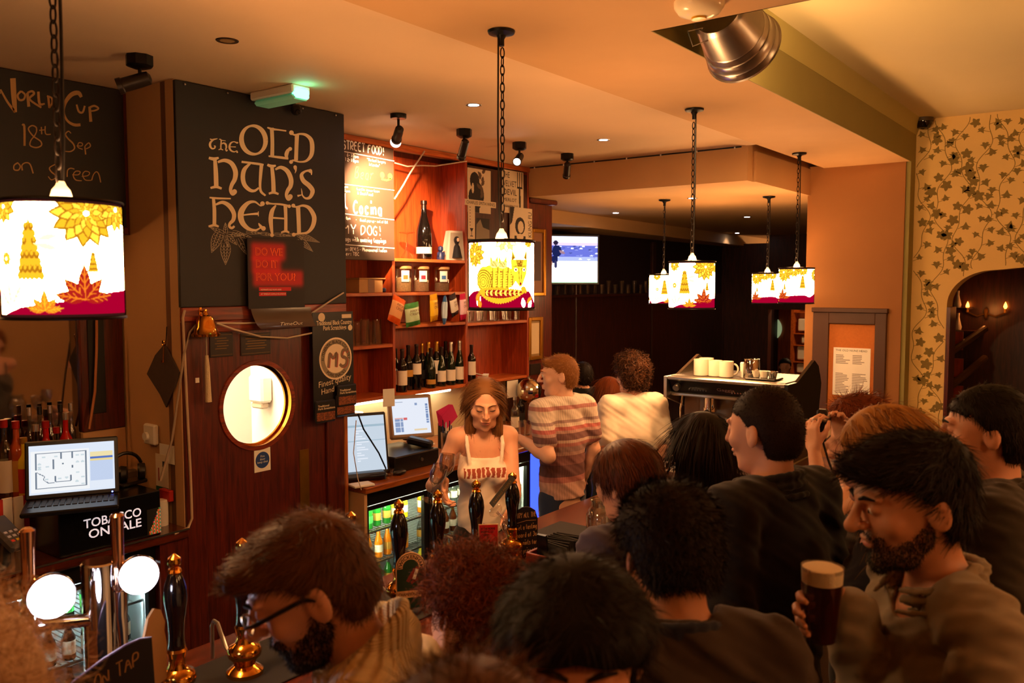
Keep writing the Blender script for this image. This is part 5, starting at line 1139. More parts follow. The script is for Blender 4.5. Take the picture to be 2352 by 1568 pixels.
c = MB().tube([at(822, 950, Y=3.9), at(835, 985, Y=3.9), at(870, 1040, Y=3.92), at(886, 1075, Y=3.92), at(885, 1100, Y=3.9)], .005, 6); wbuild(c, 'cable', BLKP, at(850, 1000, Y=3.9), 'black cable curving across the order monitor', 'cable')
# ================================================================== left back bar
t = thing('world_cup_board', 'black chalkboard with WORLD CUP 18th Sep on screen in chalk', 'chalkboard', (1.5, 4.448, 2.48)); xr = at(283, 300, Y=4.44).x
MB().bx(-1.2, xr, 4.43, 4.449, 2.40, ZL - .006, .003).build('panel', BLK, t, world=True, smooth=False)
b = MB(); S5 = 5.057
def cw(l): return [(x / S5, 150 + y / S5, w / S5) for x, y, w in l]
PL = dict(Y=4.4285)
for s in ([(-260,-60,26),(-200,420,30)], [(-200,420,22),(-100,120,26)], [(-100,120,26),(5,330,18)], [(5,280,20),(90,430,26),(180,545,30)], [(150,150,66),(160,350,62),(175,545,46)],
  [(245,300,26),(205,345,24),(225,400,26),(275,395,24),(290,340,24),(245,300,22)], [(318,320,30),(335,480,36)], [(318,320,24),(370,300,26),(395,330,28),(345,395,24),(480,490,22)], [(445,305,30),(460,445,30),(520,445,18)], [(560,360,26),(575,495,28)], [(545,355,18),(600,380,22),(605,440,22),(570,495,20)],
  [(945,370,34),(910,320,50),(830,340,52),(760,430,40),(740,540,26),(780,640,26),(860,690,34),(935,690,34)], [(890,455,20),(915,535,24),(960,545,24),(985,470,22)], [(1040,480,30),(1055,655,36)], [(1040,490,24),(1095,470,24),(1145,500,20),(1100,525,20),(1050,530,16)],
  [(255,695,16),(282,705,26),(285,935,26)], [(425,770,14),(420,720,16),(370,700,16),(330,740,16),(385,820,16),(470,880,16),(480,930,16),(420,955,16),(350,930,16),(360,870,14),(400,820,14),(425,770,12)], [(480,715,14),(485,800,14)], [(455,755,12),(520,748,12)], [(525,705,14),(530,795,14),(590,800,12)],
  [(825,790,10),(795,765,14),(760,800,16),(790,850,18),(850,910,18),(865,965,16),(820,1000,14),(755,998,10)], [(890,935,10),(950,935,12),(955,905,12),(915,900,12),(905,950,12),(960,975,12)], [(985,940,14),(995,1035,18)], [(985,940,12),(1030,900,14),(1050,940,14),(1000,970,12)],
  [(210,1130,18),(165,1160,16),(165,1210,16),(215,1215,16),(235,1170,16),(205,1130,14)], [(260,1220,18),(255,1160,14),(300,1130,14),(350,1150,16),(385,1255,16)],
  [(640,1150,12),(575,1190,14),(600,1240,16),(660,1290,14),(600,1330,12),(560,1290,10)], [(780,1295,16),(785,1220,14),(820,1195,14),(865,1205,12)], [(840,1270,10),(910,1270,12),(930,1235,12),(880,1230,12),(850,1275,12),(880,1330,14),(950,1340,10)], [(950,1290,10),(1020,1280,12),(1040,1245,12),(990,1230,12),(960,1270,12),(990,1330,12),(1060,1335,10)], [(1065,1335,14),(1085,1270,12),(1120,1235,12),(1150,1270,14),(1170,1360,12)]):
 on_board(b, cw(s), PL, 4)
b.build('chalk_writing', mat('warm_chalk', '#b08a5a', .9), t, world=True, smooth=False)
MB().bx(-1.2, xr, 4.42, 4.45, 2.36, 2.398, .004).build('chalk_rail', WOODR, t, world=True, smooth=False)
t = thing('strip_light', 'amber strip light hidden under the left chalkboard rail', 'light', (1.4, 4.53, 2.345)); MB().bx(-.9, .75, -.02, .02, -.006, .008).build('batten', WHITE, t, smooth=False); MB().cyl((-.88, 0, -.014), (.73, 0, -.014), .008, n=10).build('tube', emis('tube_amber', (1.0, .42, .12), 26), t)
xm = at(182, 860, Y=4.57).x; t = thing('bar_mirror', 'large mirror behind the spirit bottles, reflecting the drinkers', 'mirror', (1.4, 4.58, 1.0))
MB().bx(-1.0, xm, 4.575, 4.58, .95, 2.33).build('glass', mat('silvered_glass', '#9a8f86', .04, 1.0), t, world=True, smooth=False)
MB().bx(xm, X0 - .005, 4.55, 4.599, 1.30, 2.35, .005).build('frame_side', WOODR, t, world=True, smooth=False)
MB().bx(at(205, 860, Y=4.54).x, at(243, 860, Y=4.54).x, 4.542, 4.551, at(220, 950, Y=4.54).z, 2.0, .002).build('black_plate', mat('plate_black', '#0c0807', .5), t, world=True, smooth=False)
MB().bx(xm - .0, X0 - .005, 4.55, 4.599, .83, 1.298, .004).build('lower_panel', TAN, t, world=True, smooth=False)
c = MB().tube([at(222, 735, Y=4.52), at(222, 800, Y=4.52), at(218, 900, Y=4.52), at(205, 985, Y=4.5)], .007, 6); wbuild(c, 'cable', mat('tan_cable', '#a8693a', .5), at(220, 860, Y=4.52), 'tan cable hanging down the mirror frame', 'cable')
xr_ = X0 - .004
def rp(u, v, off=.0): return at(u, v, X=X0 - .006 - off)
pts = [rp(*q_) for q_ in ((381, 790), (415, 855), (405, 885), (385, 935), (371, 905), (341, 858), (360, 815))]; t = thing('slate_plaque', 'grey diamond slate hanging on the tan return wall with a key', 'plaque', rp(378, 870))
c0 = sum(pts, Vector()) / len(pts); MB().prism([((p_.y - c0.y), p_.z - c0.z) for p_ in pts], (X0 - .008, c0.y, c0.z), (0, 1, 0), (0, 0, 1), -.008).build('slate', mat('slate_grey', '#4a3c36', .6, noise=.2, nscale=30), t, world=True, smooth=False)
MB().tube([rp(383, 750, .01), rp(381, 792, .01)], .0025, 5).build('cord', BLKP, t, world=True)
t = thing('old_key', 'small brass key hanging on the slate plaque', 'key', rp(376, 815, .02)); kq = [rp(376, 792, .022), rp(375, 832, .022)]
b = MB().tube(kq, .004, 6); b.tube([kq[0] + Vector((0, .012 * math.sin(a_), .012 * math.cos(a_) + .01)) for a_ in np.linspace(0, 2 * PI, 12, endpoint=False)], .0035, 6, True); b.box(kq[1] + Vector((0, .010, .004)), (.004, .016, .012)); b.build('key_shank', BRASS, t, world=True)
p = rp(353, 996); t = thing('thermostat', 'white wall thermostat dial on the tan return wall', 'thermostat', p); MB().bx(-.03, 0, -.055, .055, -.055, .055, .008).build('case', WHITE, t, smooth=False); MB().cyl((-.03, .015, -.01), (-.045, .015, -.01), .022, n=18).build('dial', WHITE, t)
p = rp(384, 1042, .002); o = MB().bx(-.002, 0, -.07, .07, -.05, .05).build('wall_notice', PAPER, smooth=False); o.location = p; tag(o, 'white paper notice beside the hanging cable', 'notice')
p = rp(373, 1090, .004); t = thing('wall_notice', 'cream notice with red marks and a green base line', 'notice', p); MB().bx(-.002, 0, -.06, .06, -.09, .11).build('sheet', LABW, t, smooth=False); MB().bx(-.003, -.002, -.06, .06, -.09, -.065).build('green_band', mat('band_green', '#2c5a38', .6), t, smooth=False); MB().box((-.003, -.02, .06), (.001, .022, .03)).build('blue_mark', mat('mark_blue', '#2a3040', .6), t, smooth=False); MB().box((-.003, .03, .0), (.001, .008, .07)).build('red_mark', mat('mark_red', '#a83022', .6), t, smooth=False)
p = rp(388, 1135, .004); o = MB().bx(-.03, 0, -.05, .05, -.03, .03, .004).build('red_box', mat('red_pack', '#a82018', .5), smooth=False); o.location = p; tag(o, 'small red box on the return wall under the notices', 'box')
t = thing('left_counter', 'dark wooden counter of the left back bar', 'counter', (1.2, 3.97, 0)); ZCL = .83
MB().bx(-1.2, X0 - .006, 3.95, 4.59, ZCL - .05, ZCL, .006).build('worktop', WOODB, t, world=True, smooth=False); MB().bx(-1.2, X0 - .006, 3.945, 3.951, ZCL - .006, ZCL + .002).build('metal_edge', STEEL, t, world=True, smooth=False); MB().bx(-1.2, X0 - .006, 4.0, 4.58, 0, ZCL - .051).build('carcass', BLKP, t, world=True, smooth=False) if False else None
MB().bx(2.30, X0 - .006, 3.97, 4.58, 0, ZCL - .051).build('end_panel', WOODR, t, world=True, smooth=False)
t = thing('bottle_step', 'dark wooden step shelf carrying the spirit bottles', 'shelf', (1.6, 4.45, ZCL)); MB().bx(.4, 2.34, 4.32, 4.545, ZCL + .001, ZCL + .22, .004).build('step', WOODR, t, world=True, smooth=False)
sp = [(8, 4.40, .34, .042, CLEARB, LABW, FOILR, 'clear spirit bottle with a red cap at the left edge'), (35, 4.39, .33, .044, mat('pink_spirit', '#a8441c', .1), LABY, FOILR, 'rum bottle with a red neck and ochre label'), (52, 4.36, .26, .04, YEL2, LABR, FOILG, 'short gold-capped bottle with a red label in front of the rum'), (80, 4.42, .30, .046, CLEARB, mat('ochre_dark', '#a87a4a', .6), SILV, 'clear aperitif bottle with a slanted black band'),
      (104, 4.42, .31, .044, RED2, LABW, FOILR, 'red aperitif bottle with a slanted black band'), (128, 4.40, .28, .04, CLEARB, LABR, FOILR, 'clear bottle with a red shoulder nearest the mirror frame'), (150, 4.47, .33, .04, RED2, LABW, SILV, 'dark red bottle half behind the laptop screen')]
for (u, y, h, r, g, l, c_, s) in sp: p = at(u, 960, Y=y); bottle((p.x, y, ZCL + .222), h * 1.15, r * .82, g, l, c_, 'spirit', s, group='spirits before the mirror', lab=(.1, .5))
for i, u in enumerate((60, 84, 108, 132, 156)): p = at(u, 850, Y=4.53); bottle((p.x, 4.515, ZCL + .222), .42, .024, CLEARB, None, mat('pourer_black', '#15100e', .4) if i % 2 else SILV, 'spirit', 'clear spirit bottle with a pourer in the back row before the mirror', group='back row of spirits before the mirror')
p = at(252, 1200, Y=3.93); bx0 = at(135, 1220, Y=3.97).x; bx1 = at(370, 1200, Y=3.97).x; zt_ = ZCL + .225
t = thing('tobacco_box', 'black display box with white words TOBACCO ON SALE on the counter', 'box', ((bx0 + bx1) / 2, 4.15, ZCL)); BH = .225
MB().bx(bx0, bx1, 3.97, 4.31, ZCL + .001, zt_, .004).build('case', mat('gloss_black', '#0b0a0c', .22), t, world=True, smooth=False)
for s, u, v, ww in (('TOBACCO', 192, 1214, .285), ('ON SALE', 203, 1237, .262)): letter(s, at(u, v, Y=3.969), GX, GZ, .042, 'box_words', mat('letter_white', '#f4f2ff', .5, emit='#f4f2ff', es=.35), t, w=ww, bold=.012)
cvq = Canvas(14, 14, '#0b0a0c'); hs = ['#e02a8a', '#f0b020', '#40b0d0', '#80c040', '#e04030', '#f0f0f0']
for i in range(14):
 for j in range(14):
  if i > j * .8 + 1: cvq.a[j, i, :3] = lin(hs[(i * 5 + j * 3) % 6])
panel(cvq, 'bright_corner', (bx1 - .075, 3.9685, ZCL + .01), GX, GZ, .073, .13, mat('print_ink', attr='Col', rough=.6), t)
lc = at(166, 1062, Y=4.10); r, u_, n_ = toward(lc, .22, -.06);
t = thing('laptop', 'open black laptop with a bright floor-plan screen on the tobacco box', 'laptop', (lc.x, lc.y, zt_)); LW, LH = .40, .275; R3 = Matrix((r, u_, n_)).transposed()
hz = zt_ + .025; cz = hz + LH / 2 * u_.z + .004; lc2 = Vector((lc.x, lc.y, cz));
MB().box(lc2 - n_ * .008, (LW, LH, .014), R3, .006).build('screen_lid', BLKP, t, world=True, smooth=False)
def plan(c):
 c.a[..., :3] = lin('#e6f0ff'); c.rect(.02, .05, .70, .88, '#fbfdff'); c.rect(.71, .05, .98, .20, '#eaf2ff').rect(.71, .2, .98, .62, '#c9d8f4').rect(.71, .70, .98, .80, '#f6e6b0').rect(.71, .66, .98, .695, '#5a78c8').rect(.71, .62, .98, .655, '#f2dc98')
 g = '#9aa6b4'
 for (x0, y0, x1, y1) in ((.08, .12, .66, .12), (.66, .12, .66, .84), (.08, .84, .66, .84), (.08, .12, .08, .46), (.08, .50, .08, .84), (.37, .84, .37, .70), (.37, .70, .28, .70), (.28, .70, .28, .50), (.28, .50, .50, .50), (.50, .84, .50, .70), (.50, .50, .50, .56), (.30, .36, .30, .24), (.30, .24, .48, .24), (.48, .24, .48, .36), (.08, .46, .18, .36), (.18, .36, .16, .30), (.16, .30, .22, .22), (.22, .22, .28, .22)): c.line(x0, y0, x1, y1, .0062, '#7c8898')
 for (x, y) in ((.17, .76), (.31, .76), (.12, .62), (.12, .56), (.21, .56), (.12, .52), (.56, .76), (.62, .76), (.56, .62), (.62, .62), (.56, .40), (.62, .30), (.2, .30), (.35, .30), (.43, .31), (.55, .22), (.62, .16)): c.ell(x, y, .025, .018, '#d4e2e8')
 c.ell(.39, .60, .02, .01, '#6a7a8a')
screen('screen', lc2 - n_ * .0002, r, u_, LW - .035, LH - .045, plan, 100, 70, t)
fwd = Vector((n_.x, n_.y, 0)).normalized(); Rb = Matrix((r, fwd, Vector((0, 0, 1)))).transposed()
bcx = Vector((lc.x, lc.y, hz - .012)) + fwd * .13; MB().box(bcx, (LW, .26, .022), Rb, .006).build('keyboard_base', BLKP, t, world=True, smooth=False)
kb = bpy.data.objects.new('keyboard', None); COL.objects.link(kb); kb.parent = t; KEY = mat('key_black', '#1c1a1e', .5); kme = None
for j in range(5):
 for i in range(14):
  pos = bcx + r * ((i - 6.5) * .026) + fwd * ((j - 3.2) * .026) + Vector((0, 0, .0125))
  if kme is None: kme = MB().box((0, 0, 0), (.021, .021, .004), Rb, .0015).build('key', KEY, None, smooth=False).data; bpy.data.objects.remove(bpy.data.objects['key'])
  ko = link('key', kme, kb); ko.location = pos - t.location
MB().sphere(lc2 + r * (LW / 2 - .03) - u_ * (LH / 2 - .008) + n_ * .001, .004, 8, 6).build('power_light', emis('blue_led', (.1, .15, 1), 6), t, world=True)
p = at(22, 1190, Y=3.99); t = thing('card_terminal', 'card payment terminal with a lit blue display', 'card terminal', (p.x, 4.02, ZCL + .16), .3); MB().box((0, 0, 0), (.10, .20, .045), Matrix.Rotation(.6, 3, 'X'), .012).build('body', mat('grey_plastic', '#4a4644', .4), t, smooth=False)
MB().box((0, .04, .05), (.07, .04, .004), Matrix.Rotation(.6, 3, 'X')).build('display', emis('blue_display', (.25, .35, 1.0), .8), t, smooth=False)
for i in range(3):
 for j in range(3): MB().box((-.025 + .025 * i, -.02 - .022 * j, .012 - .015 * j), (.017, .014, .006), Matrix.Rotation(.6, 3, 'X'), .002).build('key', mat('termkey%d' % (i if j == 2 else 3), ('#c83a2a', '#d8b020', '#3aa04a', '#b8b4c8')[i if j == 2 else 3], .4), t, smooth=False)
MB().box((0, .05, -.09), (.07, .05, .15)).build('cradle', BLKP, t, smooth=False)
p = at(300, 1080, Y=4.2); t = thing('headset', 'black headset lying behind the laptop on the box', 'headset', (p.x, 4.22, zt_));
for sx in (-.05, .05): MB().lathe([(.04, 0), (.045, .01), (.04, .035), (.02, .04)], (sx, 0, .06), (1, -.6, 0), 16).build('ear_cup', BLKP, t)
MB().tube([(.09 * math.cos(a_), .03, .07 + .09 * math.sin(a_)) for a_ in np.linspace(.3, PI - .3, 10)], .009, 8).build('headband', BLKP, t); MB().box((0, 0, .01), (.16, .1, .02), .2, .006).build('rest', BLKP, t, smooth=False)
p = at(318, 1080, Y=4.45); o = MB().box((0, 0, .12), (.16, .05, .24), None, .008).build('grey_box', mat('grey_box', '#5a4a3c', .6), smooth=False); o.location = (p.x, 4.48, ZCL + .0); tag(o, 'grey-brown box standing against the wall behind the headset', 'box')
p = at(400, 1190, Y=4.1); o = MB().lathe([(.035, 0), (.035, .13), (.03, .135)], n=18).build('paper_roll', PAPER); o.location = (X0 - .06, 4.12, ZCL); tag(o, 'white paper roll at the end of the left counter', 'paper roll')
p = at(20, 1110, Y=4.28); t = thing('leaflet_rack', 'rack of red and white leaflets left of the laptop', 'leaflets', (p.x, 4.26, ZCL))
for k in range(4): MB().box((-.06 + .045 * k, .01 * (k % 2), .13), (.042, .012, .26), .1 * (k - 1.5)).build('leaflet', (LABR, PAPER, LABW, LABR)[k], t, smooth=False)
t, zs = fridge(.35, 2.29, 4.0, 4.56, 0.0, .775, 'black glass-door fridge glowing cold white under the left counter', 3, (.72, .93, 1.0), 110, lv=(.36, .68))
GB = mat('lager_dark', '#0c1a10', .08, spec=.8)
for li, z in enumerate(zs):
 for i in range(20):
  x = .43 + i * .092
  if .98 < x < 1.04 or 1.62 < x < 1.70: continue
  if li == 2 and x < 1.6: bottle((x, 4.12, z + .001), .20, .032, (CLEARB, YEL2)[i % 2], LABG, SILV, 'mixer', 'pale cider bottle with a green label on the top shelf, left fridge', group='cider bottles in the left fridge', lab=(.2, .6), n=10)
  elif li == 2: bottle((x, 4.12, z + .001), .20, .030, GB, LABG, LABG, 'beer', 'dark lager bottle with a green label on the top shelf, left fridge', group='lager bottles in the left fridge', lab=(.18, .5), n=10)
  else: bottle((x, 4.12, z + .001), .19, .031, DARKG, LABW, BLKP, 'beer', 'black bottle with a white label on the %s shelf, left fridge' % lvn[li], group='black bottles on the %s shelf, left fridge' % lvn[li], lab=(.15, .5), n=10)
# ================================================================== the bar
ZBAR = .97; BY0, BY1 = 1.50, 2.34; BX1 = 5.6
t = thing('bar_counter', 'long polished dark wooden bar counter', 'counter', (2.2, 1.9, 0))
MB().bx(-1.2, BX1, BY0, BY1, ZBAR - .05, ZBAR, .01).build('bar_top', WOODB, t, world=True, smooth=False)
MB().bx(-1.2, BX1 - .05, BY0 + .10, BY0 + .14, .0, ZBAR - .051).build('front', WOODR, t, world=True, smooth=False); MB().bx(BX1 - .09, BX1 - .05, BY0 + .14, BY1 - .08, 0, ZBAR - .051).build('end', WOODR, t, world=True, smooth=False)
for k in range(11): MB().bx(-1.1 + k * .6, -.6 + k * .6, BY0 + .085, BY0 + .10, .15, .80, .006).build('front_panel', WOODR, t, world=True, smooth=False)
MB().bx(-1.2, BX1 - .09, BY1 - .12, BY1 - .08, .3, ZBAR - .051).build('back', BLKP, t, world=True, smooth=False)
MB().bx(.9, 3.3, 1.92, 2.20, ZBAR + .0005, ZBAR + .006, .002).build('drip_mat', mat('rubber_mat', '#141110', .7), t, world=True, smooth=False)
HB = mat('black_lacquer', '#0c0809', .12, coat=.6)
def hp_meshes():
 o = [('base', MB().lathe([(.052, 0), (.052, .012), (.044, .02), (.030, .03), (.034, .045), (.046, .058), (.049, .072), (.043, .088), (.026, .100), (.021, .115), (.024, .138), (.027, .150), (.022, .158)], n=24).build('pump_base', BRASS)),
         ('handle', MB().lathe([(.022, .156), (.024, .162), (.021, .175), (.020, .20), (.0225, .235), (.0285, .275), (.031, .305), (.0285, .335), (.021, .362), (.016, .374)], n=22).build('pump_handle', HB)),
         ('finial', MB().lathe([(.016, .373), (.019, .378), (.016, .386), (.010, .390), (.016, .396), (.0185, .406), (.0165, .417), (.008, .424), (.004, .428), (.001, .430)], n=18).build('finial', BRASS))]
 r = [(n_, x.data) for n_, x in o]
 for n_, x in o: bpy.data.objects.remove(x)
 return r
HPM = hp_meshes()
def handpump(u, v, label):
 p = at(u, v, Y=2.05); t = thing('hand_pump', label, 'beer pump', (p.x, 2.05, ZBAR + .0065), 0, 'row of beer hand pumps'); s = (p.z - ZBAR) / .430
 t.scale = (1, 1, 1)
 for nm, d in HPM: o = link(nm, d, t); o.scale = (1, 1, s)
 MB().tube([(.0, .05, .03), (.0, .09, .05), (0, .115, .09), (0, .13, .115), (0, .148, .118), (0, .158, .10), (0, .16, -.0)], .006, 8).build('swan_neck', STEEL, t)
 return t, p
pumps = [handpump(400, 1276, 'hand pump with a bare brown clip back beside the lit taps'), handpump(556, 1240, 'brass-footed hand pump just behind the man in glasses'), handpump(806, 1178, 'hand pump with a blue clip ending in ST'), handpump(916, 1150, 'hand pump with the green arched ale clip'),
         handpump(1005, 1128, 'hand pump with the round dark moon clip'), handpump(1094, 1105, 'hand pump behind the red rectangular clip'), handpump(1177, 1087, 'rightmost hand pump with a black strip leaning on it')]
def clip_frame(p, off=.055):
 n = Vector((-.35, -1, 0)).normalized(); n = Vector((-p.x * .6, -2.05 - .3, 0)).normalized(); r = Vector((0, 0, 1)).cross(n); return Vector((p.x, 2.05, 0)) + n * off, r, n
c0, r, n_ = clip_frame(pumps[0][1]);
t = thing('pump_clip', 'plain brown scalloped pump clip seen from behind on the first hand pump', 'pump clip', (pumps[0][1].x, 2.05, ZBAR)); pts = [(-.05, 0), (.05, 0), (.055, .09), (.045, .13), (.05, .15), (.03, .19), (0, .205), (-.03, .19), (-.05, .15), (-.045, .13), (-.055, .09)]
q = at(362, 1490, Y=1.98); MB().prism(pts, (q.x, 2.0, ZBAR + .10), (.85, .5, 0), (0, 0, 1), .006).build('board', mat('hardboard', '#a87f52', .7), t, world=True, smooth=False)
q = at(945, 1390, Y=1.99); n_ = Vector((-q.x * .75, -q.y, .25)).normalized(); r = Vector((0, 0, 1)).cross(n_).normalized(); u_ = n_.cross(r)
t = thing('pump_clip', 'arched green pump clip reading TWICKENHAM CHAMPIONS ALE', 'pump clip', q); CWd, CH = .104, .19
def archp(w, h, k=10): return [(-w / 2, 0), (w / 2, 0)] + [(w / 2 * math.cos(PI * i / k), h - w / 2 + w / 2 * math.sin(PI * i / k)) for i in range(k + 1)]
o0 = at(945, 1395, Y=1.99)
def pris(poly, z, depth, nm, m): return MB().prism(poly, o0 + n_ * z, r, u_, depth).build(nm, m, t, world=True, smooth=False)
pris(archp(CWd, CH), 0, .004, 'board', mat('clip_cream', '#d8a878', .5)); pris(archp(CWd - .008, CH - .004), .0042, .0008, 'green_field', mat('clip_green', '#12301c', .5))
ring = [( .046 * math.cos(a_), CH - CWd / 2 + .046 * math.sin(a_)) for a_ in np.linspace(-.1, PI + .1, 14)] + [(.028 * math.cos(a_), CH - CWd / 2 + .028 * math.sin(a_)) for a_ in np.linspace(PI + .1, -.1, 14)]
b = MB(); m_ = len(ring) // 2; b.add([o0 + n_ * .0052 + r * x + u_ * y for x, y in ring], [(i, i + 1, 2 * m_ - 2 - i, 2 * m_ - 1 - i) for i in range(m_ - 1)]); b.build('arch_band', mat('clip_cream', '#d8a878', .5), t, world=True, smooth=False)
letter('TWICKENHAM', o0 + n_ * .0054 + u_ * (CH - CWd / 2), r, u_, .012, 'clip_words', mat('ink', INK, .7), t, 'CENTER', w=.105, curve=.031, bold=.012)
b = MB().quad(*[o0 + n_ * .0052 + r * x + u_ * y for x, y in ((-.048, .036), (.048, .036), (.048, .060), (-.048, .060))]); b.build('name_band', mat('clip_cream', '#d8a878', .5), t, world=True, smooth=False)
letter('CHAMPIONS ALE', o0 + n_ * .0054 + u_ * .043, r, u_, .010, 'clip_words', mat('ink', INK, .7), t, 'CENTER', w=.088)
b = MB()
for (x, y, a_, L, w_) in ((-.012, .09, 1.0, .05, .012), (.008, .095, 1.2, .045, .014), (.0, .085, .6, .03, .01)): b.ribbon([o0 + n_ * .0053 + r * x + u_ * y, o0 + n_ * .0053 + r * (x + L * math.cos(a_)) + u_ * (y + L * math.sin(a_))], w_, n_)
b.build('emblem', mat('emblem_red', '#7a2a22', .6), t, world=True, smooth=False); b = MB().ribbon([o0 + n_ * .0055 + r * .010 + u_ * .098, o0 + n_ * .0055 + r * .022 + u_ * .132], .011, n_); b.build('emblem', PAPER, t, world=True, smooth=False)
o0 = at(842, 1400, Y=1.99); n_ = Vector((-o0.x * .75, -o0.y, .2)).normalized(); r = Vector((0, 0, 1)).cross(n_).normalized(); u_ = n_.cross(r); t = thing('pump_clip', 'dark blue rounded pump clip with the letters ST', 'pump clip', o0)
pris([(.055 * math.cos(a_) , .085 + .085 * math.sin(a_)) for a_ in np.linspace(0, 2 * PI, 24, endpoint=False)], 0, .004, 'board', mat('clip_blue', '#20243c', .5))
letter("E'S", o0 + n_ * .0046 + u_ * .105 + r * .0, r, u_, .018, 'clip_words', PAPER, t, w=.042, bold=.02); letter('ST', o0 + n_ * .0046 + u_ * .055, r, u_, .040, 'clip_words', PAPER, t, w=.05, bold=.03)
o0 = at(1031, 1345, Y=1.98); n_ = Vector((-o0.x * .75, -o0.y, .2)).normalized(); r = Vector((0, 0, 1)).cross(n_).normalized(); u_ = n_.cross(r); t = thing('pump_clip', 'round slate-blue pump clip with a pale figure', 'pump clip', o0)
pris([(.062 * math.cos(a_), .072 + .072 * math.sin(a_)) for a_ in np.linspace(0, 2 * PI, 28, endpoint=False)], 0, .004, 'board', mat('clip_rim', '#8a6a50', .5)); pris([(.058 * math.cos(a_), .072 + .068 * math.sin(a_)) for a_ in np.linspace(0, 2 * PI, 28, endpoint=False)], .0042, .0006, 'field', mat('clip_slate', '#38343c', .5))
b = MB(); b.disc(o0 + n_ * .0051 + u_ * .115 + r * .002, .014, n_); b.ribbon([o0 + n_ * .0052 + u_ * .108, o0 + n_ * .0052 + u_ * .085 - r * .006, o0 + n_ * .0052 + u_ * .06 - r * .02], [.014, .024, .01], n_); b.build('figure', mat('figure_tan', '#b8845c', .6), t, world=True, smooth=False)
o0 = at(1122, 1278, Y=1.98); n_ = Vector((-o0.x * .85, -o0.y, .15)).normalized(); r = Vector((0, 0, 1)).cross(n_).normalized(); u_ = n_.cross(r); t = thing('pump_clip', 'red rectangular pump clip with a pale skyline', 'pump clip', o0)
pris([(-.038, 0), (.038, 0), (.038, .125), (-.038, .125)], 0, .004, 'board', mat('clip_cream', '#d8a878', .5)); pris([(-.035, .002), (.035, .002), (.035, .122), (-.035, .122)], .0041, .0006, 'red_field', mat('clip_red', '#c81410', .45))
for i, s in enumerate(('BY THE HORNS', 'BREWING CO', 'LONDON')): letter(s, o0 + n_ * .0049 + u_ * (.105 - .012 * i) - r * .03, r, u_, .008, 'clip_words', mat('ink', INK, .7), t, w=(.055, .048, .034)[i], bold=.02)
b = MB();
for (x0_, x1_, h_) in ((-.032, -.018, .04), (-.018, -.006, .052), (-.003, .002, .066), (.006, .012, .05), (.014, .032, .045)): b.quad(*[o0 + n_ * .005 + r * x + u_ * y for x, y in ((x0_, .004), (x1_, .004), (x1_, h_), (x0_, h_ - .008))])
b.build('skyline', mat('skyline_cream', '#e0b890', .6), t, world=True, smooth=False)
a = at(1128, 1160, Y=1.98); c_ = at(1178, 1096, Y=2.0); dv = (c_ - a); t = thing('label_strip', 'narrow black lettered strip leaning against the rightmost hand pump', 'sign', a); r = dv.normalized(); n_ = Vector((-.5, -.8, .2)); n_ = (n_ - r * n_.dot(r)).normalized(); u_ = n_.cross(r)
MB().prism([(0, -.012), (dv.length, -.012), (dv.length, .012), (0, .012)], a, r, u_, .003).build('strip', BLKP, t, world=True, smooth=False); letter('TASTING PADDLE', a + n_ * .0036 + r * .012 - u_ * .005, r, u_, .008, 'strip_words', mat('dull_gold', '#7a5a2c', .4, .6), t, w=dv.length * .8)
o0 = at(1209, 1300, Y=2.0); n_ = Vector((-o0.x * .9, -o0.y, .12)).normalized(); r = Vector((0, 0, 1)).cross(n_).normalized(); u_ = n_.cross(r); t = thing('tasting_board', 'small arched chalkboard offering a tasting board of three thirds', 'chalkboard', o0); TWd, THh = .092, .255
MB().prism([(-.046, -.08), (.046, -.08), (.046, .20), (.036, .232), (.018, .243), (0, .246), (-.018, .243), (-.036, .232), (-.046, .20)], o0, r, u_, .006).build('board', BLK, t, world=True, smooth=False)
b = MB()
for s, y, w_ in (('TRY ALL THE 3', .198, .085), ('Get a tasting', .150, .075), ('board of 3x', .118, .075), ('1/3 pints for', .086, .075), ('the price of', .054, .070), ('a pint', .022, .05)): chalk(b, s, o0 + n_ * .0068 - r * .039 + u_ * y, (r + u_ * .12), u_, .020, w_ / .9, .0028, .05)
b.ribbon([o0 + n_ * .0068 + r * x + u_ * y for x, y in ((-.04, .178), (0, .190), (.04, .192))], .002, n_)
b.build('chalk_writing', mat('amber_chalk', '#c8a070', .9), t, world=True, smooth=False)
o0 = at(262, 1572, Y=1.86); n_ = Vector((-o0.x * .6, -o0.y, .35)).normalized(); r = Vector((0, 0, 1)).cross(n_).normalized(); u_ = n_.cross(r); t = thing('tap_board', 'arched black chalkboard reading ALSO ON TAP below the taps', 'chalkboard', o0)
pts = [(-.14, -.10), (.085, -.10), (.085, .085), (.06, .088), (.03, .082), (-.02, .062), (-.08, .03), (-.14, -.02)]
MB().prism(pts, o0, r, u_, .01).build('board', BLK, t, world=True, smooth=False); b = MB(); chalk(b, 'ALSO ON TAP', o0 + n_ * .011 - r * .125 - u_ * .030, r + u_ * .36, u_, .03, .195, .0035, .05); b.build('chalk_writing', mat('warm_chalk', '#b08a5a', .9), t, world=True, smooth=False)
b = MB(); b.tube([o0 + n_ * .006 + r * x + u_ * y for x, y in pts[2:]], .004, 6); b.build('edge', mat('board_edge', '#3a2c3c', .4), t, world=True)
p = at(228, 1288, Y=2.06); t = thing('tap_column', 'chrome beer font with two glowing round lenses and tall handles', 'beer font', (p.x, 2.06, ZBAR + .0065)); H = p.z - ZBAR - .006
MB().lathe([(.062, 0), (.062, .012), (.045, .02), (.043, .03), (.043, H - .004), (.039, H)], n=36).build('column', CHROME, t); MB().lathe([(.0435, .10), (.0435, .16)], n=36, caps=False).build('black_band', BLKP, t)
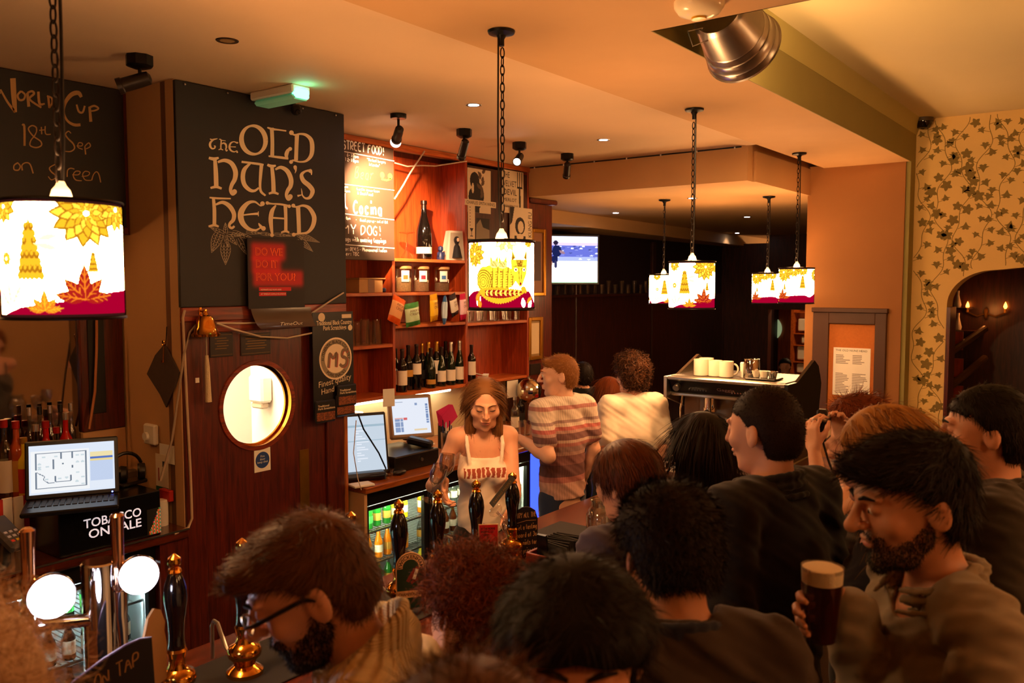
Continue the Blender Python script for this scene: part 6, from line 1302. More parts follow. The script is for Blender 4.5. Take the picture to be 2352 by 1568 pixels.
zb = at(170, 1405, Y=2.04).z - ZBAR
for (u, v, rad, hu0, hv0, hu1, hv1, wd, si) in ((118, 1370, 50, 62, 1212, 66, 1340, 24, -1), (319, 1321, 43, 268, 1178, 272, 1300, 24, 1)):
 c_ = at(u, v, Y=1.99); k = (c_ - CAM).dot(CF) / FPX; n_ = (CAM - c_); n_.z *= .35; n_.normalize(); n_ = (n_ + Vector((0, -.35, 0))).normalized(); R_ = rad * k * 1.02
 ln = c_ - n_ * .0; MB().lathe([(R_ * .55, -.045), (R_ * 1.0, -.02), (R_ * 1.04, -.004), (R_ * 1.0, .002), (R_ * .97, .002)], ln, n_, 32).build('lens_housing', CHROME, t, world=True)
 MB().lathe([(R_ * .97, .003), (.001, .008)], ln, n_, 32, False).build('lens', emis('lens_lit', (.86, .80, 1.0), 9), t, world=True)
 if si < 0: rl = Vector((0, 0, 1)).cross(n_).normalized(); letter('P', ln + n_ * .0085 - rl * R_ * .72 - n_.cross(rl) * R_ * .3, rl, n_.cross(rl), R_ * .26, 'lens_letter', mat('lens_ink', '#8a8c9c', .6), t)
 hb = at(hu1, hv1, Y=2.03); ht = at(hu0, hv0, Y=2.03)
 MB().tube([hb + Vector((0, 0, -.10)), hb + Vector((0, 0, -.02)), hb, hb + (ht - hb) * .15, hb + (ht - hb) * .6, ht - (ht - hb) * .05, ht], [.014, .016, .019, .014, .015, .017, .010], 14).build('tap_handle', mat('copper_chrome', '#c89a7a', .08, 1.0), t, world=True)
 MB().tube([hb + Vector((0, 0, -.06)), hb + Vector((0, 0, -.12)), hb + Vector((0, -.01, -.2))], [.02, .018, .012], 12).build('spout', CHROME, t, world=True)
 MB().tube([Vector((p.x, 2.06, ZBAR + H * .68)), hb + Vector((0, .0, -.10))], .016, 14).build('arm', CHROME, t, world=True)
lamp('lens_glow', 'POINT', (-.1, -.14, H * .8), 2.0, (.8, .78, 1.0), t, .04)
p = at(868, 1395, Y=1.85); tumbler((p.x, 1.85, ZBAR), .10, .03, .036, 'empty glass on the bar by the blue pump clip', 'glasses on the bar')
p = at(1312, 1300, Y=1.72); t = thing('napkin_box', 'open brown wooden box of black napkins on the bar', 'box', (p.x, 1.74, ZBAR), .0)
bw, bd, bh = .24, .20, .14
zt_ = at(1312, 1262, Y=1.74).z - ZBAR; bh = max(.12, zt_)
for (x, y, sx, sy) in ((0, -bd / 2, bw, .012), (0, bd / 2, bw, .012), (-bw / 2, 0, .012, bd), (bw / 2, 0, .012, bd)): MB().box((x, y, bh / 2), (sx, sy, bh), None, .002).build('box_side', WOODX, t, smooth=False)
MB().box((0, 0, .008), (bw - .02, bd - .02, .012)).build('box_floor', WOODX, t, smooth=False)
rr = random.Random(8)
for k in range(9): MB().box((-.06 + .018 * k, .03, bh * .62 + .02), (.006, .13, bh * 1.0), Matrix.Rotation(rr.uniform(-.12, .12), 3, 'Y') @ Matrix.Rotation(rr.uniform(-.1, .1), 3, 'X')).build('napkin', mat('black_napkin', '#0c0a0a', .9), t, smooth=False)
MB().box((.085, .02, bh * .7 + .01), (.004, .15, bh * .9), Matrix.Rotation(.1, 3, 'Y')).build('white_card', PAPER, t, smooth=False); MB().box((-.02, -.075, bh * .62), (.10, .004, .12), Matrix.Rotation(.35, 3, 'Y')).build('white_card', PAPER, t, smooth=False)
MB().box((-.07, .06, bh * 1.1), (.012, .04, bh * .9), Matrix.Rotation(-.2, 3, 'Y')).build('cutlery', BLKP, t, smooth=False)
p = at(1382, 1230, Y=1.82); zt_ = at(1382, 1145, Y=1.82).z - ZBAR; o = MB().lathe([(.062, 0), (.066, .01), (.066, zt_ * .68), (.055, zt_ * .8), (.044, zt_ * .86), (.044, zt_ * .95), (.048, zt_ * .96), (.048, zt_), (.04, zt_)], n=24, caps=False).build('tip_jar', glass('jar_glass', '#dfe6e2', .03, .4)); o.location = (p.x, 1.82, ZBAR); tag(o, 'big empty clear glass jar on the bar by the boy', 'jar')
p = at(1527, 1120, Y=1.9); zt_ = at(1527, 1082, Y=1.9).z - ZBAR; t = thing('glass_basket', 'white wire basket of glasses on the bar behind the crowd', 'basket', (p.x, 1.95, ZBAR)); WB = mat('white_wire', '#cdbfae', .4)
for z in np.linspace(.02, zt_, 5): MB().tube([(-.2, -.2, z), (.2, -.2, z), (.2, .2, z), (-.2, .2, z)], .005, 6, True).build('wire_hoop', WB, t)
for k in range(9):
 for (x, y) in ((-.2 + .05 * k, -.2), (-.2 + .05 * k, .2), (-.2, -.2 + .05 * k), (.2, -.2 + .05 * k)): MB().cyl((x, y, .02), (x, y, zt_), .003, n=5).build('wire', WB, t)
for i in range(4): tumbler((p.x - .13 + .09 * i, 1.83, ZBAR + .015), .13, .03, .038, 'clear glass standing in the white wire basket', 'glasses in the wire basket')
x0_, yL, yR = 4.70, 2.33, 1.62; zt_ = at(1670, 868, X=4.75).z; t = thing('espresso_machine', 'wide chrome espresso machine with a black button panel', 'coffee machine', (4.95, 1.98, ZBAR))
def E_(b, nm, m, **k): return b.build(nm, m, t, world=True, **k)
W_ = yL - yR; ym = (yL + yR) / 2
E_(MB().bx(x0_, x0_ + .50, yR, yL, zt_ - .012, zt_, .004), 'top_tray', mat('tray_steel', '#6e665c', .4, .8), smooth=False)
E_(MB().add([(x0_ - .02, yR, zt_ - .012), (x0_ - .02, yL, zt_ - .012), (x0_ + .04, yL, zt_ - .115), (x0_ + .04, yR, zt_ - .115), (x0_ + .12, yR, zt_ - .012), (x0_ + .12, yL, zt_ - .012), (x0_ + .12, yL, zt_ - .115), (x0_ + .12, yR, zt_ - .115)], [(0, 1, 2, 3), (3, 2, 6, 7), (0, 3, 7, 4), (1, 5, 6, 2), (0, 4, 5, 1)]), 'front_fascia', BLKP, smooth=False)
E_(MB().box((x0_ - .022, ym, zt_ - .014), (.022, W_ + .02, .022), None, .006), 'chrome_rail', STEEL, smooth=False); E_(MB().box((x0_ + .034, ym, zt_ - .115), (.022, W_ + .02, .022), None, .006), 'chrome_rail', STEEL, smooth=False)
for s in (0, 1):
 y = (yL + .005) if s else (yR - .005); E_(MB().prism([(-.04, -.13), (.50, -.30), (.56, -.05), (.50, .06), (.42, .10), (.12, -.005), (-.04, -.005)], (x0_, y - (0 if s else .02), zt_), (1, 0, 0), (0, 0, 1), -.02 if not s else -.02), 'side_cheek', STEEL if s else BLKP, smooth=False)
d0 = Vector((.06, 0, -.103)).normalized(); nf = Vector((-.103, 0, -.06)).normalized()
for k in range(14):
 y = yL - .12 - k * .018 if k < 7 else yR + .32 - (k - 7) * .018
 E_(MB().cyl(Vector((x0_ + .018, y, zt_ - .075)), Vector((x0_ + .018, y, zt_ - .075)) + nf * .012, .0055, n=8), 'button', CHROME)
letter('Gaggia', Vector((x0_ + .0135, ym + .06, zt_ - .075)), (0, -1, 0), -d0, .02, 'maker_script', STEEL, t, w=.11, depth=.002); E_(MB().cyl((x0_ - .0, yL - .05, zt_ - .06), (x0_ - .03, yL - .05, zt_ - .075), .02, n=16), 'steam_knob', STEEL)
E_(MB().bx(x0_ + .16, x0_ + .48, yR + .02, yL - .02, ZBAR + .08, zt_ - .014), 'body', mat('machine_back', '#6a5440', .35, .7), smooth=False); E_(MB().bx(x0_ - .02, x0_ + .5, yR + .01, yL - .01, ZBAR + .02, ZBAR + .08, .006), 'drip_tray', STEEL, smooth=False)
for y in (yL - .22, yR + .24): E_(MB().cyl((x0_ + .09, y, zt_ - .115), (x0_ + .09, y, zt_ - .19), .035, n=18).cyl((x0_ + .09, y, zt_ - .19), (x0_ + .09, y, zt_ - .215), .042, n=18), 'group_head', CHROME); E_(MB().tube([(x0_ + .06, y, zt_ - .21), (x0_ - .08, y, zt_ - .225)], .014, 10), 'portafilter', BLKP)
for y in (yL - .06, yR + .06): E_(MB().tube([(x0_ + .05, y, zt_ - .115), (x0_ + .02, y, zt_ - .2), (x0_ + .03, y, zt_ - .36)], .006, 8), 'steam_wand', CHROME)
for (dx, dy) in ((.03, .05), (.45, .05), (.03, W_ - .05), (.45, W_ - .05)): E_(MB().cyl((x0_ + dx, yR + dy, ZBAR), (x0_ + dx, yR + dy, ZBAR + .022), .02, n=10), 'foot', BLKP)
MUG = mat('white_china', '#e8dcc8', .25)
def mug(u, v, label, dx=.1, s=1.0, rot=0):
 p = at(u, v, X=x0_ + dx); t = thing('mug', label, 'mug', (p.x, p.y, zt_ + .001), rot, 'white mugs on the coffee machine'); h = .095 * s; r = .042 * s
 MB().lathe([(r * .92, 0), (r, .004), (r, h), (r - .004, h), (r - .004, .008), (.001, .008)], n=22, caps=False).lathe([(.001, 0), (r * .92, 0)], n=22, caps=False).build('cup', MUG, t)
 MB().tube([(r - .002 + .028 * math.sin(a_), 0, h * .5 + .032 * math.cos(a_)) for a_ in np.linspace(.1, PI - .1, 10)], .0055, 8).build('handle', MUG, t)
mug(1610, 864, 'white mug at the left end, overlapping the one behind it', .08, 1.05, -1.2); mug(1622, 861, 'white mug half hidden behind the left-end mug', .17, 1.05, -1.2); mug(1643, 864, 'middle white mug on the coffee machine', .10, 1.0, -1.0); mug(1668, 866, 'white mug with its handle out, beside the steel jug', .09, 1.0, -1.25)
p = at(1726, 868, X=x0_ + .12); t = thing('steel_jug', 'shiny steel milk jug on the coffee machine', 'jug', (p.x, p.y, zt_ + .001)); MB().lathe([(.045, 0), (.048, .006), (.046, .09), (.042, .11), (.046, .115), (.043, .115), (.042, .02)], n=24, caps=False).build('jug_body', CHROME, t); MB().tube([(.046, 0, .1), (.08, 0, .09), (.08, 0, .03), (.046, 0, .02)], .005, 6).build('handle', CHROME, t)
p = at(1706, 868, X=x0_ + .14); o = MB().lathe([(.016, 0), (.016, .085), (.012, .09)], n=14).build('straw_sleeve', WHITE); o.location = (p.x, p.y, zt_ + .001); tag(o, 'upright white tube beside the steel jug', 'tube')
p = at(1755, 874, X=x0_ + .1); t = thing('saucer_tray', 'black tray with small espresso cups on the coffee machine', 'tray', (p.x, p.y, zt_ + .001)); MB().box((0, 0, .006), (.14, .18, .01), None, .004).build('tray', BLKP, t, smooth=False)
for k in range(3): MB().lathe([(.02, .012), (.03, .05), (.027, .05), (.018, .016)], (0, .05 - .05 * k, 0), n=16, caps=False).build('espresso_cup', (MUG, MUG, CHROME)[k], t)
# ================================================================== back room and right-hand wall
c = at(1313, 596, d=9.6); n_ = (CAM - c); n_.z = 0; n_.normalize(); n_ = Matrix.Rotation(.35, 3, 'Z') @ n_; r = Vector((0, 0, 1)).cross(n_); k = 9.6 / FPX
t = thing('television', 'wall television showing a football match in the back room', 'television', c); W_, H_ = 128 * k, 106 * k
R3 = Matrix((r, Vector((0, 0, 1)), n_)).transposed(); MB().box(c - n_ * .03, (W_ + .05, H_ + .05, .05), R3, .008).build('casing', BLKP, t, world=True, smooth=False)
MB().tube([c - n_ * .05, c - n_ * .2, Vector((c.x, YFW - .06, c.z))], .03, 8).build('wall_bracket', BLKM, t, world=True)
def tv(q):
 q.a[..., :3] = lin('#f2f5ff'); q.rect(0, .86, 1, 1, '#dfe2ff').rect(0, .80, 1, .87, '#c9b8f0').rect(0, .55, 1, .80, '#5a62b8').rect(0, .47, 1, .56, '#9aa4dc')
 for i in range(40): x, y = RNG.random(), .5 + .3 * RNG.random(); q.ell(x, y, .03, .012, ('#e8ecff', '#3a4488', '#8088c8')[i % 3])
 q.rect(0, .0, 1, .47, '#fdfdff').rect(0, 0, 1, .02, '#a8e0b0')
 q.ell(.22, .68, .09, .13, '#141a44').ell(.20, .86, .045, .05, '#241a30').ell(.17, .50, .07, .08, '#141a44').ell(.10, .42, .035, .09, '#c89a8a').ell(.20, .40, .03, .08, '#2a2a50').ell(.32, .66, .06, .03, '#8a6a78', -.6)
cv_ = Canvas(80, 66, '#ffffff'); tv(cv_); panel(cv_, 'screen', c - r * W_ / 2 - Vector((0, 0, H_ / 2)) - n_ * .004, r, GZ, W_, H_, emis_attr('tv_glow', 1.1), t)
t = thing('cable', 'thin dark cable clipped along the top of the cross beam', 'cable', (XB - .006, 3.5, ZL - .006)); MB().tube([(0, -.98, 0), (.0, 0, -.002), (0, .98, 0)], .005, 6).build('wire', BLKP, t)
for k in range(7): MB().box((-.004, -.93 + .31 * k, -.003), (.008, .012, .016), None, .002).build('clip', WHITE, t, smooth=False)
t = thing('glass_rail', 'long dark shelf along the back-room wall', 'shelf', (9, YFW - .1, 1.93)); MB().bx(XB + .35, 12.1, YFW - .16, YFW - .001, 1.93, 1.96).build('board', WOODD, t, world=True, smooth=False)
for i in range(26): tumbler((7.0 + i * .17, YFW - .09, 1.961), .17 if i % 2 else .12, .02, .03, 'clear glass in the long row on the back-room shelf', 'glasses along the back-room shelf')
def sconce(p, axis, label):
 t = thing('wall_light', label, 'wall light', p); MB().sphere((0, 0, -.02), (.035, .02, .06), 12, 8).build('back_plate', mat('dull_gold', '#7a5a2c', .4, .6), t)
 a = Vector(axis).normalized()
 for s in (-1, 1):
  o = MB().tube([(0, 0, -.02), tuple(a * s * .08 + Vector((0, 0, -.05))), tuple(a * s * .17 + Vector((0, 0, -.01)))], .008, 6).build('arm', mat('dull_gold', '#7a5a2c', .4, .6), t)
  MB().lathe([(.012, -.01), (.012, .03)], a * s * .17, n=8).build('candle', LABY, t); MB().lathe([(.008, .03), (.018, .05), (.012, .075), (.001, .10)], a * s * .17, n=10).build('flame_bulb', emis('flame_amber', (1.0, .20, .02), 12), t)
p = at(1693, 712, Y=YFW - .06); sconce(p, (1, 0, 0), 'pair of amber candle bulbs on the back-room panelling')
p = at(2265, 715, X=9.84); sconce(p, (0, 1, 0), 'pair of amber candle bulbs seen through the archway')
lamp('candle_glow', 'POINT', at(1693, 712, Y=YFW - .25), 1.2, (1, .3, .06), None, .05); lamp('candle_glow', 'POINT', at(2265, 715, X=9.6), 1.6, (1, .3, .06), None, .05)
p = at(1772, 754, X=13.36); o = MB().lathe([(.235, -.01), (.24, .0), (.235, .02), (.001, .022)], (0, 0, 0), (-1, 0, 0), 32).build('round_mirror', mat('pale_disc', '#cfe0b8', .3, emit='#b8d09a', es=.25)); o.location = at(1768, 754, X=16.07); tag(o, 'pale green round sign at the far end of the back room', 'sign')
t = thing('lit_shelves', 'amber wooden shelves with pale goods beyond the back room', 'shelf', (15.6, 3.9, 0)); p0 = at(1826, 700, X=15.6); p1 = at(1866, 890, X=15.6)
for v in (716, 765, 792, 830, 860): z = at(1840, v, X=15.6).z; MB().bx(15.55, 15.9, p1.y - .3, p0.y, z - .02, z, .003).build('board', WOODH, t, world=True, smooth=False)
MB().bx(15.55, 15.9, p0.y, p0.y + .05, .0, 2.3).build('upright', WOODH, t, world=True, smooth=False)
for i, (u, v0, v1, w_) in enumerate(((1848, 732, 762, .25), (1850, 772, 790, .16), (1846, 795, 828, .25), (1848, 836, 858, .3))):
 a = at(u, v0, X=15.6); b_ = at(u, v1, X=15.6); o = MB().bx(15.6, 15.75, a.y - w_ / 2, a.y + w_ / 2, b_.z + .01, a.z, .02).build('white_crock', mat('pale_goods', '#efe4cc', .5), smooth=False); tag(o, ('largest white tub on the top lit shelf', 'small white tub on the second lit shelf', 'white tub on the third lit shelf', 'wide white tub on the lowest lit shelf')[i], 'tub', 'tubs on the lit shelves')
lamp('beyond_light', 'POINT', (14.6, 3.9, 2.4), 45, (1.0, .6, .3), None, .1)
k = thing('beyond_lamp', 'bare ceiling globe in the room beyond the back room', 'light', (14.6, 3.9, 2.62)); MB().sphere((0, 0, 0), .07).build('globe', emis('globe_glow', (1, .7, .4), 6), k); MB().cyl((0, 0, .06), (0, 0, .25), .01, n=8).build('stem', BLKM, k)
p = at(1799, 800, X=13.3); o = MB().box((0, 0, 0), (.02, .14, .5)).build('door_notice', PAPER, smooth=False); o.location = at(1776, 790, X=16.08); tag(o, 'narrow white notice under the round green sign', 'notice')
# ================================================================== notice case on the column
xn = XC - .001; a = at(1868, 708, X=xn); b_ = at(2042, 712, X=xn); t = thing('notice_case', 'brown framed notice case with a pinned menu on the column', 'notice case', (xn, (a.y + b_.y) / 2, 1.0))
CASE = mat('case_brown', '#4a2c1a', .5); y0, y1 = b_.y, a.y; zt_ = a.z; zb_ = .75
MB().bx(xn - .05, xn, y0, y1, zt_ - .03, zt_ + .01, .004).build('cornice', CASE, t, world=True, smooth=False)
ia = at(1906, 742, X=xn); ib = at(2012, 742, X=xn)
for (ya, yb_, za, zb2) in ((ia.y, y1 - .01, zb_, zt_ - .03), (y0 + .01, ib.y, zb_, zt_ - .03), (ib.y, ia.y, ia.z, zt_ - .03), (ib.y, ia.y, zb_, zb_ + .1)): MB().bx(xn - .035, xn, ya, yb_, za, zb2, .004).build('frame_rail', CASE, t, world=True, smooth=False)
MB().bx(xn - .008, xn, ib.y, ia.y, zb_ + .1, ia.z).build('cork_back', mat('cork', '#b8692a', .85, noise=.15, nscale=60), t, world=True, smooth=False)
c_ = at(2013, 905, X=xn - .036); MB().cyl(c_, c_ + Vector((-.006, 0, 0)), .022, n=16).build('lock', STEEL, t, world=True)
pa = at(1915, 797, X=xn - .01); pb_ = at(1997, 912, X=xn - .01); w_ = pa.y - pb_.y; h_ = pa.z - pb_.z
m = thing('pinned_menu', 'white printed menu sheet pinned inside the notice case', 'menu', (xn - .01, (pa.y + pb_.y) / 2, pb_.z)); MB().bx(xn - .0125, xn - .0095, pb_.y, pa.y, pb_.z, pa.z).build('sheet', PAPER, m, world=True, smooth=False)
cq = Canvas(44, 60, '#e8e2d6')
for j in range(24):
 for x0_ in (.06, .53): L_ = .2 + .2 * RNG.random(); cq.rect(x0_, .05 + j * .034, x0_ + L_, .063 + j * .034, '#8a8078')
panel(cq, 'print', (xn - .0135, pa.y, pb_.z), (0, -1, 0), GZ, w_, h_, mat('print_ink', attr='Col', rough=.6), m); letter('THE OLD NUNS HEAD', (xn - .0138, pa.y - w_ * .06, pa.z - h_ * .075), (0, -1, 0), GZ, h_ * .04, 'heading', mat('ink', INK, .7), m, w=w_ * .85)
# ================================================================== stairs behind the arch
t = thing('staircase', 'dark staircase with sloping handrails behind the archway', 'staircase', (9.2, 1.0, 0))
for (u0, v0, u1, v1) in ((2175, 815, 2262, 755), (2180, 890, 2262, 822)):
 a = at(u0, v0, X=8.9); b_ = at(u1, v1, X=9.5); MB().tube([a, b_], .035, 10).build('handrail', mat('rail_wood', '#6a4a2c', .3, coat=.4), t, world=True)
for k in range(7):
 z = .6 + .17 * k; MB().bx(8.7, 9.85, 1.85 - .17 * (k + 1), 1.85 - .17 * k, 0, z).build('step', WOODD, t, world=True, smooth=False) if False else None
for k in range(4): a = at(2185, 775 + k * 62, X=9.2); MB().bx(9.2, 9.24, a.y - .10, a.y + .12, a.z - .12, a.z + .06).build('stair_panel', WOODS, t, world=True, smooth=False)
p = at(2199, 688, X=9.4);
for i, v in enumerate((690, 757)): a = at(2200, v, X=9.6); o = MB().lathe([(.03, 0), (.035, .03), (.02, .09), (.012, .13), (.014, .17)], n=12).build('ornament', MUG); o.location = (9.6, a.y, a.z - (.07 if i == 0 else .0)); tag(o, ('small pale ornament high behind the arch', 'pale figurine on the ledge behind the arch')[i], 'ornament')
a = at(2200, 690, X=9.6); o = MB().bx(9.5, 9.89, a.y - .1, a.y + .1, a.z - .09, a.z - .071).build('ledge', WOODD, smooth=False); tag(o, 'small dark ledge high behind the archway', 'shelf')
a = at(2200, 758, X=9.6); o = MB().bx(9.5, 9.89, a.y - .2, a.y + .3, a.z - .03, a.z - .0).build('ledge', WOODD, smooth=False); tag(o, 'dark ledge behind the archway carrying ornaments', 'shelf')
# ================================================================== figures: one continuous surface grown from a distance field
class Vol:
 def __init__(s, lo, hi, h):
  s.lo = np.array(lo, float); s.h = h; s.n = np.maximum(2, np.ceil((np.array(hi) - s.lo) / h).astype(int) + 1)
  s.v = np.full(tuple(s.n), 0.08, np.float32)
 def sub(s, lo, hi):
  a = np.clip(np.floor((np.array(lo) - s.lo) / s.h).astype(int), 0, s.n); b = np.clip(np.ceil((np.array(hi) - s.lo) / s.h).astype(int) + 1, 0, s.n)
  if np.any(b <= a): return None, None
  ax = [s.lo[i] + s.h * np.arange(a[i], b[i]) for i in range(3)]
  return tuple(slice(a[i], b[i]) for i in range(3)), np.stack(np.meshgrid(*ax, indexing='ij'), -1)
 def mix(s, sl, d, k, op):
  a = s.v[sl]; d = d.astype(np.float32)
  if op == 'u':
   if k > 0: h = np.clip(.5 + .5 * (d - a) / k, 0, 1); s.v[sl] = d * (1 - h) + a * h - k * h * (1 - h)
   else: s.v[sl] = np.minimum(a, d)
  elif op == 's':
   d = -d; h = np.clip(.5 - .5 * (d - a) / max(k, 1e-6), 0, 1); s.v[sl] = d * (1 - h) + a * h + k * h * (1 - h)
  elif op == 'i': s.v[sl] = np.maximum(a, d)
 def cap(s, a, b, ra, rb, k=.015, op='u', fl=None):
  """tapered capsule; fl = (axis, factor) squashes it along axis"""
  a = np.array(a, float); b = np.array(b, float); m = max(ra, rb) + k + .02; sl, P = s.sub(np.minimum(a, b) - m, np.maximum(a, b) + m)
  if sl is None: return s
  if fl is not None:
   n = np.array(fl[0], float); n /= np.linalg.norm(n); f = fl[1] - 1
   P = P + ((P @ n) * f)[..., None] * n; a = a + (a @ n) * f * n; b = b + (b @ n) * f * n
  ba = b - a; L = ba @ ba + 1e-9; t = np.clip(((P - a) @ ba) / L, 0, 1)
  d = np.linalg.norm(P - a - t[..., None] * ba, axis=-1) - (ra + (rb - ra) * t); s.mix(sl, d, k, op); return s
 def ell(s, c, r, R=None, k=.012, op='u'):
  c = np.array(c, float); r = np.array(r, float); m = r.max() + k + .02; sl, P = s.sub(c - m, c + m)
  if sl is None: return s
  q = P - c
  if R is not None: q = q @ R
  k0 = np.linalg.norm(q / r, axis=-1); k1 = np.linalg.norm(q / (r * r), axis=-1) + 1e-9; s.mix(sl, k0 * (k0 - 1) / k1, k, op); return s
 def poly(s, pts, rad, k=.012, fl=None):
  for i in range(len(pts) - 1): s.cap(pts[i], pts[i + 1], rad[i], rad[i + 1], k, 'u', fl)
  return s
 def plane(s, p, n):
  """keep the side n points away from"""
  ax = [s.lo[i] + s.h * np.arange(s.n[i]) for i in range(3)]
  d = (ax[0][:, None, None] - p[0]) * n[0] + (ax[1][None, :, None] - p[1]) * n[1] + (ax[2][None, None, :] - p[2]) * n[2]
  s.v = np.maximum(s.v, d.astype(np.float32)); return s
 def wave(s, amp, f, ph=0):
  ax = [s.lo[i] + s.h * np.arange(s.n[i]) for i in range(3)]; X, Y, Z = ax[0][:, None, None], ax[1][None, :, None], ax[2][None, None, :]
  s.v = (s.v + amp * (np.sin(f * X + 1.7 * f * .6 * Z + ph) * np.sin(.8 * f * Y - .5 * f * Z + 2 * ph) + .6 * np.sin(1.9 * f * Z + f * X * 1.3 + ph))).astype(np.float32); return s
 def mesh(s):
  v = s.v; sg = v < 0; n = np.array(v.shape) - 1
  c = [(i, j, k) for i in (0, 1) for j in (0, 1) for k in (0, 1)]
  cnt = np.zeros(n, np.int8)
  for (i, j, k) in c: cnt += sg[i:i + n[0], j:j + n[1], k:k + n[2]]
  act = (cnt > 0) & (cnt < 8); idx = np.argwhere(act)
  if len(idx) == 0: return np.zeros((0, 3)), np.zeros((0, 4), int)
  vid = np.full(tuple(n), -1, np.int64); vid[act] = np.arange(len(idx))
  acc = np.zeros((len(idx), 3)); num = np.zeros(len(idx)); val = {q: v[idx[:, 0] + q[0], idx[:, 1] + q[1], idx[:, 2] + q[2]] for q in c}
  for a in c:
   for ax in range(3):
    if a[ax] == 0:
     b = list(a); b[ax] = 1; b = tuple(b); va, vb = val[a], val[b]; m = (va < 0) != (vb < 0); t = va / (va - vb + 1e-12)
     p = np.tile(np.array(a, float), (len(idx), 1)); p[:, ax] = t; acc[m] += p[m]; num[m] += 1
  V = s.lo + s.h * (idx + acc / num[:, None]); F = []
  for ax in range(3):
   b, d = (ax + 1) % 3, (ax + 2) % 3
   A = [slice(0, None)] * 3; A[ax] = slice(0, -1); B = [slice(0, None)] * 3; B[ax] = slice(1, None)
   ch = sg[tuple(A)] != sg[tuple(B)]; e = np.argwhere(ch); e = e[(e[:, b] > 0) & (e[:, d] > 0) & (e[:, b] < n[b]) & (e[:, d] < n[d])]
   if len(e) == 0: continue
   q = []
   for (ob, od) in ((-1, -1), (0, -1), (0, 0), (-1, 0)):
    w = e.copy(); w[:, b] += ob; w[:, d] += od; q.append(vid[w[:, 0], w[:, 1], w[:, 2]])
   q = np.stack(q, 1); fl = sg[e[:, 0], e[:, 1], e[:, 2]]; q[~fl] = q[~fl][:, ::-1]; F.append(q)
  return V, np.concatenate(F)
def np_mesh(name, V, F, mats, smooth=True):
 me = bpy.data.meshes.new(name); me.vertices.add(len(V)); me.vertices.foreach_set('co', np.asarray(V, np.float32).ravel())
 F = np.asarray(F); nf, k = F.shape; me.loops.add(nf * k); me.loops.foreach_set('vertex_index', F.astype(np.int32).ravel())
 me.polygons.add(nf); me.polygons.foreach_set('loop_start', np.arange(0, nf * k, k, dtype=np.int32))
 if smooth: me.polygons.foreach_set('use_smooth', np.ones(nf, bool))
 for m in (mats if isinstance(mats, (list, tuple)) else [mats]): me.materials.append(m)
 me.update(calc_edges=True); me.validate(); return me
def rx(a): return np.array(Matrix.Rotation(a, 3, 'X'))
def ry(a): return np.array(Matrix.Rotation(a, 3, 'Y'))
def rz_(a): return np.array(Matrix.Rotation(a, 3, 'Z'))
def skin(name, c): return mat('skin_' + name, c, .5, sss=.12, noise=.07, nscale=30)
SKIN = skin('fair', '#d9a184'); SKIN2 = skin('tan', '#bf8460'); SKIN3 = skin('pale', '#e2b096')
def cloth(name, c, bs=900, bump=.25, rough=.9, noise=.1): return mat('cloth_' + name, c, rough, noise=noise, nscale=12, bump=bump, bscale=bs, sheen=.15)
def hairmat(name, c1, c2, rough=.6):
 nm = 'hair_' + name
 if nm in MATS: return MATS[nm]
 m = bpy.data.materials.new(nm); m.use_nodes = True; nt = m.node_tree; L = nt.links.new; b = nt.nodes['Principled BSDF']
 b.inputs['Roughness'].default_value = rough; b.inputs['Specular IOR Level'].default_value = .18
 g = N(nt, 'ShaderNodeNewGeometry'); mx = N(nt, 'ShaderNodeMix', data_type='RGBA'); L(g.outputs['Random Per Island'], mx.inputs[0])
 mx.inputs[6].default_value = (*lin(c1), 1); mx.inputs[7].default_value = (*lin(c2), 1); L(mx.outputs[2], b.inputs['Base Color']); MATS[nm] = m; return m
H_BRN = hairmat('brown', '#2a160c', '#4c2a14'); H_DRK = hairmat('dark', '#120a07', '#2a170d'); H_BLK = hairmat('black', '#0c0806', '#22150d'); H_BLO = hairmat('blond', '#7a4a1c', '#c08a44')
H_GIN = hairmat('ginger', '#7a3a12', '#b86a28'); H_AUB = hairmat('auburn', '#4a200c', '#8a4016'); H_WHT = hairmat('pale_blond', '#a8805a', '#e0c09a')
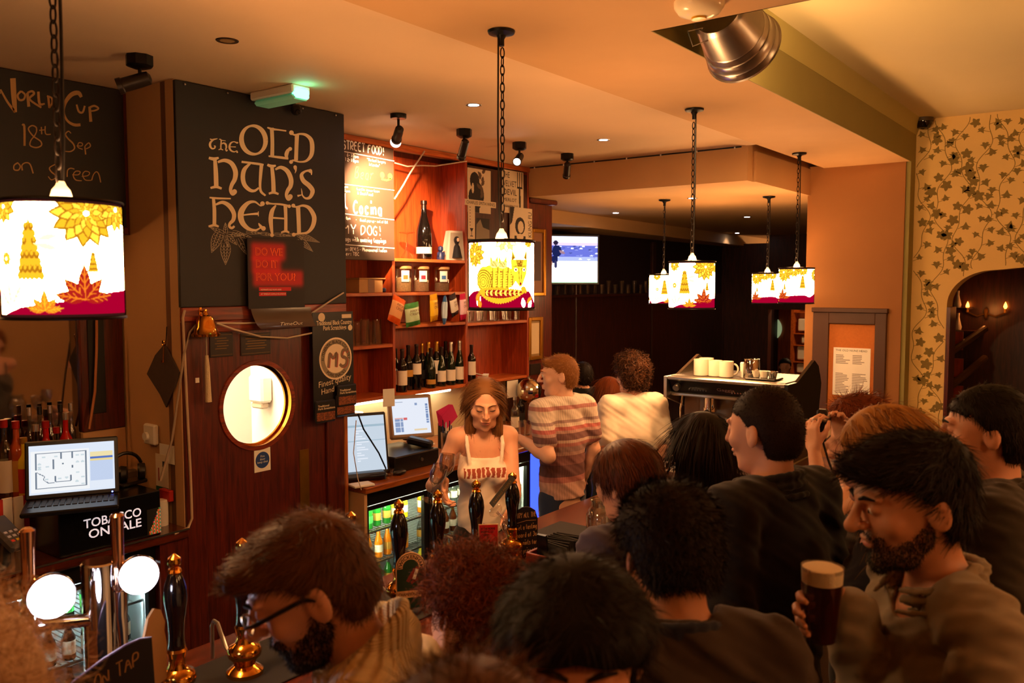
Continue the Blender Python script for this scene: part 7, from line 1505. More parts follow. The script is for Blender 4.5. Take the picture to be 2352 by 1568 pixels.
def head_prims(V, T, hs=1.0, sex='m', beard=0.0, k=.012, ear=True, nose=1.0):
 """T maps head space to body space: T(p) -> point, R the rotation"""
 R = T.R; S = lambda *r: np.array(r) * hs
 V.ell(T((0, -.012, .030)), S(.077, .098, .088), R, .02); V.ell(T((0, .020, .0)), S(.070, .074, .090), R, .02)
 V.ell(T((0, .030, -.055)), S(.056 if sex == 'm' else .054, .062, .056), R, .02)
 V.cap(T((-.034, .045, -.092)), T((.034, .045, -.092)), .022 * hs, .022 * hs, .025); V.ell(T((0, .078, -.100)), S(.020, .017, .017), R, .018)
 for sx in (-1, 1):
  V.ell(T((sx * .044, .062, -.022)), S(.026, .022, .022), R, .02)                       # cheek
  V.ell(T((sx * .031, .098, .012)), S(.020, .018, .013) * (1 if sex == 'm' else .66), R, .010, 's')                   # eye socket
  V.ell(T((sx * .031, .083, .010)), S(.0145, .0135, .0115), R, .004)                     # lids
  V.cap(T((sx * .012, .096, .031)), T((sx * .050, .082, .033)), (.0085 if sex == 'm' else .004) * hs, (.006 if sex == 'm' else .003) * hs, .012)
  if ear:
   V.ell(T((sx * .081, -.014, -.006)), S(.010, .022, .034), R @ ry(sx * -.18) @ rz_(sx * .35), .006); V.ell(T((sx * .092, -.006, -.002)), S(.007, .011, .017), R, .005, 's')
 V.poly([T((0, .094, .030)), T((0, .110, .002)), T((0, .121 + .010 * (nose - 1), -.022))], [.0075 * hs, .0085 * hs, .012 * hs * nose], .008)
 for sx in (-1, 1): V.ell(T((sx * .011, .104, -.026)), S(.0085, .010, .008), R, .006)
 V.ell(T((0, .096, -.053)), S(.026, .012, .007), R, .006); V.ell(T((0, .094, -.066)), S(.021, .012, .008), R, .006); V.cap(T((-.024, .104, -.0595)), T((.024, .104, -.0595)), .0022, .0022, .004, 's')
 return V
class Frame:
 def __init__(s, o, R, hs): s.o = np.array(o); s.R = R; s.hs = hs
 def __call__(s, p): return s.o + s.R @ (np.array(p, float) * s.hs)
def hand_prims(V, wrist, fdir, ndir, side, curl=.6, s=1.0, spread=.12, thumb=.6, curls=None):
 """palm + five bent fingers; fdir = along the fingers, ndir = the way the palm faces; side +1: thumb lies to ndir x fdir"""
 f = np.array(fdir, float); f /= np.linalg.norm(f); n = np.array(ndir, float); n -= f * (n @ f); n /= np.linalg.norm(n); r = np.cross(f, n) * side; w = np.array(wrist)
 for j in range(4):
  b = w + f * .012 * s + r * (.024 - .016 * j) * s; e = w + f * (.086 - .004 * abs(j - 1)) * s + r * (.031 - .0205 * j) * s; V.cap(b, e, .013 * s, .0105 * s, .012)
  L = (.041, .046, .042, .033)[j] * s; cu = curls[j] if curls else curl; d = f * math.cos(spread * (1.5 - j) * .5) + r * math.sin(spread * (1.5 - j) * .5); p = e
  for q, (fr, ra, rb) in enumerate(((1.0, .0098, .0090), (.62, .0090, .0082), (.52, .0082, .0068))):
   a = cu * (.75, 1.0, .75)[q]; d = d * math.cos(a) + n * math.sin(a) * 1.0 if q == 0 else d * math.cos(a) + (np.cross(r * side, d) * -1 if False else (n * (d @ f) - f * (d @ n))) * math.sin(a); d /= np.linalg.norm(d)
   p2 = p + d * L * fr; V.cap(p, p2, ra * s, rb * s, .004); p = p2
 b = w + f * .028 * s + r * .024 * s + n * .006 * s; d = f * .62 + r * .62 + n * .35 * thumb; d /= np.linalg.norm(d); p = b
 for q, (L, ra, rb) in enumerate(((.040, .0145, .0112), (.032, .0112, .0102), (.026, .0102, .0078))):
  p2 = p + d * L * s; V.cap(p, p2, ra * s, rb * s, .008); p = p2; d = d + (f * .35 + n * .45 * thumb - r * .35); d /= np.linalg.norm(d)
def strands(base, nrm, L, comb, lift, segs, w0, jit=.25, grav=0.0, curl=0.0, cfreq=60., rs=1, follow=None):
 """ribbon hair grown from points on the cap. comb(p) -> direction; returns verts, faces"""
 rg = np.random.default_rng(rs); n = len(base); P = base.copy(); pts = [P.copy()]; C = comb(base)
 C = C - nrm * np.sum(C * nrm, 1, keepdims=True) * (1 - 0.0); C /= np.linalg.norm(C, axis=1, keepdims=True) + 1e-9
 D = C * (1 - lift) + nrm * lift + rg.normal(0, jit, (n, 3)); D /= np.linalg.norm(D, axis=1, keepdims=True) + 1e-9
 Ls = L * rg.uniform(.65, 1.15, (n, 1)); ph = rg.uniform(0, 6.28, (n, 1)); step = Ls / segs
 e1 = np.cross(D, nrm + rg.normal(0, .1, (n, 3))); e1 /= np.linalg.norm(e1, axis=1, keepdims=True) + 1e-9; e2 = np.cross(D, e1)
 for k in range(1, segs + 1):
  D = D + np.array([0, 0, -1]) * grav / segs + rg.normal(0, jit * .25, (n, 3)); D /= np.linalg.norm(D, axis=1, keepdims=True) + 1e-9
  if follow is not None and k > 1:
   D = D - nrm * follow / segs; D /= np.linalg.norm(D, axis=1, keepdims=True) + 1e-9
  P = P + D * step; Q = P.copy()
  if curl: a = cfreq * Ls * k / segs + ph; Q = P + curl * (e1 * np.cos(a) + e2 * np.sin(a))
  pts.append(Q)
 A = np.stack(pts, 1); T = np.gradient(A, axis=1); T /= np.linalg.norm(T, axis=2, keepdims=True) + 1e-9
 side = np.cross(T, nrm[:, None, :] + rg.normal(0, .35, (n, 1, 3))); side /= np.linalg.norm(side, axis=2, keepdims=True) + 1e-9
 wd = (w0 * rg.uniform(.6, 1.2, (n, 1, 1))) * np.linspace(1, .25, segs + 1)[None, :, None]
 V = np.stack([A - side * wd / 2, A + side * wd / 2], 2).reshape(-1, 3); m = 2 * (segs + 1)
 i0 = (np.arange(n) * m)[:, None]; s = np.arange(segs)[None, :] * 2; q = np.stack([i0 + s, i0 + s + 2, i0 + s + 3, i0 + s + 1], -1).reshape(-1, 4)
 return V, q
def vnormals(V, F):
 fn = np.cross(V[F[:, 2]] - V[F[:, 0]], V[F[:, 3]] - V[F[:, 1]]); N_ = np.zeros_like(V)
 for k in range(4): np.add.at(N_, F[:, k], fn)
 return N_ / (np.linalg.norm(N_, axis=1, keepdims=True) + 1e-12)
def grow_hair(cap, hm, n, L, comb, lift, T, parent, wd=.0022, segs=4, jit=.25, grav=0., curl=0., cfreq=60., rs=1, cut=None, follow=None, name='hair', nocap=False):
 """cap: Vol of the hair mass in body space. strands over it, all one mesh"""
 V, F = cap.mesh(); Nn = vnormals(V, F); rg = np.random.default_rng(rs); fa = np.linalg.norm(np.cross(V[F[:, 2]] - V[F[:, 0]], V[F[:, 3]] - V[F[:, 1]]), axis=1)
 f = rg.choice(len(F), n, p=fa / fa.sum()); wts = rg.random((n, 4)); wts /= wts.sum(1, keepdims=True); B = np.einsum('ij,ijk->ik', wts, V[F[f]]); NB = np.einsum('ij,ijk->ik', wts, Nn[F[f]]); NB /= np.linalg.norm(NB, axis=1, keepdims=True) + 1e-9
 if cut is not None: m = cut((B - T.o) @ T.R / T.hs); B, NB = B[m], NB[m]
 Rt = T.R
 def cw(p): q = (p - T.o) @ Rt / T.hs; return comb(q) @ Rt.T
 SV, SF = strands(B - NB * .002, NB, L, cw, lift, segs, wd, jit, grav, curl, cfreq, rs, follow)
 if nocap: return link(name, np_mesh(name, SV, SF, hm), parent)
 return link(name, np_mesh(name, np.concatenate([V, SV]), np.concatenate([F, SF + len(V)]), hm), parent)
def person(label, u, v, d, yaw, hs=1.0, lean=0.0, side=0.0, head=(0, 0, 0), girth=1.0, sex='m', skin_m=SKIN, vox=.006, arms=None, shirt=None, trousers='#1a1a22',
           hair=None, ear=True, nose=1.0, shoulders=1.0, extra=None, legs=True, neckfwd=.0):
 """(u, v, d): where the head is in the picture; yaw: which way the chest faces; head: (nod down, turn left, tilt)"""
 Wd = at(u, v, d=d); Rl = rx(-lean) @ ry(side); pel = np.array([0, 0, .96]); ch = pel + Rl @ (0, .01, .34); nk = pel + Rl @ (0, -.005 + neckfwd * .4, .555)
 Rh = (rz_(head[1]) @ rx(-head[0]) @ ry(head[2])); hc = nk + Rl @ (0, .012 + neckfwd, .055) + Rh @ np.array((0, .012, .085)) * hs
 s = Wd.z / hc[2]; s = max(.82, min(1.14, s))
 hc_w = hc * s; cy, sy = math.cos(yaw - PI / 2), math.sin(yaw - PI / 2)
 base = Vector((Wd.x - (hc_w[0] * cy - hc_w[1] * sy), Wd.y - (hc_w[0] * sy + hc_w[1] * cy), Wd.z - hc_w[2]))
 dz = base.z; base.z = 0.0                                         # feet stay on the floor: the trunk takes up the rest
 pel, ch, nk, hc = pel * s, ch * s, nk * s, hc * s
 for a in (pel, ch, nk, hc): a[2] += dz
 T = Frame(hc, Rh, hs); g = girth; SW = .178 * s * shoulders * (1.0 if sex == 'm' else .88)
 RS = lambda p: pel + Rl @ (np.array(p) * s)
 shl = {sx: RS((sx * SW / s, -.005, .485)) for sx in (-1, 1)}
 A = {}
 for sx in (-1, 1):
  aa = (arms or {}).get(sx)
  if aa is None:
   el = shl[sx] + np.array((sx * .045, -.03, -.27)) * s; wr = el + np.array((-sx * .01, .10, -.22)) * s; A[sx] = (el, wr, np.array((0, .3, -1.)), np.array((-sx, 0., 0.)), .5)
  else:
   if aa.get('world'):
    Mi = np.array(Matrix.Rotation(-(yaw - PI / 2), 3, 'Z')); wr = Mi @ (np.array(aa['wrist']) - np.array(base)); fd = Mi @ np.array(aa.get('f', (0, 0, -1.))); nd = Mi @ np.array(aa.get('n', (0, 1., 0)))
   else: wr = np.array(aa['wrist']) * s; wr[2] += dz; fd = np.array(aa.get('f', (0, 1., -.3))); nd = np.array(aa.get('n', (-sx, 0, 0.)))
   a_, b_ = .285 * s, .255 * s; D = wr - shl[sx]; L = np.linalg.norm(D);
   if L > (a_ + b_) * .995: a_, b_ = a_ * L / ((a_ + b_) * .995), b_ * L / ((a_ + b_) * .995)
   x = (a_ * a_ - b_ * b_ + L * L) / (2 * L); hgt = math.sqrt(max(0, a_ * a_ - x * x)); pole = np.array(aa.get('pole', (sx * .6, -.3, -1.))); e = D / L; pole = pole - e * (pole @ e); pole /= np.linalg.norm(pole)
   A[sx] = (shl[sx] + e * x + pole * hgt, wr, fd, nd, aa.get('curl', .6), aa.get('side'), aa.get('curls'), aa.get('thumb', .6))
 allp = np.array([hc, nk, pel, *shl.values()] + [q for sx in A for q in A[sx][:2]]); lo = allp.min(0) - .16; hi = allp.max(0) + .16; hi[2] = max(hi[2], hc[2] + .15); lo[2] = pel[2] - .22
 V = Vol(lo, hi, vox)
 yv = Rl @ np.array((0, 1., 0)); fl = (yv, 1.45)
 def torso(V, inf=0.0, lower=True):
  V.cap(RS((0, .0, .30)), RS((0, .0, .42)), (.150 * g * shoulders + inf) * s, (.120 * shoulders + inf) * s, .05, fl=fl); V.cap(RS((0, .004, .08)), RS((0, 0, .30)), (.140 * g + inf) * s, (.152 * g * shoulders + inf) * s, .05, fl=fl)
  if lower: V.cap(RS((0, .0, -.10)), RS((0, .004, .10)), (.158 * g + inf) * s, (.140 * g + inf) * s, .05, fl=fl)
  for sx in (-1, 1):
   V.cap(RS((sx * .04, -.012, .525)), shl[sx] + Rl @ (np.array((-sx * .015, 0, .012)) * s), (.044 + inf) * s, (.052 + inf) * s, .05)
   if sex == 'f': V.ell(RS((sx * .072, .085, .315)), np.array((.058, .042, .055)) * s + inf, Rl, .04)
 torso(V); V.cap(RS((0, -.012, .47)), hc + Rh @ (np.array((0, -.022, -.045)) * hs), .060 * s * (1 if sex == 'm' else .84), .054 * s * (1 if sex == 'm' else .84), .03)
 for sx in (-1, 1):
  el, wr, fd, nd, cu = A[sx][:5]; gi = (1.0 if sex == 'm' else .82) * s
  V.cap(shl[sx], el, .052 * gi, .040 * gi, .03); V.cap(el, el + (wr - el) * .3, .040 * gi, .042 * gi, .02); V.cap(el + (wr - el) * .3, wr, .042 * gi, .027 * gi, .02, fl=None)
  sd = A[sx][5] if len(A[sx]) > 5 and A[sx][5] else sx
  hand_prims(V, wr, fd, nd, sd, cu, s * (1.0 if sex == 'm' else .9), curls=A[sx][6] if len(A[sx]) > 6 else None, thumb=A[sx][7] if len(A[sx]) > 7 else .6)
 head_prims(V, T, hs, sex, ear=ear, nose=nose)
 V.plane((0, 0, pel[2] - .12 * s), (0, 0, -1))
 bv, bf = V.mesh(); ob = link('person', np_mesh('person', bv, bf, skin_m)); ob.location = base; ob.rotation_euler = (0, 0, yaw - PI / 2); tag(ob, label, 'person', 'people in the pub')
 info = dict(T=T, s=s, pel=pel, nk=nk, hc=hc, shl=shl, A=A, RS=RS, Rl=Rl, Rh=Rh, lo=lo, hi=hi, base=base, yaw=yaw, obj=ob, torso=torso, dz=dz, g=g, sex=sex, hs=hs, fl=fl)
 if shirt: dress(info, **shirt)
 if legs:
  L_ = Vol((-.26 * s, -.24 * s, .03), (.26 * s, .30 * s, pel[2] + .16 * s), .012)
  pf = lambda p: np.array(p)
  wz = pel[2] + .08 * s
  L_.cap(pel + (0, 0, .10 * s), pel + (0, 0, -.06 * s), .134 * g * s, .152 * g * s, .05, fl=((0, 1, 0), 1.5))
  for sx in (-1, 1): L_.cap(pel + np.array((sx * .085, 0, -.06)) * s, (sx * .095 * s, .005, .50 * s), .088 * g * s, .062 * s, .03); L_.cap((sx * .095 * s, .005, .50 * s), (sx * .10 * s, -.03 * s, .09), .062 * s, .05 * s, .02)
  L_.wave(.003, 26, 1.3); L_.plane((0, 0, pel[2] + .07 * s), (0, 0, 1)); L_.plane((0, 0, .075), (0, 0, -1))
  lv_, lf_ = L_.mesh(); link('trousers', np_mesh('trousers', lv_, lf_, cloth('trs_' + trousers, trousers, 400, .3)), ob)
  for sx in (-1, 1):
   b = MB(); b.lathe([(.001, 0), (.045, .0), (.048, .02), (.042, .06), (.036, .10), (.001, .11)], (0, 0, 0), n=14); so = b.build('shoe', mat('shoe_black', '#0e0b0a', .4), ob); so.location = (sx * .10 * s, .03, 0.001); so.scale = (1, 2.6, 1)
 if hair: hair(info)
 if extra: extra(info)
 return info
def dress(I, color='#222', name='shirt', sleeve=2.0, thick=.012, neck=.0, collar=None, vox=.008, fold=.004, hem=-.06, cm=None, collar_c=None, straps=False, loose=1.0, neck_r=.075, scoop=0.0):
 """sleeve: 0 none, .55 short, 2 long"""
 s, A, RS, shl = I['s'], I['A'], I['RS'], I['shl']; lo, hi = I['lo'].copy(), I['hi'].copy(); hi[2] = I['nk'][2] + .12; lo[2] = I['pel'][2] + (hem - .14) * s
 V = Vol(lo - .03, hi, vox); inf = thick * loose / 1.0
 I['torso'](V, inf)
 if hem < -.1:
  V.cap(RS((0, 0, -.12)), RS((0, 0, hem - .05)), (.160 * I['g'] + inf) * s, (.168 * I['g'] + inf) * s, .05, fl=I['fl'])
 for sx in (-1, 1):
  if sleeve > 0:
   el, wr = A[sx][0], A[sx][1]; gi = (1.0 if I['sex'] == 'm' else .82) * s
   V.cap(shl[sx], el if sleeve >= 1 else shl[sx] + (el - shl[sx]) * sleeve, (.056 + thick) * gi, (.050 + thick) * gi if sleeve >= 1 else (.060 + thick) * gi, .04)
   if sleeve >= 2: V.cap(el, el + (wr - el) * .93, (.050 + thick) * gi, (.036 + thick) * gi, .025)
 if fold: V.wave(fold, 38, len(name) + I['s']); V.wave(fold * .5, 90, 2)
 nkp = RS((0, .0, .53))
 if straps:
  up = I['Rl'] @ np.array((0, 0, 1.)); V.plane(RS((0, 0, .40)), up)
 else:
  a = RS((0, .03 + scoop, .50)); b = RS((0, .02 + scoop * .5, .72)); V.cap(a, b, neck_r * s, (neck_r + .03) * s, .01, 's')
  if scoop: V.ell(RS((0, .11, .50)), np.array((.075, .09, scoop * 1.1)) * s, None, .01, 's')
 V.plane(RS((0, 0, hem)), I['Rl'] @ np.array((0, 0, -1.)))
 if straps:
  for sx in (-1, 1): V.poly([RS((sx * .085, .10, .38)), RS((sx * .095, .075, .47)), RS((sx * .095, .0, .548)), RS((sx * .09, -.07, .48)), RS((sx * .085, -.09, .40))], [.010] * 5, .008)
 m = cm or cloth(name + color, color); v_, f_ = V.mesh(); o = link(name, np_mesh(name, v_, f_, m), I['obj']); I['shirt'] = o
 if collar:
  C = Vol(I['nk'] - .2, I['nk'] + .2, .006); ht, rad, tk = collar.get('h', .05), collar.get('r', .078), collar.get('t', .008); n = 22; up = I['Rl'] @ np.array((0, 0, 1.)); tilt = collar.get('tilt', .25)
  ring = []
  gap = collar.get('gap', 0)
  for k in range(n + 1):
   a = -PI / 2 + 2 * PI * k / n
   if gap and abs(((a - PI / 2 + PI) % (2 * PI)) - PI) < gap: ring.append(None); continue
   ring.append((rad * math.cos(a), rad * 1.0 * math.sin(a) + .012, .505 - tilt * .1 * (math.sin(a) + .2)))
  for p, q in zip(ring[:-1], ring[1:]):
   if p is None or q is None: continue
   for k in range(collar.get('rows', 4)):
    t = k / max(1, collar.get('rows', 4) - 1); fl_ = 1 + collar.get('flare', .1) * t
    P = RS((p[0] * fl_, p[1] * fl_, p[2] + ht * t)); Q = RS((q[0] * fl_, q[1] * fl_, q[2] + ht * t)); C.cap(P, Q, tk, tk, .006)
  if collar.get('fold'):
   for p, q in zip(ring[:-1], ring[1:]):
    if p is None or q is None: continue
    for k in range(3):
     t = k / 2; f1 = 1.12 + .28 * t; C.cap(RS((p[0] * f1, p[1] * f1, p[2] + ht * (1 - t * .95))), RS((q[0] * f1, q[1] * f1, q[2] + ht * (1 - t * .95))), tk, tk, .006)
  v_, f_ = C.mesh()
  if len(v_): link('collar', np_mesh('collar', v_, f_, collar.get('m') or (cloth('col' + collar_c, collar_c) if collar_c else m)), I['obj'])
 return o
def hair_style(kind, hm, n=3000, L=.03, extra=None, line=None, thick=1.0, wd=.0024, seed=1, cut=None, jit=.25, lift=.25, segs=4, curl=0, cfreq=60, grav=.1, combf=None, vox=.006, back=-.05, follow=None):
 """line(q): keep-mask of head-space points for the cap; extra: list of prims ('c', a, b, ra, rb) / ('e', c, r)"""
 def f(I):
  T = I['T']; hs = I['hs']; R = T.R; far = .34 if extra else .17
  V = Vol(T.o - far, T.o + np.array((far, far, .19)), vox); S = lambda *r: np.array(r) * hs
  th = .010 * thick
  V.ell(T((0, -.014, .034)), S(.080 + th, .100 + th, .088 + th), R, .02); V.ell(T((0, -.045, -.02)), S(.070 + th, .062 + th, .075), R, .03)
  for e in (extra or []):
   if e[0] == 'c': V.cap(T(e[1]), T(e[2]), e[3] * hs, e[4] * hs, e[5] if len(e) > 5 else .03)
   elif e[0] == 's': V.ell(T(e[1]), np.array(e[2]) * hs, R, .02, 's')
   else: V.ell(T(e[1]), np.array(e[2]) * hs, R, .03)
  ax = [V.lo[i] + V.h * np.arange(V.n[i]) for i in range(3)]; G = np.stack(np.meshgrid(*ax, indexing='ij'), -1); Q = (G - T.o) @ R / hs
  if line is None:
   y, z, x = Q[..., 1], Q[..., 2], np.abs(Q[..., 0]); lim = np.where(y > .035, .066 + (y - .09) * .35, np.where(y > -.002, .012 + (y + .002) * 1.3, np.where(y > -.035, -.012 + .0 * y + (y + .035) * .8, -.045 + back + 0 * y)))
   m = lim - z
  else: m = line(Q)
  V.v = np.maximum(V.v, (m * hs).astype(np.float32))
  def comb(q):
   if combf: return combf(q)
   c = np.zeros_like(q); c[:, 1] = -.6 * (q[:, 1] < .03) + .25; c[:, 2] = -.9 * (q[:, 2] < .08) ; c[:, 0] = np.sign(q[:, 0]) * .2 + .15; return c + 1e-3
  grow_hair(V, hm, n, L, comb, lift, T, I['obj'], wd, segs, jit, grav, curl, cfreq, seed, cut, follow)
 return f
# ================================================================== the people
R_ = math.radians
def bands(name, stops, z0, z1, rough=.9):
 """woven stripes by height on the garment"""
 m = bpy.data.materials.new(name); m.use_nodes = True; nt = m.node_tree; L = nt.links.new; b = nt.nodes['Principled BSDF']; b.inputs['Roughness'].default_value = rough
 tc = N(nt, 'ShaderNodeTexCoord'); sp = N(nt, 'ShaderNodeSeparateXYZ'); L(tc.outputs['Object'], sp.inputs[0]); nz = N(nt, 'ShaderNodeTexNoise'); nz.inputs['Scale'].default_value = 9; L(tc.outputs['Object'], nz.inputs['Vector'])
 ad = N(nt, 'ShaderNodeMath', operation='MULTIPLY_ADD'); L(nz.outputs[0], ad.inputs[0]); ad.inputs[1].default_value = .006; L(sp.outputs[2], ad.inputs[2])
 mr = N(nt, 'ShaderNodeMapRange'); mr.inputs[1].default_value = z0; mr.inputs[2].default_value = z1; L(ad.outputs[0], mr.inputs[0]); cr = N(nt, 'ShaderNodeValToRGB'); cr.color_ramp.interpolation = 'CONSTANT'
 el = cr.color_ramp.elements
 while len(el) < len(stops): el.new(.5)
 for e, (p, c) in zip(el, stops): e.position = p; e.color = (*lin(c), 1)
 L(mr.outputs[0], cr.inputs[0])
 wv = N(nt, 'ShaderNodeTexWave', bands_direction='X'); wv.inputs['Scale'].default_value = 22; wv.inputs['Distortion'].default_value = 3; L(tc.outputs['Object'], wv.inputs['Vector'])
 mx = N(nt, 'ShaderNodeMix', data_type='RGBA', blend_type='MULTIPLY'); mx.inputs[0].default_value = .22; L(cr.outputs[0], mx.inputs[6]); L(wv.outputs[0], mx.inputs[7]); L(mx.outputs[2], b.inputs['Base Color']); return m
def rib_knit(name, c, scale=26):
 m = mat(name, c, .95, noise=.12, nscale=10, sheen=.3); nt = m.node_tree; L = nt.links.new; b = nt.nodes['Principled BSDF']
 tc = N(nt, 'ShaderNodeTexCoord'); sp = N(nt, 'ShaderNodeSeparateXYZ'); L(tc.outputs['Object'], sp.inputs[0]); at2 = N(nt, 'ShaderNodeMath', operation='ARCTAN2'); L(sp.outputs[0], at2.inputs[0]); L(sp.outputs[1], at2.inputs[1])
 mu = N(nt, 'ShaderNodeMath', operation='MULTIPLY'); L(at2.outputs[0], mu.inputs[0]); mu.inputs[1].default_value = scale; sn = N(nt, 'ShaderNodeMath', operation='SINE'); L(mu.outputs[0], sn.inputs[0])
 wv = N(nt, 'ShaderNodeTexWave', bands_direction='Z'); wv.inputs['Scale'].default_value = 60; wv.inputs['Distortion'].default_value = 1; L(tc.outputs['Object'], wv.inputs['Vector']); ad = N(nt, 'ShaderNodeMath', operation='MULTIPLY_ADD'); L(wv.outputs[0], ad.inputs[0]); ad.inputs[1].default_value = .5; L(sn.outputs[0], ad.inputs[2])
 bp = N(nt, 'ShaderNodeBump'); bp.inputs['Strength'].default_value = .9; bp.inputs['Distance'].default_value = .004; L(ad.outputs[0], bp.inputs['Height']); L(bp.outputs[0], b.inputs['Normal']); return m
def comb_fwd(q): c = np.zeros_like(q); c[:, 1] = .9; c[:, 2] = -.2 + .8 * (q[:, 1] > .06) - .8 * (q[:, 1] < -.04); c[:, 0] = .15; return c
def comb_down(q): c = np.zeros_like(q); c[:, 2] = -1; c[:, 1] = .25 * np.sign(q[:, 1]); c[:, 0] = .5 * np.sign(q[:, 0]) * (q[:, 2] > .06); return c
def comb_nape(q): c = np.zeros_like(q); c[:, 2] = -.8; c[:, 1] = -.35 * (q[:, 2] > .05) ; c[:, 0] = .35 + .3 * np.sign(q[:, 0]); return c
def comb_curl(q): r = np.random.default_rng(5); return r.normal(0, 1, q.shape)
def beard(hm, n=1500, full=1.0):
 def f(I):
  T, hs, R = I['T'], I['hs'], I['T'].R; V = Vol(T.o - .17, T.o + .15, .005); S = lambda *r: np.array(r) * hs
  o = .005 * full; V.ell(T((0, .030, -.055)), S(.056, .062, .056) + o, R, .02); V.cap(T((-.034, .045, -.092)), T((.034, .045, -.092)), .022 * hs + o, .022 * hs + o, .025); V.ell(T((0, .079, -.103)), S(.022, .020, .022) + o, R, .018); V.cap(T((-.028, .094, -.044)), T((.028, .094, -.044)), .008, .008, .008)
  for sx in (-1, 1): V.cap(T((sx * .066, -.002, .0)), T((sx * .058, .01, -.06)), .012 * hs, .016 * hs, .02); V.cap(T((sx * .028, .094, -.046)), T((sx * .032, .078, -.085)), .008, .012, .01)
  V.ell(T((0, .118, -.0615)), S(.019, .03, .0080), R, .004, 's')
  ax = [V.lo[i] + V.h * np.arange(V.n[i]) for i in range(3)]; Q = (np.stack(np.meshgrid(*ax, indexing='ij'), -1) - T.o) @ R / hs; x, y, z = np.abs(Q[..., 0]), Q[..., 1], Q[..., 2]
  top = np.where(y > .078, -.034, np.clip(-.060 + (.070 - y) * .62, -.060, .012)); m = np.maximum(z - top, -.016 - y)
  V.v = np.maximum(V.v, (m * hs).astype(np.float32)); grow_hair(V, hm, n * 3, .011, comb_down, .30, T, I['obj'], .0017, 3, .35, .2, rs=3, name='beard', nocap=True, cut=lambda q: (np.random.default_rng(2).random(len(q)) < np.clip(.25 + (np.where(q[:, 1] > .078, -.034, np.clip(-.060 + (.070 - q[:, 1]) * .62, -.060, .012)) - q[:, 2]) / .016, 0, 1)))
 return f
def brows(hm, th=1.0):
 def f(I):
  T = I['T']; b = MB()
  for sx in (-1, 1): b.tube([T((sx * .012, .1035, .030)), T((sx * .030, .1015, .037)), T((sx * .050, .089, .033))], [.0035 * th, .0045 * th, .002 * th], 6)
  b.build('eyebrows', hm, I['obj'])
 return f
def lashes(I):
 T = I['T']; b = MB()
 for sx in (-1, 1): b.tube([T((sx * .018, .0965, .0055)), T((sx * .031, .0985, .003)), T((sx * .045, .092, .006))], .0016, 5)
 b.build('eyelashes', H_BLK, I['obj'])
def eyes_open(I):
 T = I['T']
 for sx in (-1, 1):
  b = MB().sphere(tuple(T((sx * .031, .0885, .009))), .0098, 12, 8); b.build('eyeball', mat('eye_white', '#d8cfc6', .2), I['obj'])
  b = MB().sphere(tuple(T((sx * .031, .0965, .0085))), (.0045, .0026, .0045), 10, 6); b.build('iris', mat('iris_dark', '#1c100a', .1), I['obj'])
def chain_f(*fs):
 def f(I):
  for q in fs:
   if q: q(I)
 return f
def long_line(Q): return np.where(Q[..., 1] > .045, .060 + (Q[..., 1] - .09) * .9 - Q[..., 2], -1.0)
wr_r = at(1022, 1105, d=4.0); wr_l = at(1178, 1168, d=3.92)
tank = mat('tank_white', '#e9dccf', .85, bump=.3, bscale=500)
nt = tank.node_tree; L = nt.links.new; bs = nt.nodes['Principled BSDF']; tc = N(nt, 'ShaderNodeTexCoord'); sp = N(nt, 'ShaderNodeSeparateXYZ'); L(tc.outputs['Object'], sp.inputs[0])
def mth(op, a, b=None, c=None):
 n = N(nt, 'ShaderNodeMath', operation=op)
 for i, x in enumerate((a, b, c)):
  if x is None: continue
  if hasattr(x, 'links'): L(x, n.inputs[i])
  else: n.inputs[i].default_value = x
 return n.outputs[0]
BAND_Z = mth('COMPARE', sp.outputs[2], 1.178, .024); bx_ = mth('COMPARE', sp.outputs[0], 0.0, .108); by_ = mth('GREATER_THAN', sp.outputs[1], .02)
wv = N(nt, 'ShaderNodeTexWave', bands_direction='X'); wv.inputs['Scale'].default_value = 13; wv.inputs['Distortion'].default_value = 4; wv.inputs['Detail Scale'].default_value = 3; L(tc.outputs['Object'], wv.inputs['Vector']); gap = mth('GREATER_THAN', wv.outputs[1], .22)
msk = mth('MULTIPLY', mth('MULTIPLY', BAND_Z, bx_), mth('MULTIPLY', by_, gap)); mxn = N(nt, 'ShaderNodeMix', data_type='RGBA'); L(msk, mxn.inputs[0]); mxn.inputs[6].default_value = (*lin('#e9dccf'), 1); mxn.inputs[7].default_value = (*lin('#9a4a3a'), 1); L(mxn.outputs[2], bs.inputs['Base Color'])
def comb_long(q): c = np.zeros_like(q); c[:, 2] = -1.0; c[:, 1] = -.25 * (q[:, 2] > .07); f = (q[:, 1] > .02) & (q[:, 2] > -.01); c[:, 0] = np.where(f, np.sign(q[:, 0]) * .6, np.sign(q[:, 0]) * .45 * (q[:, 2] > .07)); c[:, 2] = np.where(f, -.55, -1.); c[:, 1] = np.where(f, -.45, c[:, 1]); return c
def lips(I):
 T = I['T']; MB().sphere(tuple(T((0, .0985, -.0545))), (.021, .0085, .0048), 14, 8, rot=Matrix(T.R.tolist())).build('upper_lip', mat('lip_rose', '#a8564c', .4), I['obj']); MB().sphere(tuple(T((0, .0975, -.0645))), (.018, .009, .0055), 14, 8, rot=Matrix(T.R.tolist())).build('lower_lip', mat('lip_rose', '#a8564c', .4), I['obj'])
LONGX = [('c', (-.058, -.01, .03), (-.068, .030, -.18), .034, .030), ('c', (.058, -.01, .03), (.068, .030, -.18), .034, .030), ('c', (0, -.06, .0), (0, -.075, -.17), .07, .05), ('s', (0, .10, -.02), (.056, .085, .10))]
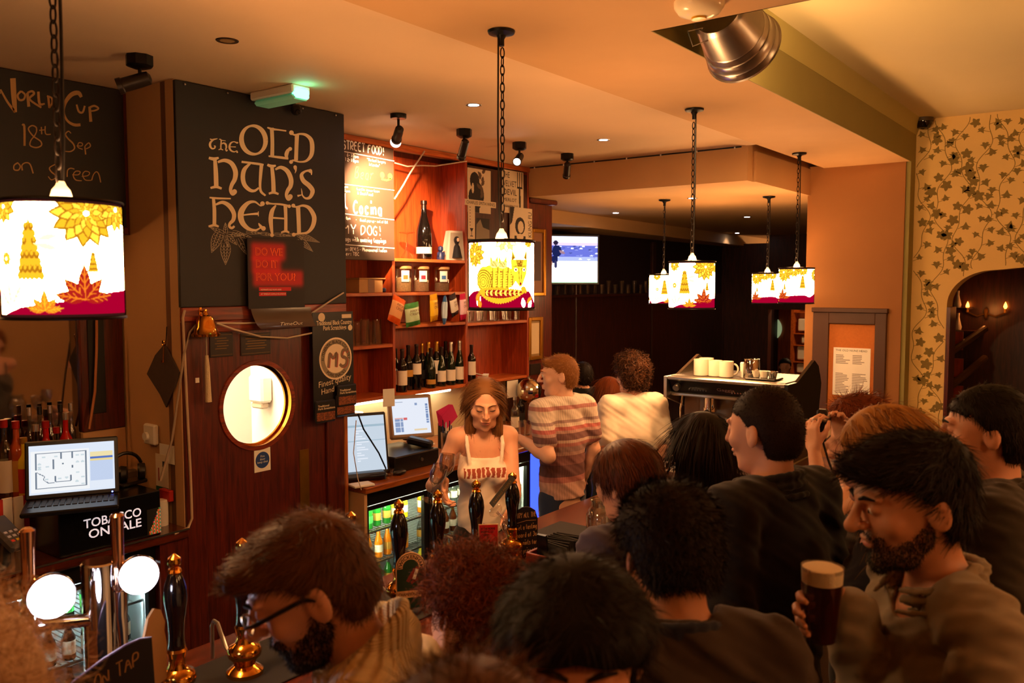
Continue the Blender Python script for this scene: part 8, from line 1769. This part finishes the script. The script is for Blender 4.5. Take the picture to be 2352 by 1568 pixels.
barmaid = person('barmaid in a white strappy top looking down and holding glasses', 1112, 925, 4.15, R_(228), lean=.10, head=(.34, -.06, 0), sex='f', girth=.82, skin_m=SKIN, vox=.006, shoulders=.94,
       arms={1: dict(wrist=wr_r, world=True, f=(-.2, -.1, -.8), n=(.3, -.6, .3), curl=.7, pole=(.25, -1, -.5)), -1: dict(wrist=wr_l, world=True, f=(-.35, .25, -.75), n=(-.2, -.8, 0), curl=.7, pole=(-.3, -1, -.5))},
       shirt=dict(name='tank_top', sleeve=0, straps=True, thick=.006, vox=.007, fold=.002, cm=tank, hem=-.02), trousers='#0e0c0e',
       hair=chain_f(hair_style('long', hairmat('fairbrown', '#4a2a14', '#8a5a30'), 6500, .12, LONGX, long_line, .2, .0026, 2, follow=.5, jit=.03, lift=.02, segs=4, combf=comb_long, grav=.5), brows(H_BRN, .5), lashes, lips), ear=False, nose=.85, legs=True)
STR = bands('striped_tee', [(0, '#c89c90'), (.05, '#a86a66'), (.11, '#6a4446'), (.24, '#8a5c5c'), (.34, '#bc948c'), (.38, '#a08080'), (.44, '#b87874'), (.48, '#d0b4a8'), (.51, '#7a5658'), (.58, '#b8908a'), (.61, '#bc6a68'), (.65, '#dcc8bc'), (.69, '#a88a88'), (.72, '#e0cdbf'), (.83, '#c08480'), (.875, '#e2d2c6')], .93, 1.47)
striped = person('barman with short ginger hair in a pink striped T-shirt and jeans', 1284, 862, 4.95, R_(72), head=(.08, R_(52), 0), girth=.92, skin_m=SKIN3, vox=.007,
       arms={-1: dict(wrist=at(1192, 1006, d=4.9), world=True, f=(-.7, .5, -.1), n=(0, 0, -1), curl=.4, pole=(-.1, -1, -1.2))}, shirt=dict(name='t_shirt', sleeve=.62, thick=.012, loose=1.4, fold=.003, hem=-.06, cm=STR, neck_r=.07), trousers='#26314e',
       hair=chain_f(hair_style('crop', hairmat('strawberry', '#6a3a16', '#b07a40'), 4200, .020, [('c', (-.035, .07, .085), (.035, .07, .085), .018, .018)], None, .15, .0022, 4, combf=comb_fwd, lift=.3, back=-.03), brows(H_GIN), eyes_open))
white = person('barman with curly dark hair in a white T-shirt, back turned', 1450, 862, 5.35, R_(52), head=(.1, .1, 0), girth=1.0, skin_m=SKIN, vox=.008, shirt=dict(name='t_shirt', color='#efe2cf', sleeve=.75, thick=.014, loose=1.5, fold=.0025, hem=-.12, neck_r=.068), trousers='#14141a',
       hair=hair_style('curly', hairmat('curlbrown', '#24120a', '#5c361a'), 2600, .045, [('e', (0, -.01, .065), (.084, .10, .07))], None, .9, .005, 6, jit=.7, lift=.5, curl=.014, cfreq=150, segs=8, back=-.03, combf=comb_curl))
person('woman with long brown hair behind the two barmen', 1396, 905, 6.2, R_(60), head=(.05, 0, 0), sex='f', girth=.9, vox=.010, shirt=dict(name='dark_top', color='#120c0c', sleeve=2, vox=.012), trousers='#0c0a0c',
       hair=hair_style('long', H_AUB, 2500, .12, LONGX[:3] + [('c', (0, -.06, -.1), (0, -.08, -.22), .09, .08)], lambda Q: np.where(Q[..., 1] > .05, .06 - Q[..., 2], -1.), 1.0, .004, 7, jit=.08, lift=.05, combf=comb_long, grav=.5, vox=.008))
person('dark figure in shadow at the back, beside the television wall', 1338, 862, 8.0, R_(40), head=(0, .2, 0), vox=.012, shirt=dict(name='dark_jumper', color='#0c090a', vox=.014), trousers='#0a090c', hair=hair_style('short', H_BLK, 800, .03, None, None, 1.2, .004, 8, vox=.010))
person('distant drinker in the lit room beyond the back room', 1803, 842, 13.0, R_(200), vox=.014, shirt=dict(name='dark_jumper', color='#120c0a', vox=.016), hair=hair_style('short', H_DRK, 500, .03, None, None, 1.2, .005, 9, vox=.012))
boy = person('short drinker with smooth brown hair in a grey-purple shirt at the bar', 1440, 1108, 2.72, R_(72), head=(.20, .15, 0), girth=.92, skin_m=SKIN, vox=.006, shirt=dict(name='shirt', color='#4a4356', sleeve=2, thick=.012, fold=.005),
       hair=hair_style('bowl', hairmat('chestnut', '#2c140a', '#6a3414', .5), 7000, .055, [('e', (0, -.012, .035), (.094, .112, .098)), ('c', (0, -.09, .0), (0, -.085, -.05), .04, .03)], lambda Q: np.where(Q[..., 1] > .04, .03 - Q[..., 2] + (.085 - Q[..., 1]) * .2, np.where(Q[..., 1] > -.03, -.002 - Q[..., 2], -.072 - Q[..., 2])), 1.2, .0022, 10, jit=.12, lift=.12, segs=4, combf=comb_nape, grav=.5, follow=.5))
girl = person('woman with long straight dark hair and a black top, back turned', 1608, 1030, 2.95, R_(62), head=(.08, 0, .0), sex='f', girth=.95, vox=.007, shirt=dict(name='black_top', color='#0d0a0c', sleeve=2, thick=.014),
       hair=hair_style('long', H_DRK, 5000, .14, [('c', (-.058, -.02, .03), (-.07, -.035, -.20), .05, .05), ('c', (.058, -.02, .03), (.07, -.035, -.20), .05, .05), ('c', (0, -.06, .0), (0, -.08, -.22), .08, .07)], lambda Q: np.where(Q[..., 1] > .055, .05 - Q[..., 2], -1.), .9, .003, 11, jit=.06, lift=.04, combf=comb_long, grav=.5))
def hood(I):
 pass
buzz = person('tall man with buzz-cut dark hair in a black jacket, ear showing', 1755, 988, 2.5, R_(74), head=(.14, .06, 0), girth=1.08, shoulders=1.1, skin_m=SKIN, vox=.005, hs=1.04, shirt=dict(name='jacket', color='#131010', sleeve=2, thick=.022, fold=.004, collar=dict(h=.06, r=.080, t=.009, flare=.18, rows=4, fold=True)),
       hair=chain_f(hair_style('buzz', H_DRK, 9000, .008, None, None, .35, .0018, 12, jit=.25, lift=.6, segs=2, back=-.035), brows(H_DRK)))
cam_p = at(1886, 985, d=2.98)
photo = person('woman in a grey vest top raising a camera to take a picture', 1962, 985, 3.15, R_(98), head=(.0, .2, 0), sex='f', girth=.95, skin_m=SKIN, vox=.007,
       arms={-1: dict(wrist=cam_p + Vector((-.075, .0, -.06)), world=True, f=(.1, .2, 1), n=(.9, -.4, 0), curl=.7, pole=(-.3, -.3, -1)), 1: dict(wrist=cam_p + Vector((.13, -.04, -.05)), world=True, f=(-.2, .2, 1), n=(-1, .2, 0), curl=.7, pole=(.6, -.2, -1))},
       shirt=dict(name='vest_top', color='#5a5450', sleeve=0, straps=True, thick=.010, vox=.008, fold=.004), hair=hair_style('updo', H_AUB, 3200, .05, [('e', (0, -.07, .07), (.05, .05, .045)), ('c', (0, -.08, .0), (.03, -.09, -.06), .04, .03)], None, 1.3, .003, 13, jit=.35, lift=.25, combf=comb_nape))
t = thing('compact_camera', 'black camera with a cream band held up by the woman in grey', 'camera', cam_p, R_(98) - PI / 2)
MB().box((0, 0, 0), (.125, .05, .085), None, .010).build('camera_body', BLKP, t, smooth=False); MB().box((-.005, -.026, -.012), (.085, .002, .022), None).build('cream_band', LABW, t, smooth=False); MB().box((0, -.002, .040), (.122, .045, .012), None, .004).build('silver_top', STEEL, t, smooth=False); MB().box((.02, 0, .055), (.04, .035, .026), None, .006).build('viewfinder', BLKP, t, smooth=False)
MB().cyl((0, .025, 0), (0, .06, 0), .032, n=20).build('lens', BLKP, t); MB().tube([(-.06, 0, .02), (-.03, -.03, -.1), (.04, -.06, -.22), (.09, -.12, -.34)], .004, 6).build('strap', BLKP, t)
blond = person('woman with loose blond hair half hidden behind the bearded man', 2030, 1050, 2.28, R_(108), head=(.1, .1, 0), sex='f', girth=.95, vox=.008, shirt=dict(name='dark_dress', color='#14100e', sleeve=2, thick=.014),
       hair=hair_style('wavy', H_BLO, 5200, .13, [('e', (0, -.015, .04), (.10, .118, .098)), ('c', (-.06, .0, .03), (-.075, .0, -.18), .055, .045), ('c', (.06, 0, .03), (.075, .0, -.18), .055, .045), ('c', (0, -.06, .0), (0, -.07, -.20), .08, .06)], lambda Q: np.where(Q[..., 1] > .06, .045 - Q[..., 2], -1.), 1.2, .003, 14, jit=.14, lift=.08, combf=comb_long, grav=.5, curl=.005, cfreq=40))
right = person('man with short black hair in a dark olive jacket at the right edge', 2266, 990, 2.45, R_(96), head=(.10, .02, 0), girth=1.15, shoulders=1.1, skin_m=SKIN, vox=.006, hs=1.05, shirt=dict(name='jacket', color='#2e261a', sleeve=2, thick=.024, fold=.005, collar=dict(h=.04, r=.085, t=.012, flare=.15, rows=3)),
       hair=chain_f(hair_style('short', H_BLK, 4200, .028, None, None, .8, .0026, 15, jit=.2, lift=.15, combf=comb_nape, back=-.04), brows(H_BLK)))
pint_c = at(1887, 1388, d=1.72); yw = R_(128); fw = Vector((math.cos(yw), math.sin(yw), 0)); lf = Vector((-math.sin(yw), math.cos(yw), 0))
pintman = person('bearded dark-haired man in a grey-brown shirt holding a pint of ale', 2092, 1152, 1.78, R_(124), head=(.20, .06, 0), girth=1.0, skin_m=SKIN2, vox=.0042, hs=1.06, nose=1.25, neckfwd=.02,
       arms={1: dict(wrist=pint_c - fw * .075 - lf * .050 + Vector((0, 0, -.02)), world=True, f=tuple(fw + lf * .15), n=tuple(lf), curl=.62, pole=(.5, -.5, -1), thumb=1.0)},
       shirt=dict(name='overshirt', color='#85765e', sleeve=2, thick=.018, fold=.006, vox=.007, collar=dict(h=.045, r=.080, t=.006, flare=.3, rows=4, gap=.35, fold=True)),
       hair=chain_f(hair_style('top', H_BLK, 6000, .045, [('e', (0, .01, .075), (.082, .105, .062)), ('e', (0, .082, .072), (.058, .036, .030)), ('e', (0, -.075, .05), (.07, .05, .07))], None, .7, .0024, 16, jit=.2, lift=.2, combf=comb_fwd, back=-.04), beard(H_BLK, 2600), brows(H_BLK), eyes_open, lips))
t = thing('pint_of_ale', 'pint glass of dark ale with a creamy head in the bearded man\'s hand', 'pint', pint_c); PH = .158
MB().lathe([(.030, -PH / 2), (.031, -PH / 2 + .004), (.036, .0), (.0395, PH * .18), (.041, PH * .32), (.0425, PH / 2), (.0405, PH / 2), (.039, PH * .32)], n=28, caps=False).build('glass', GLASS, t)
MB().lathe([(.028, -PH / 2 + .006), (.0345, .0), (.038, PH * .18), (.0392, PH * .30), (.001, PH * .30)], n=28).build('ale', mat('dark_ale', '#3a0d05', .1, trans=.15), t); MB().lathe([(.0393, PH * .30), (.0402, PH * .44), (.039, PH * .485), (.03, PH * .51), (.001, PH * .515)], n=28).build('beer_head', mat('beer_foam', '#f4e2ba', .8, bump=.4, bscale=200), t)
denim = person('man with cropped dark hair, brown jacket and denim collar, back turned', 1540, 1268, 1.68, R_(43), head=(.38, .02, -.03), lean=.12, girth=1.05, shoulders=1.05, skin_m=SKIN2, vox=.0055, hs=1.03, shirt=dict(name='jacket', color='#3a2c22', sleeve=2, thick=.022, fold=.006, vox=.008, collar=dict(h=.048, r=.076, t=.008, flare=.22, rows=4, m=cloth('denim', '#23283a', 700, .4)), neck_r=.07),
       hair=hair_style('thick', H_BLK, 8000, .026, [('e', (0, -.0, .05), (.094, .108, .078))], None, .9, .0022, 17, jit=.3, lift=.4, segs=3, back=-.025))
knit = rib_knit('cream_rib_knit', '#dcc89c')
def specs(I):
 T = I['T']; b = MB(); ring = lambda cx: [T((cx + .024 * math.cos(a), .116 - .004 * abs(math.cos(a)), .006 + .017 * math.sin(a))) for a in np.linspace(0, 2 * PI, 16, endpoint=False)]
 for sx in (-1, 1): MB().tube(ring(sx * .032), .0018, 6, True).build('spectacle_rim', STEEL, I['obj']); MB().tube([T((sx * .056, .112, .012)), T((sx * .076, .09, .014)), T((sx * .086, .0, .014)), T((sx * .086, -.02, .0))], [.003, .0042, .0038, .003], 8).build('spectacle_arm', BLKP, I['obj'])
 MB().tube([T((-.009, .117, .010)), T((0, .120, .013)), T((.009, .117, .010))], .0016, 6).build('spectacle_bridge', STEEL, I['obj'])
specsman = person('man with brown quiff, beard and glasses in a cream ribbed jumper', 716, 1345, 1.54, R_(130), head=(.50, .08, -.06), lean=.06, girth=1.0, skin_m=SKIN, vox=.0036, hs=1.05, nose=1.3, neckfwd=.03, shirt=dict(name='ribbed_jumper', sleeve=2, thick=.022, fold=.003, vox=.007, cm=knit, collar=dict(h=.075, r=.078, t=.010, flare=.12, rows=6, tilt=.6), neck_r=.07),
       hair=chain_f(hair_style('quiff', hairmat('midbrown', '#341c0e', '#704424', .5), 9500, .030, [('e', (0, .02, .062), (.072, .092, .056)), ('c', (-.04, .080, .076), (.04, .080, .076), .022, .022), ('c', (-.03, .100, .076), (.03, .100, .076), .014, .014)], None, .4, .0016, 18, jit=.2, lift=.22, combf=comb_fwd, back=-.055), beard(H_DRK, 3200, 1.2), brows(H_DRK), specs, lashes))
curly = person('person with curly auburn hair, cream top and a hand at the cheek', 1088, 1405, 1.88, R_(78), head=(.28, .1, 0), girth=.9, skin_m=SKIN3, vox=.005, arms={-1: dict(wrist=at(1018, 1505, d=1.82), world=True, f=(.05, .12, 1), n=(.75, -.25, .1), curl=.25, pole=(-.6, .2, -1))},
       shirt=dict(name='cream_top', color='#d8c4a0', sleeve=2, thick=.012, fold=.004), hair=hair_style('curls', H_AUB, 6000, .05, [('e', (0, -.01, .05), (.092, .108, .085))], None, 1.1, .0022, 19, jit=.6, lift=.45, curl=.010, cfreq=120, segs=7, back=-.05, combf=comb_curl))
front = person('dark-haired man facing the camera, only hair and forehead in view at the bottom edge', 1322, 1508, 1.22, R_(214), head=(.12, 0, 0), lean=.05, girth=1.0, skin_m=SKIN2, vox=.0045, hs=1.06, shirt=dict(name='dark_jumper', color='#1a1412', sleeve=2, thick=.018),
       hair=chain_f(hair_style('thickmop', H_BLK, 9000, .042, [('e', (0, .0, .050), (.106, .112, .062)), ('e', (0, .075, .072), (.080, .044, .026))], lambda Q: np.where(Q[..., 1] > .03, .058 - Q[..., 2] - .3 * np.abs(Q[..., 0]), -.03 - Q[..., 2]), 1.0, .0020, 20, jit=.3, lift=.15, combf=comb_down, segs=5, grav=.4, follow=.4, cut=lambda q: ~((q[:, 1] > .06) & (q[:, 2] < .085))), brows(H_BLK), lashes))
person('blurred light-brown fuzzy head lowest at the bottom edge', 1078, 1830, .80, R_(50), head=(.1, 0, 0), hs=1.0, vox=.007, shirt=dict(name='tan_jumper', color='#6a5440', sleeve=2), hair=hair_style('fuzz', hairmat('lightbrown', '#4a2c18', '#7a5434'), 3500, .03, None, None, 1.0, .002, 21, jit=.5, lift=.5))
person('head with frizzy pale-blond curls at the bottom left corner', -150, 1610, 1.14, R_(75), head=(.1, 0, 0), sex='f', vox=.007, shirt=dict(name='dark_top', color='#2a1c18', sleeve=2), hair=hair_style('frizz', H_WHT, 7000, .09, [('e', (0, -.01, .04), (.115, .125, .10)), ('c', (0, -.03, .0), (0, -.04, -.22), .13, .15)], lambda Q: np.where(Q[..., 1] > .05, .05 - Q[..., 2], -1.), 1.5, .0016, 22, jit=.5, lift=.35, curl=.014, cfreq=70, segs=9, combf=comb_down, grav=.4, vox=.008))
def stem_glass(p, axis, label):
 a = Vector(axis).normalized(); o = MB().lathe([(.034, 0), (.033, .003), (.006, .008), (.004, .07), (.008, .078), (.030, .10), (.038, .135), (.034, .18), (.033, .18), (.036, .135), (.028, .102), (.001, .085)], (0, 0, 0), a, 22, False).build('wine_glass', glass('wine_glass_clear', '#f2eeea', .02, .35)); o.location = p; tag(o, label, 'glass', 'wine glasses the barmaid holds')
stem_glass(at(985, 1150, d=3.92), CR * .35 + CU * 1 - CF * .2, 'upside-down wine glass held out lowest by the barmaid'); stem_glass(at(1020, 1130, d=3.95), CR * .1 + CU * 1.0, 'wine glass held upright in the barmaid\'s right hand')
stem_glass(at(1138, 1172, d=3.86), CR * .5 - CU * .4 - CF * .7, 'wine glass with its foot towards us in the barmaid\'s left hand'); stem_glass(at(1168, 1180, d=3.84), CR * .2 - CU * .8 - CF * .4, 'second wine glass in the barmaid\'s left hand')
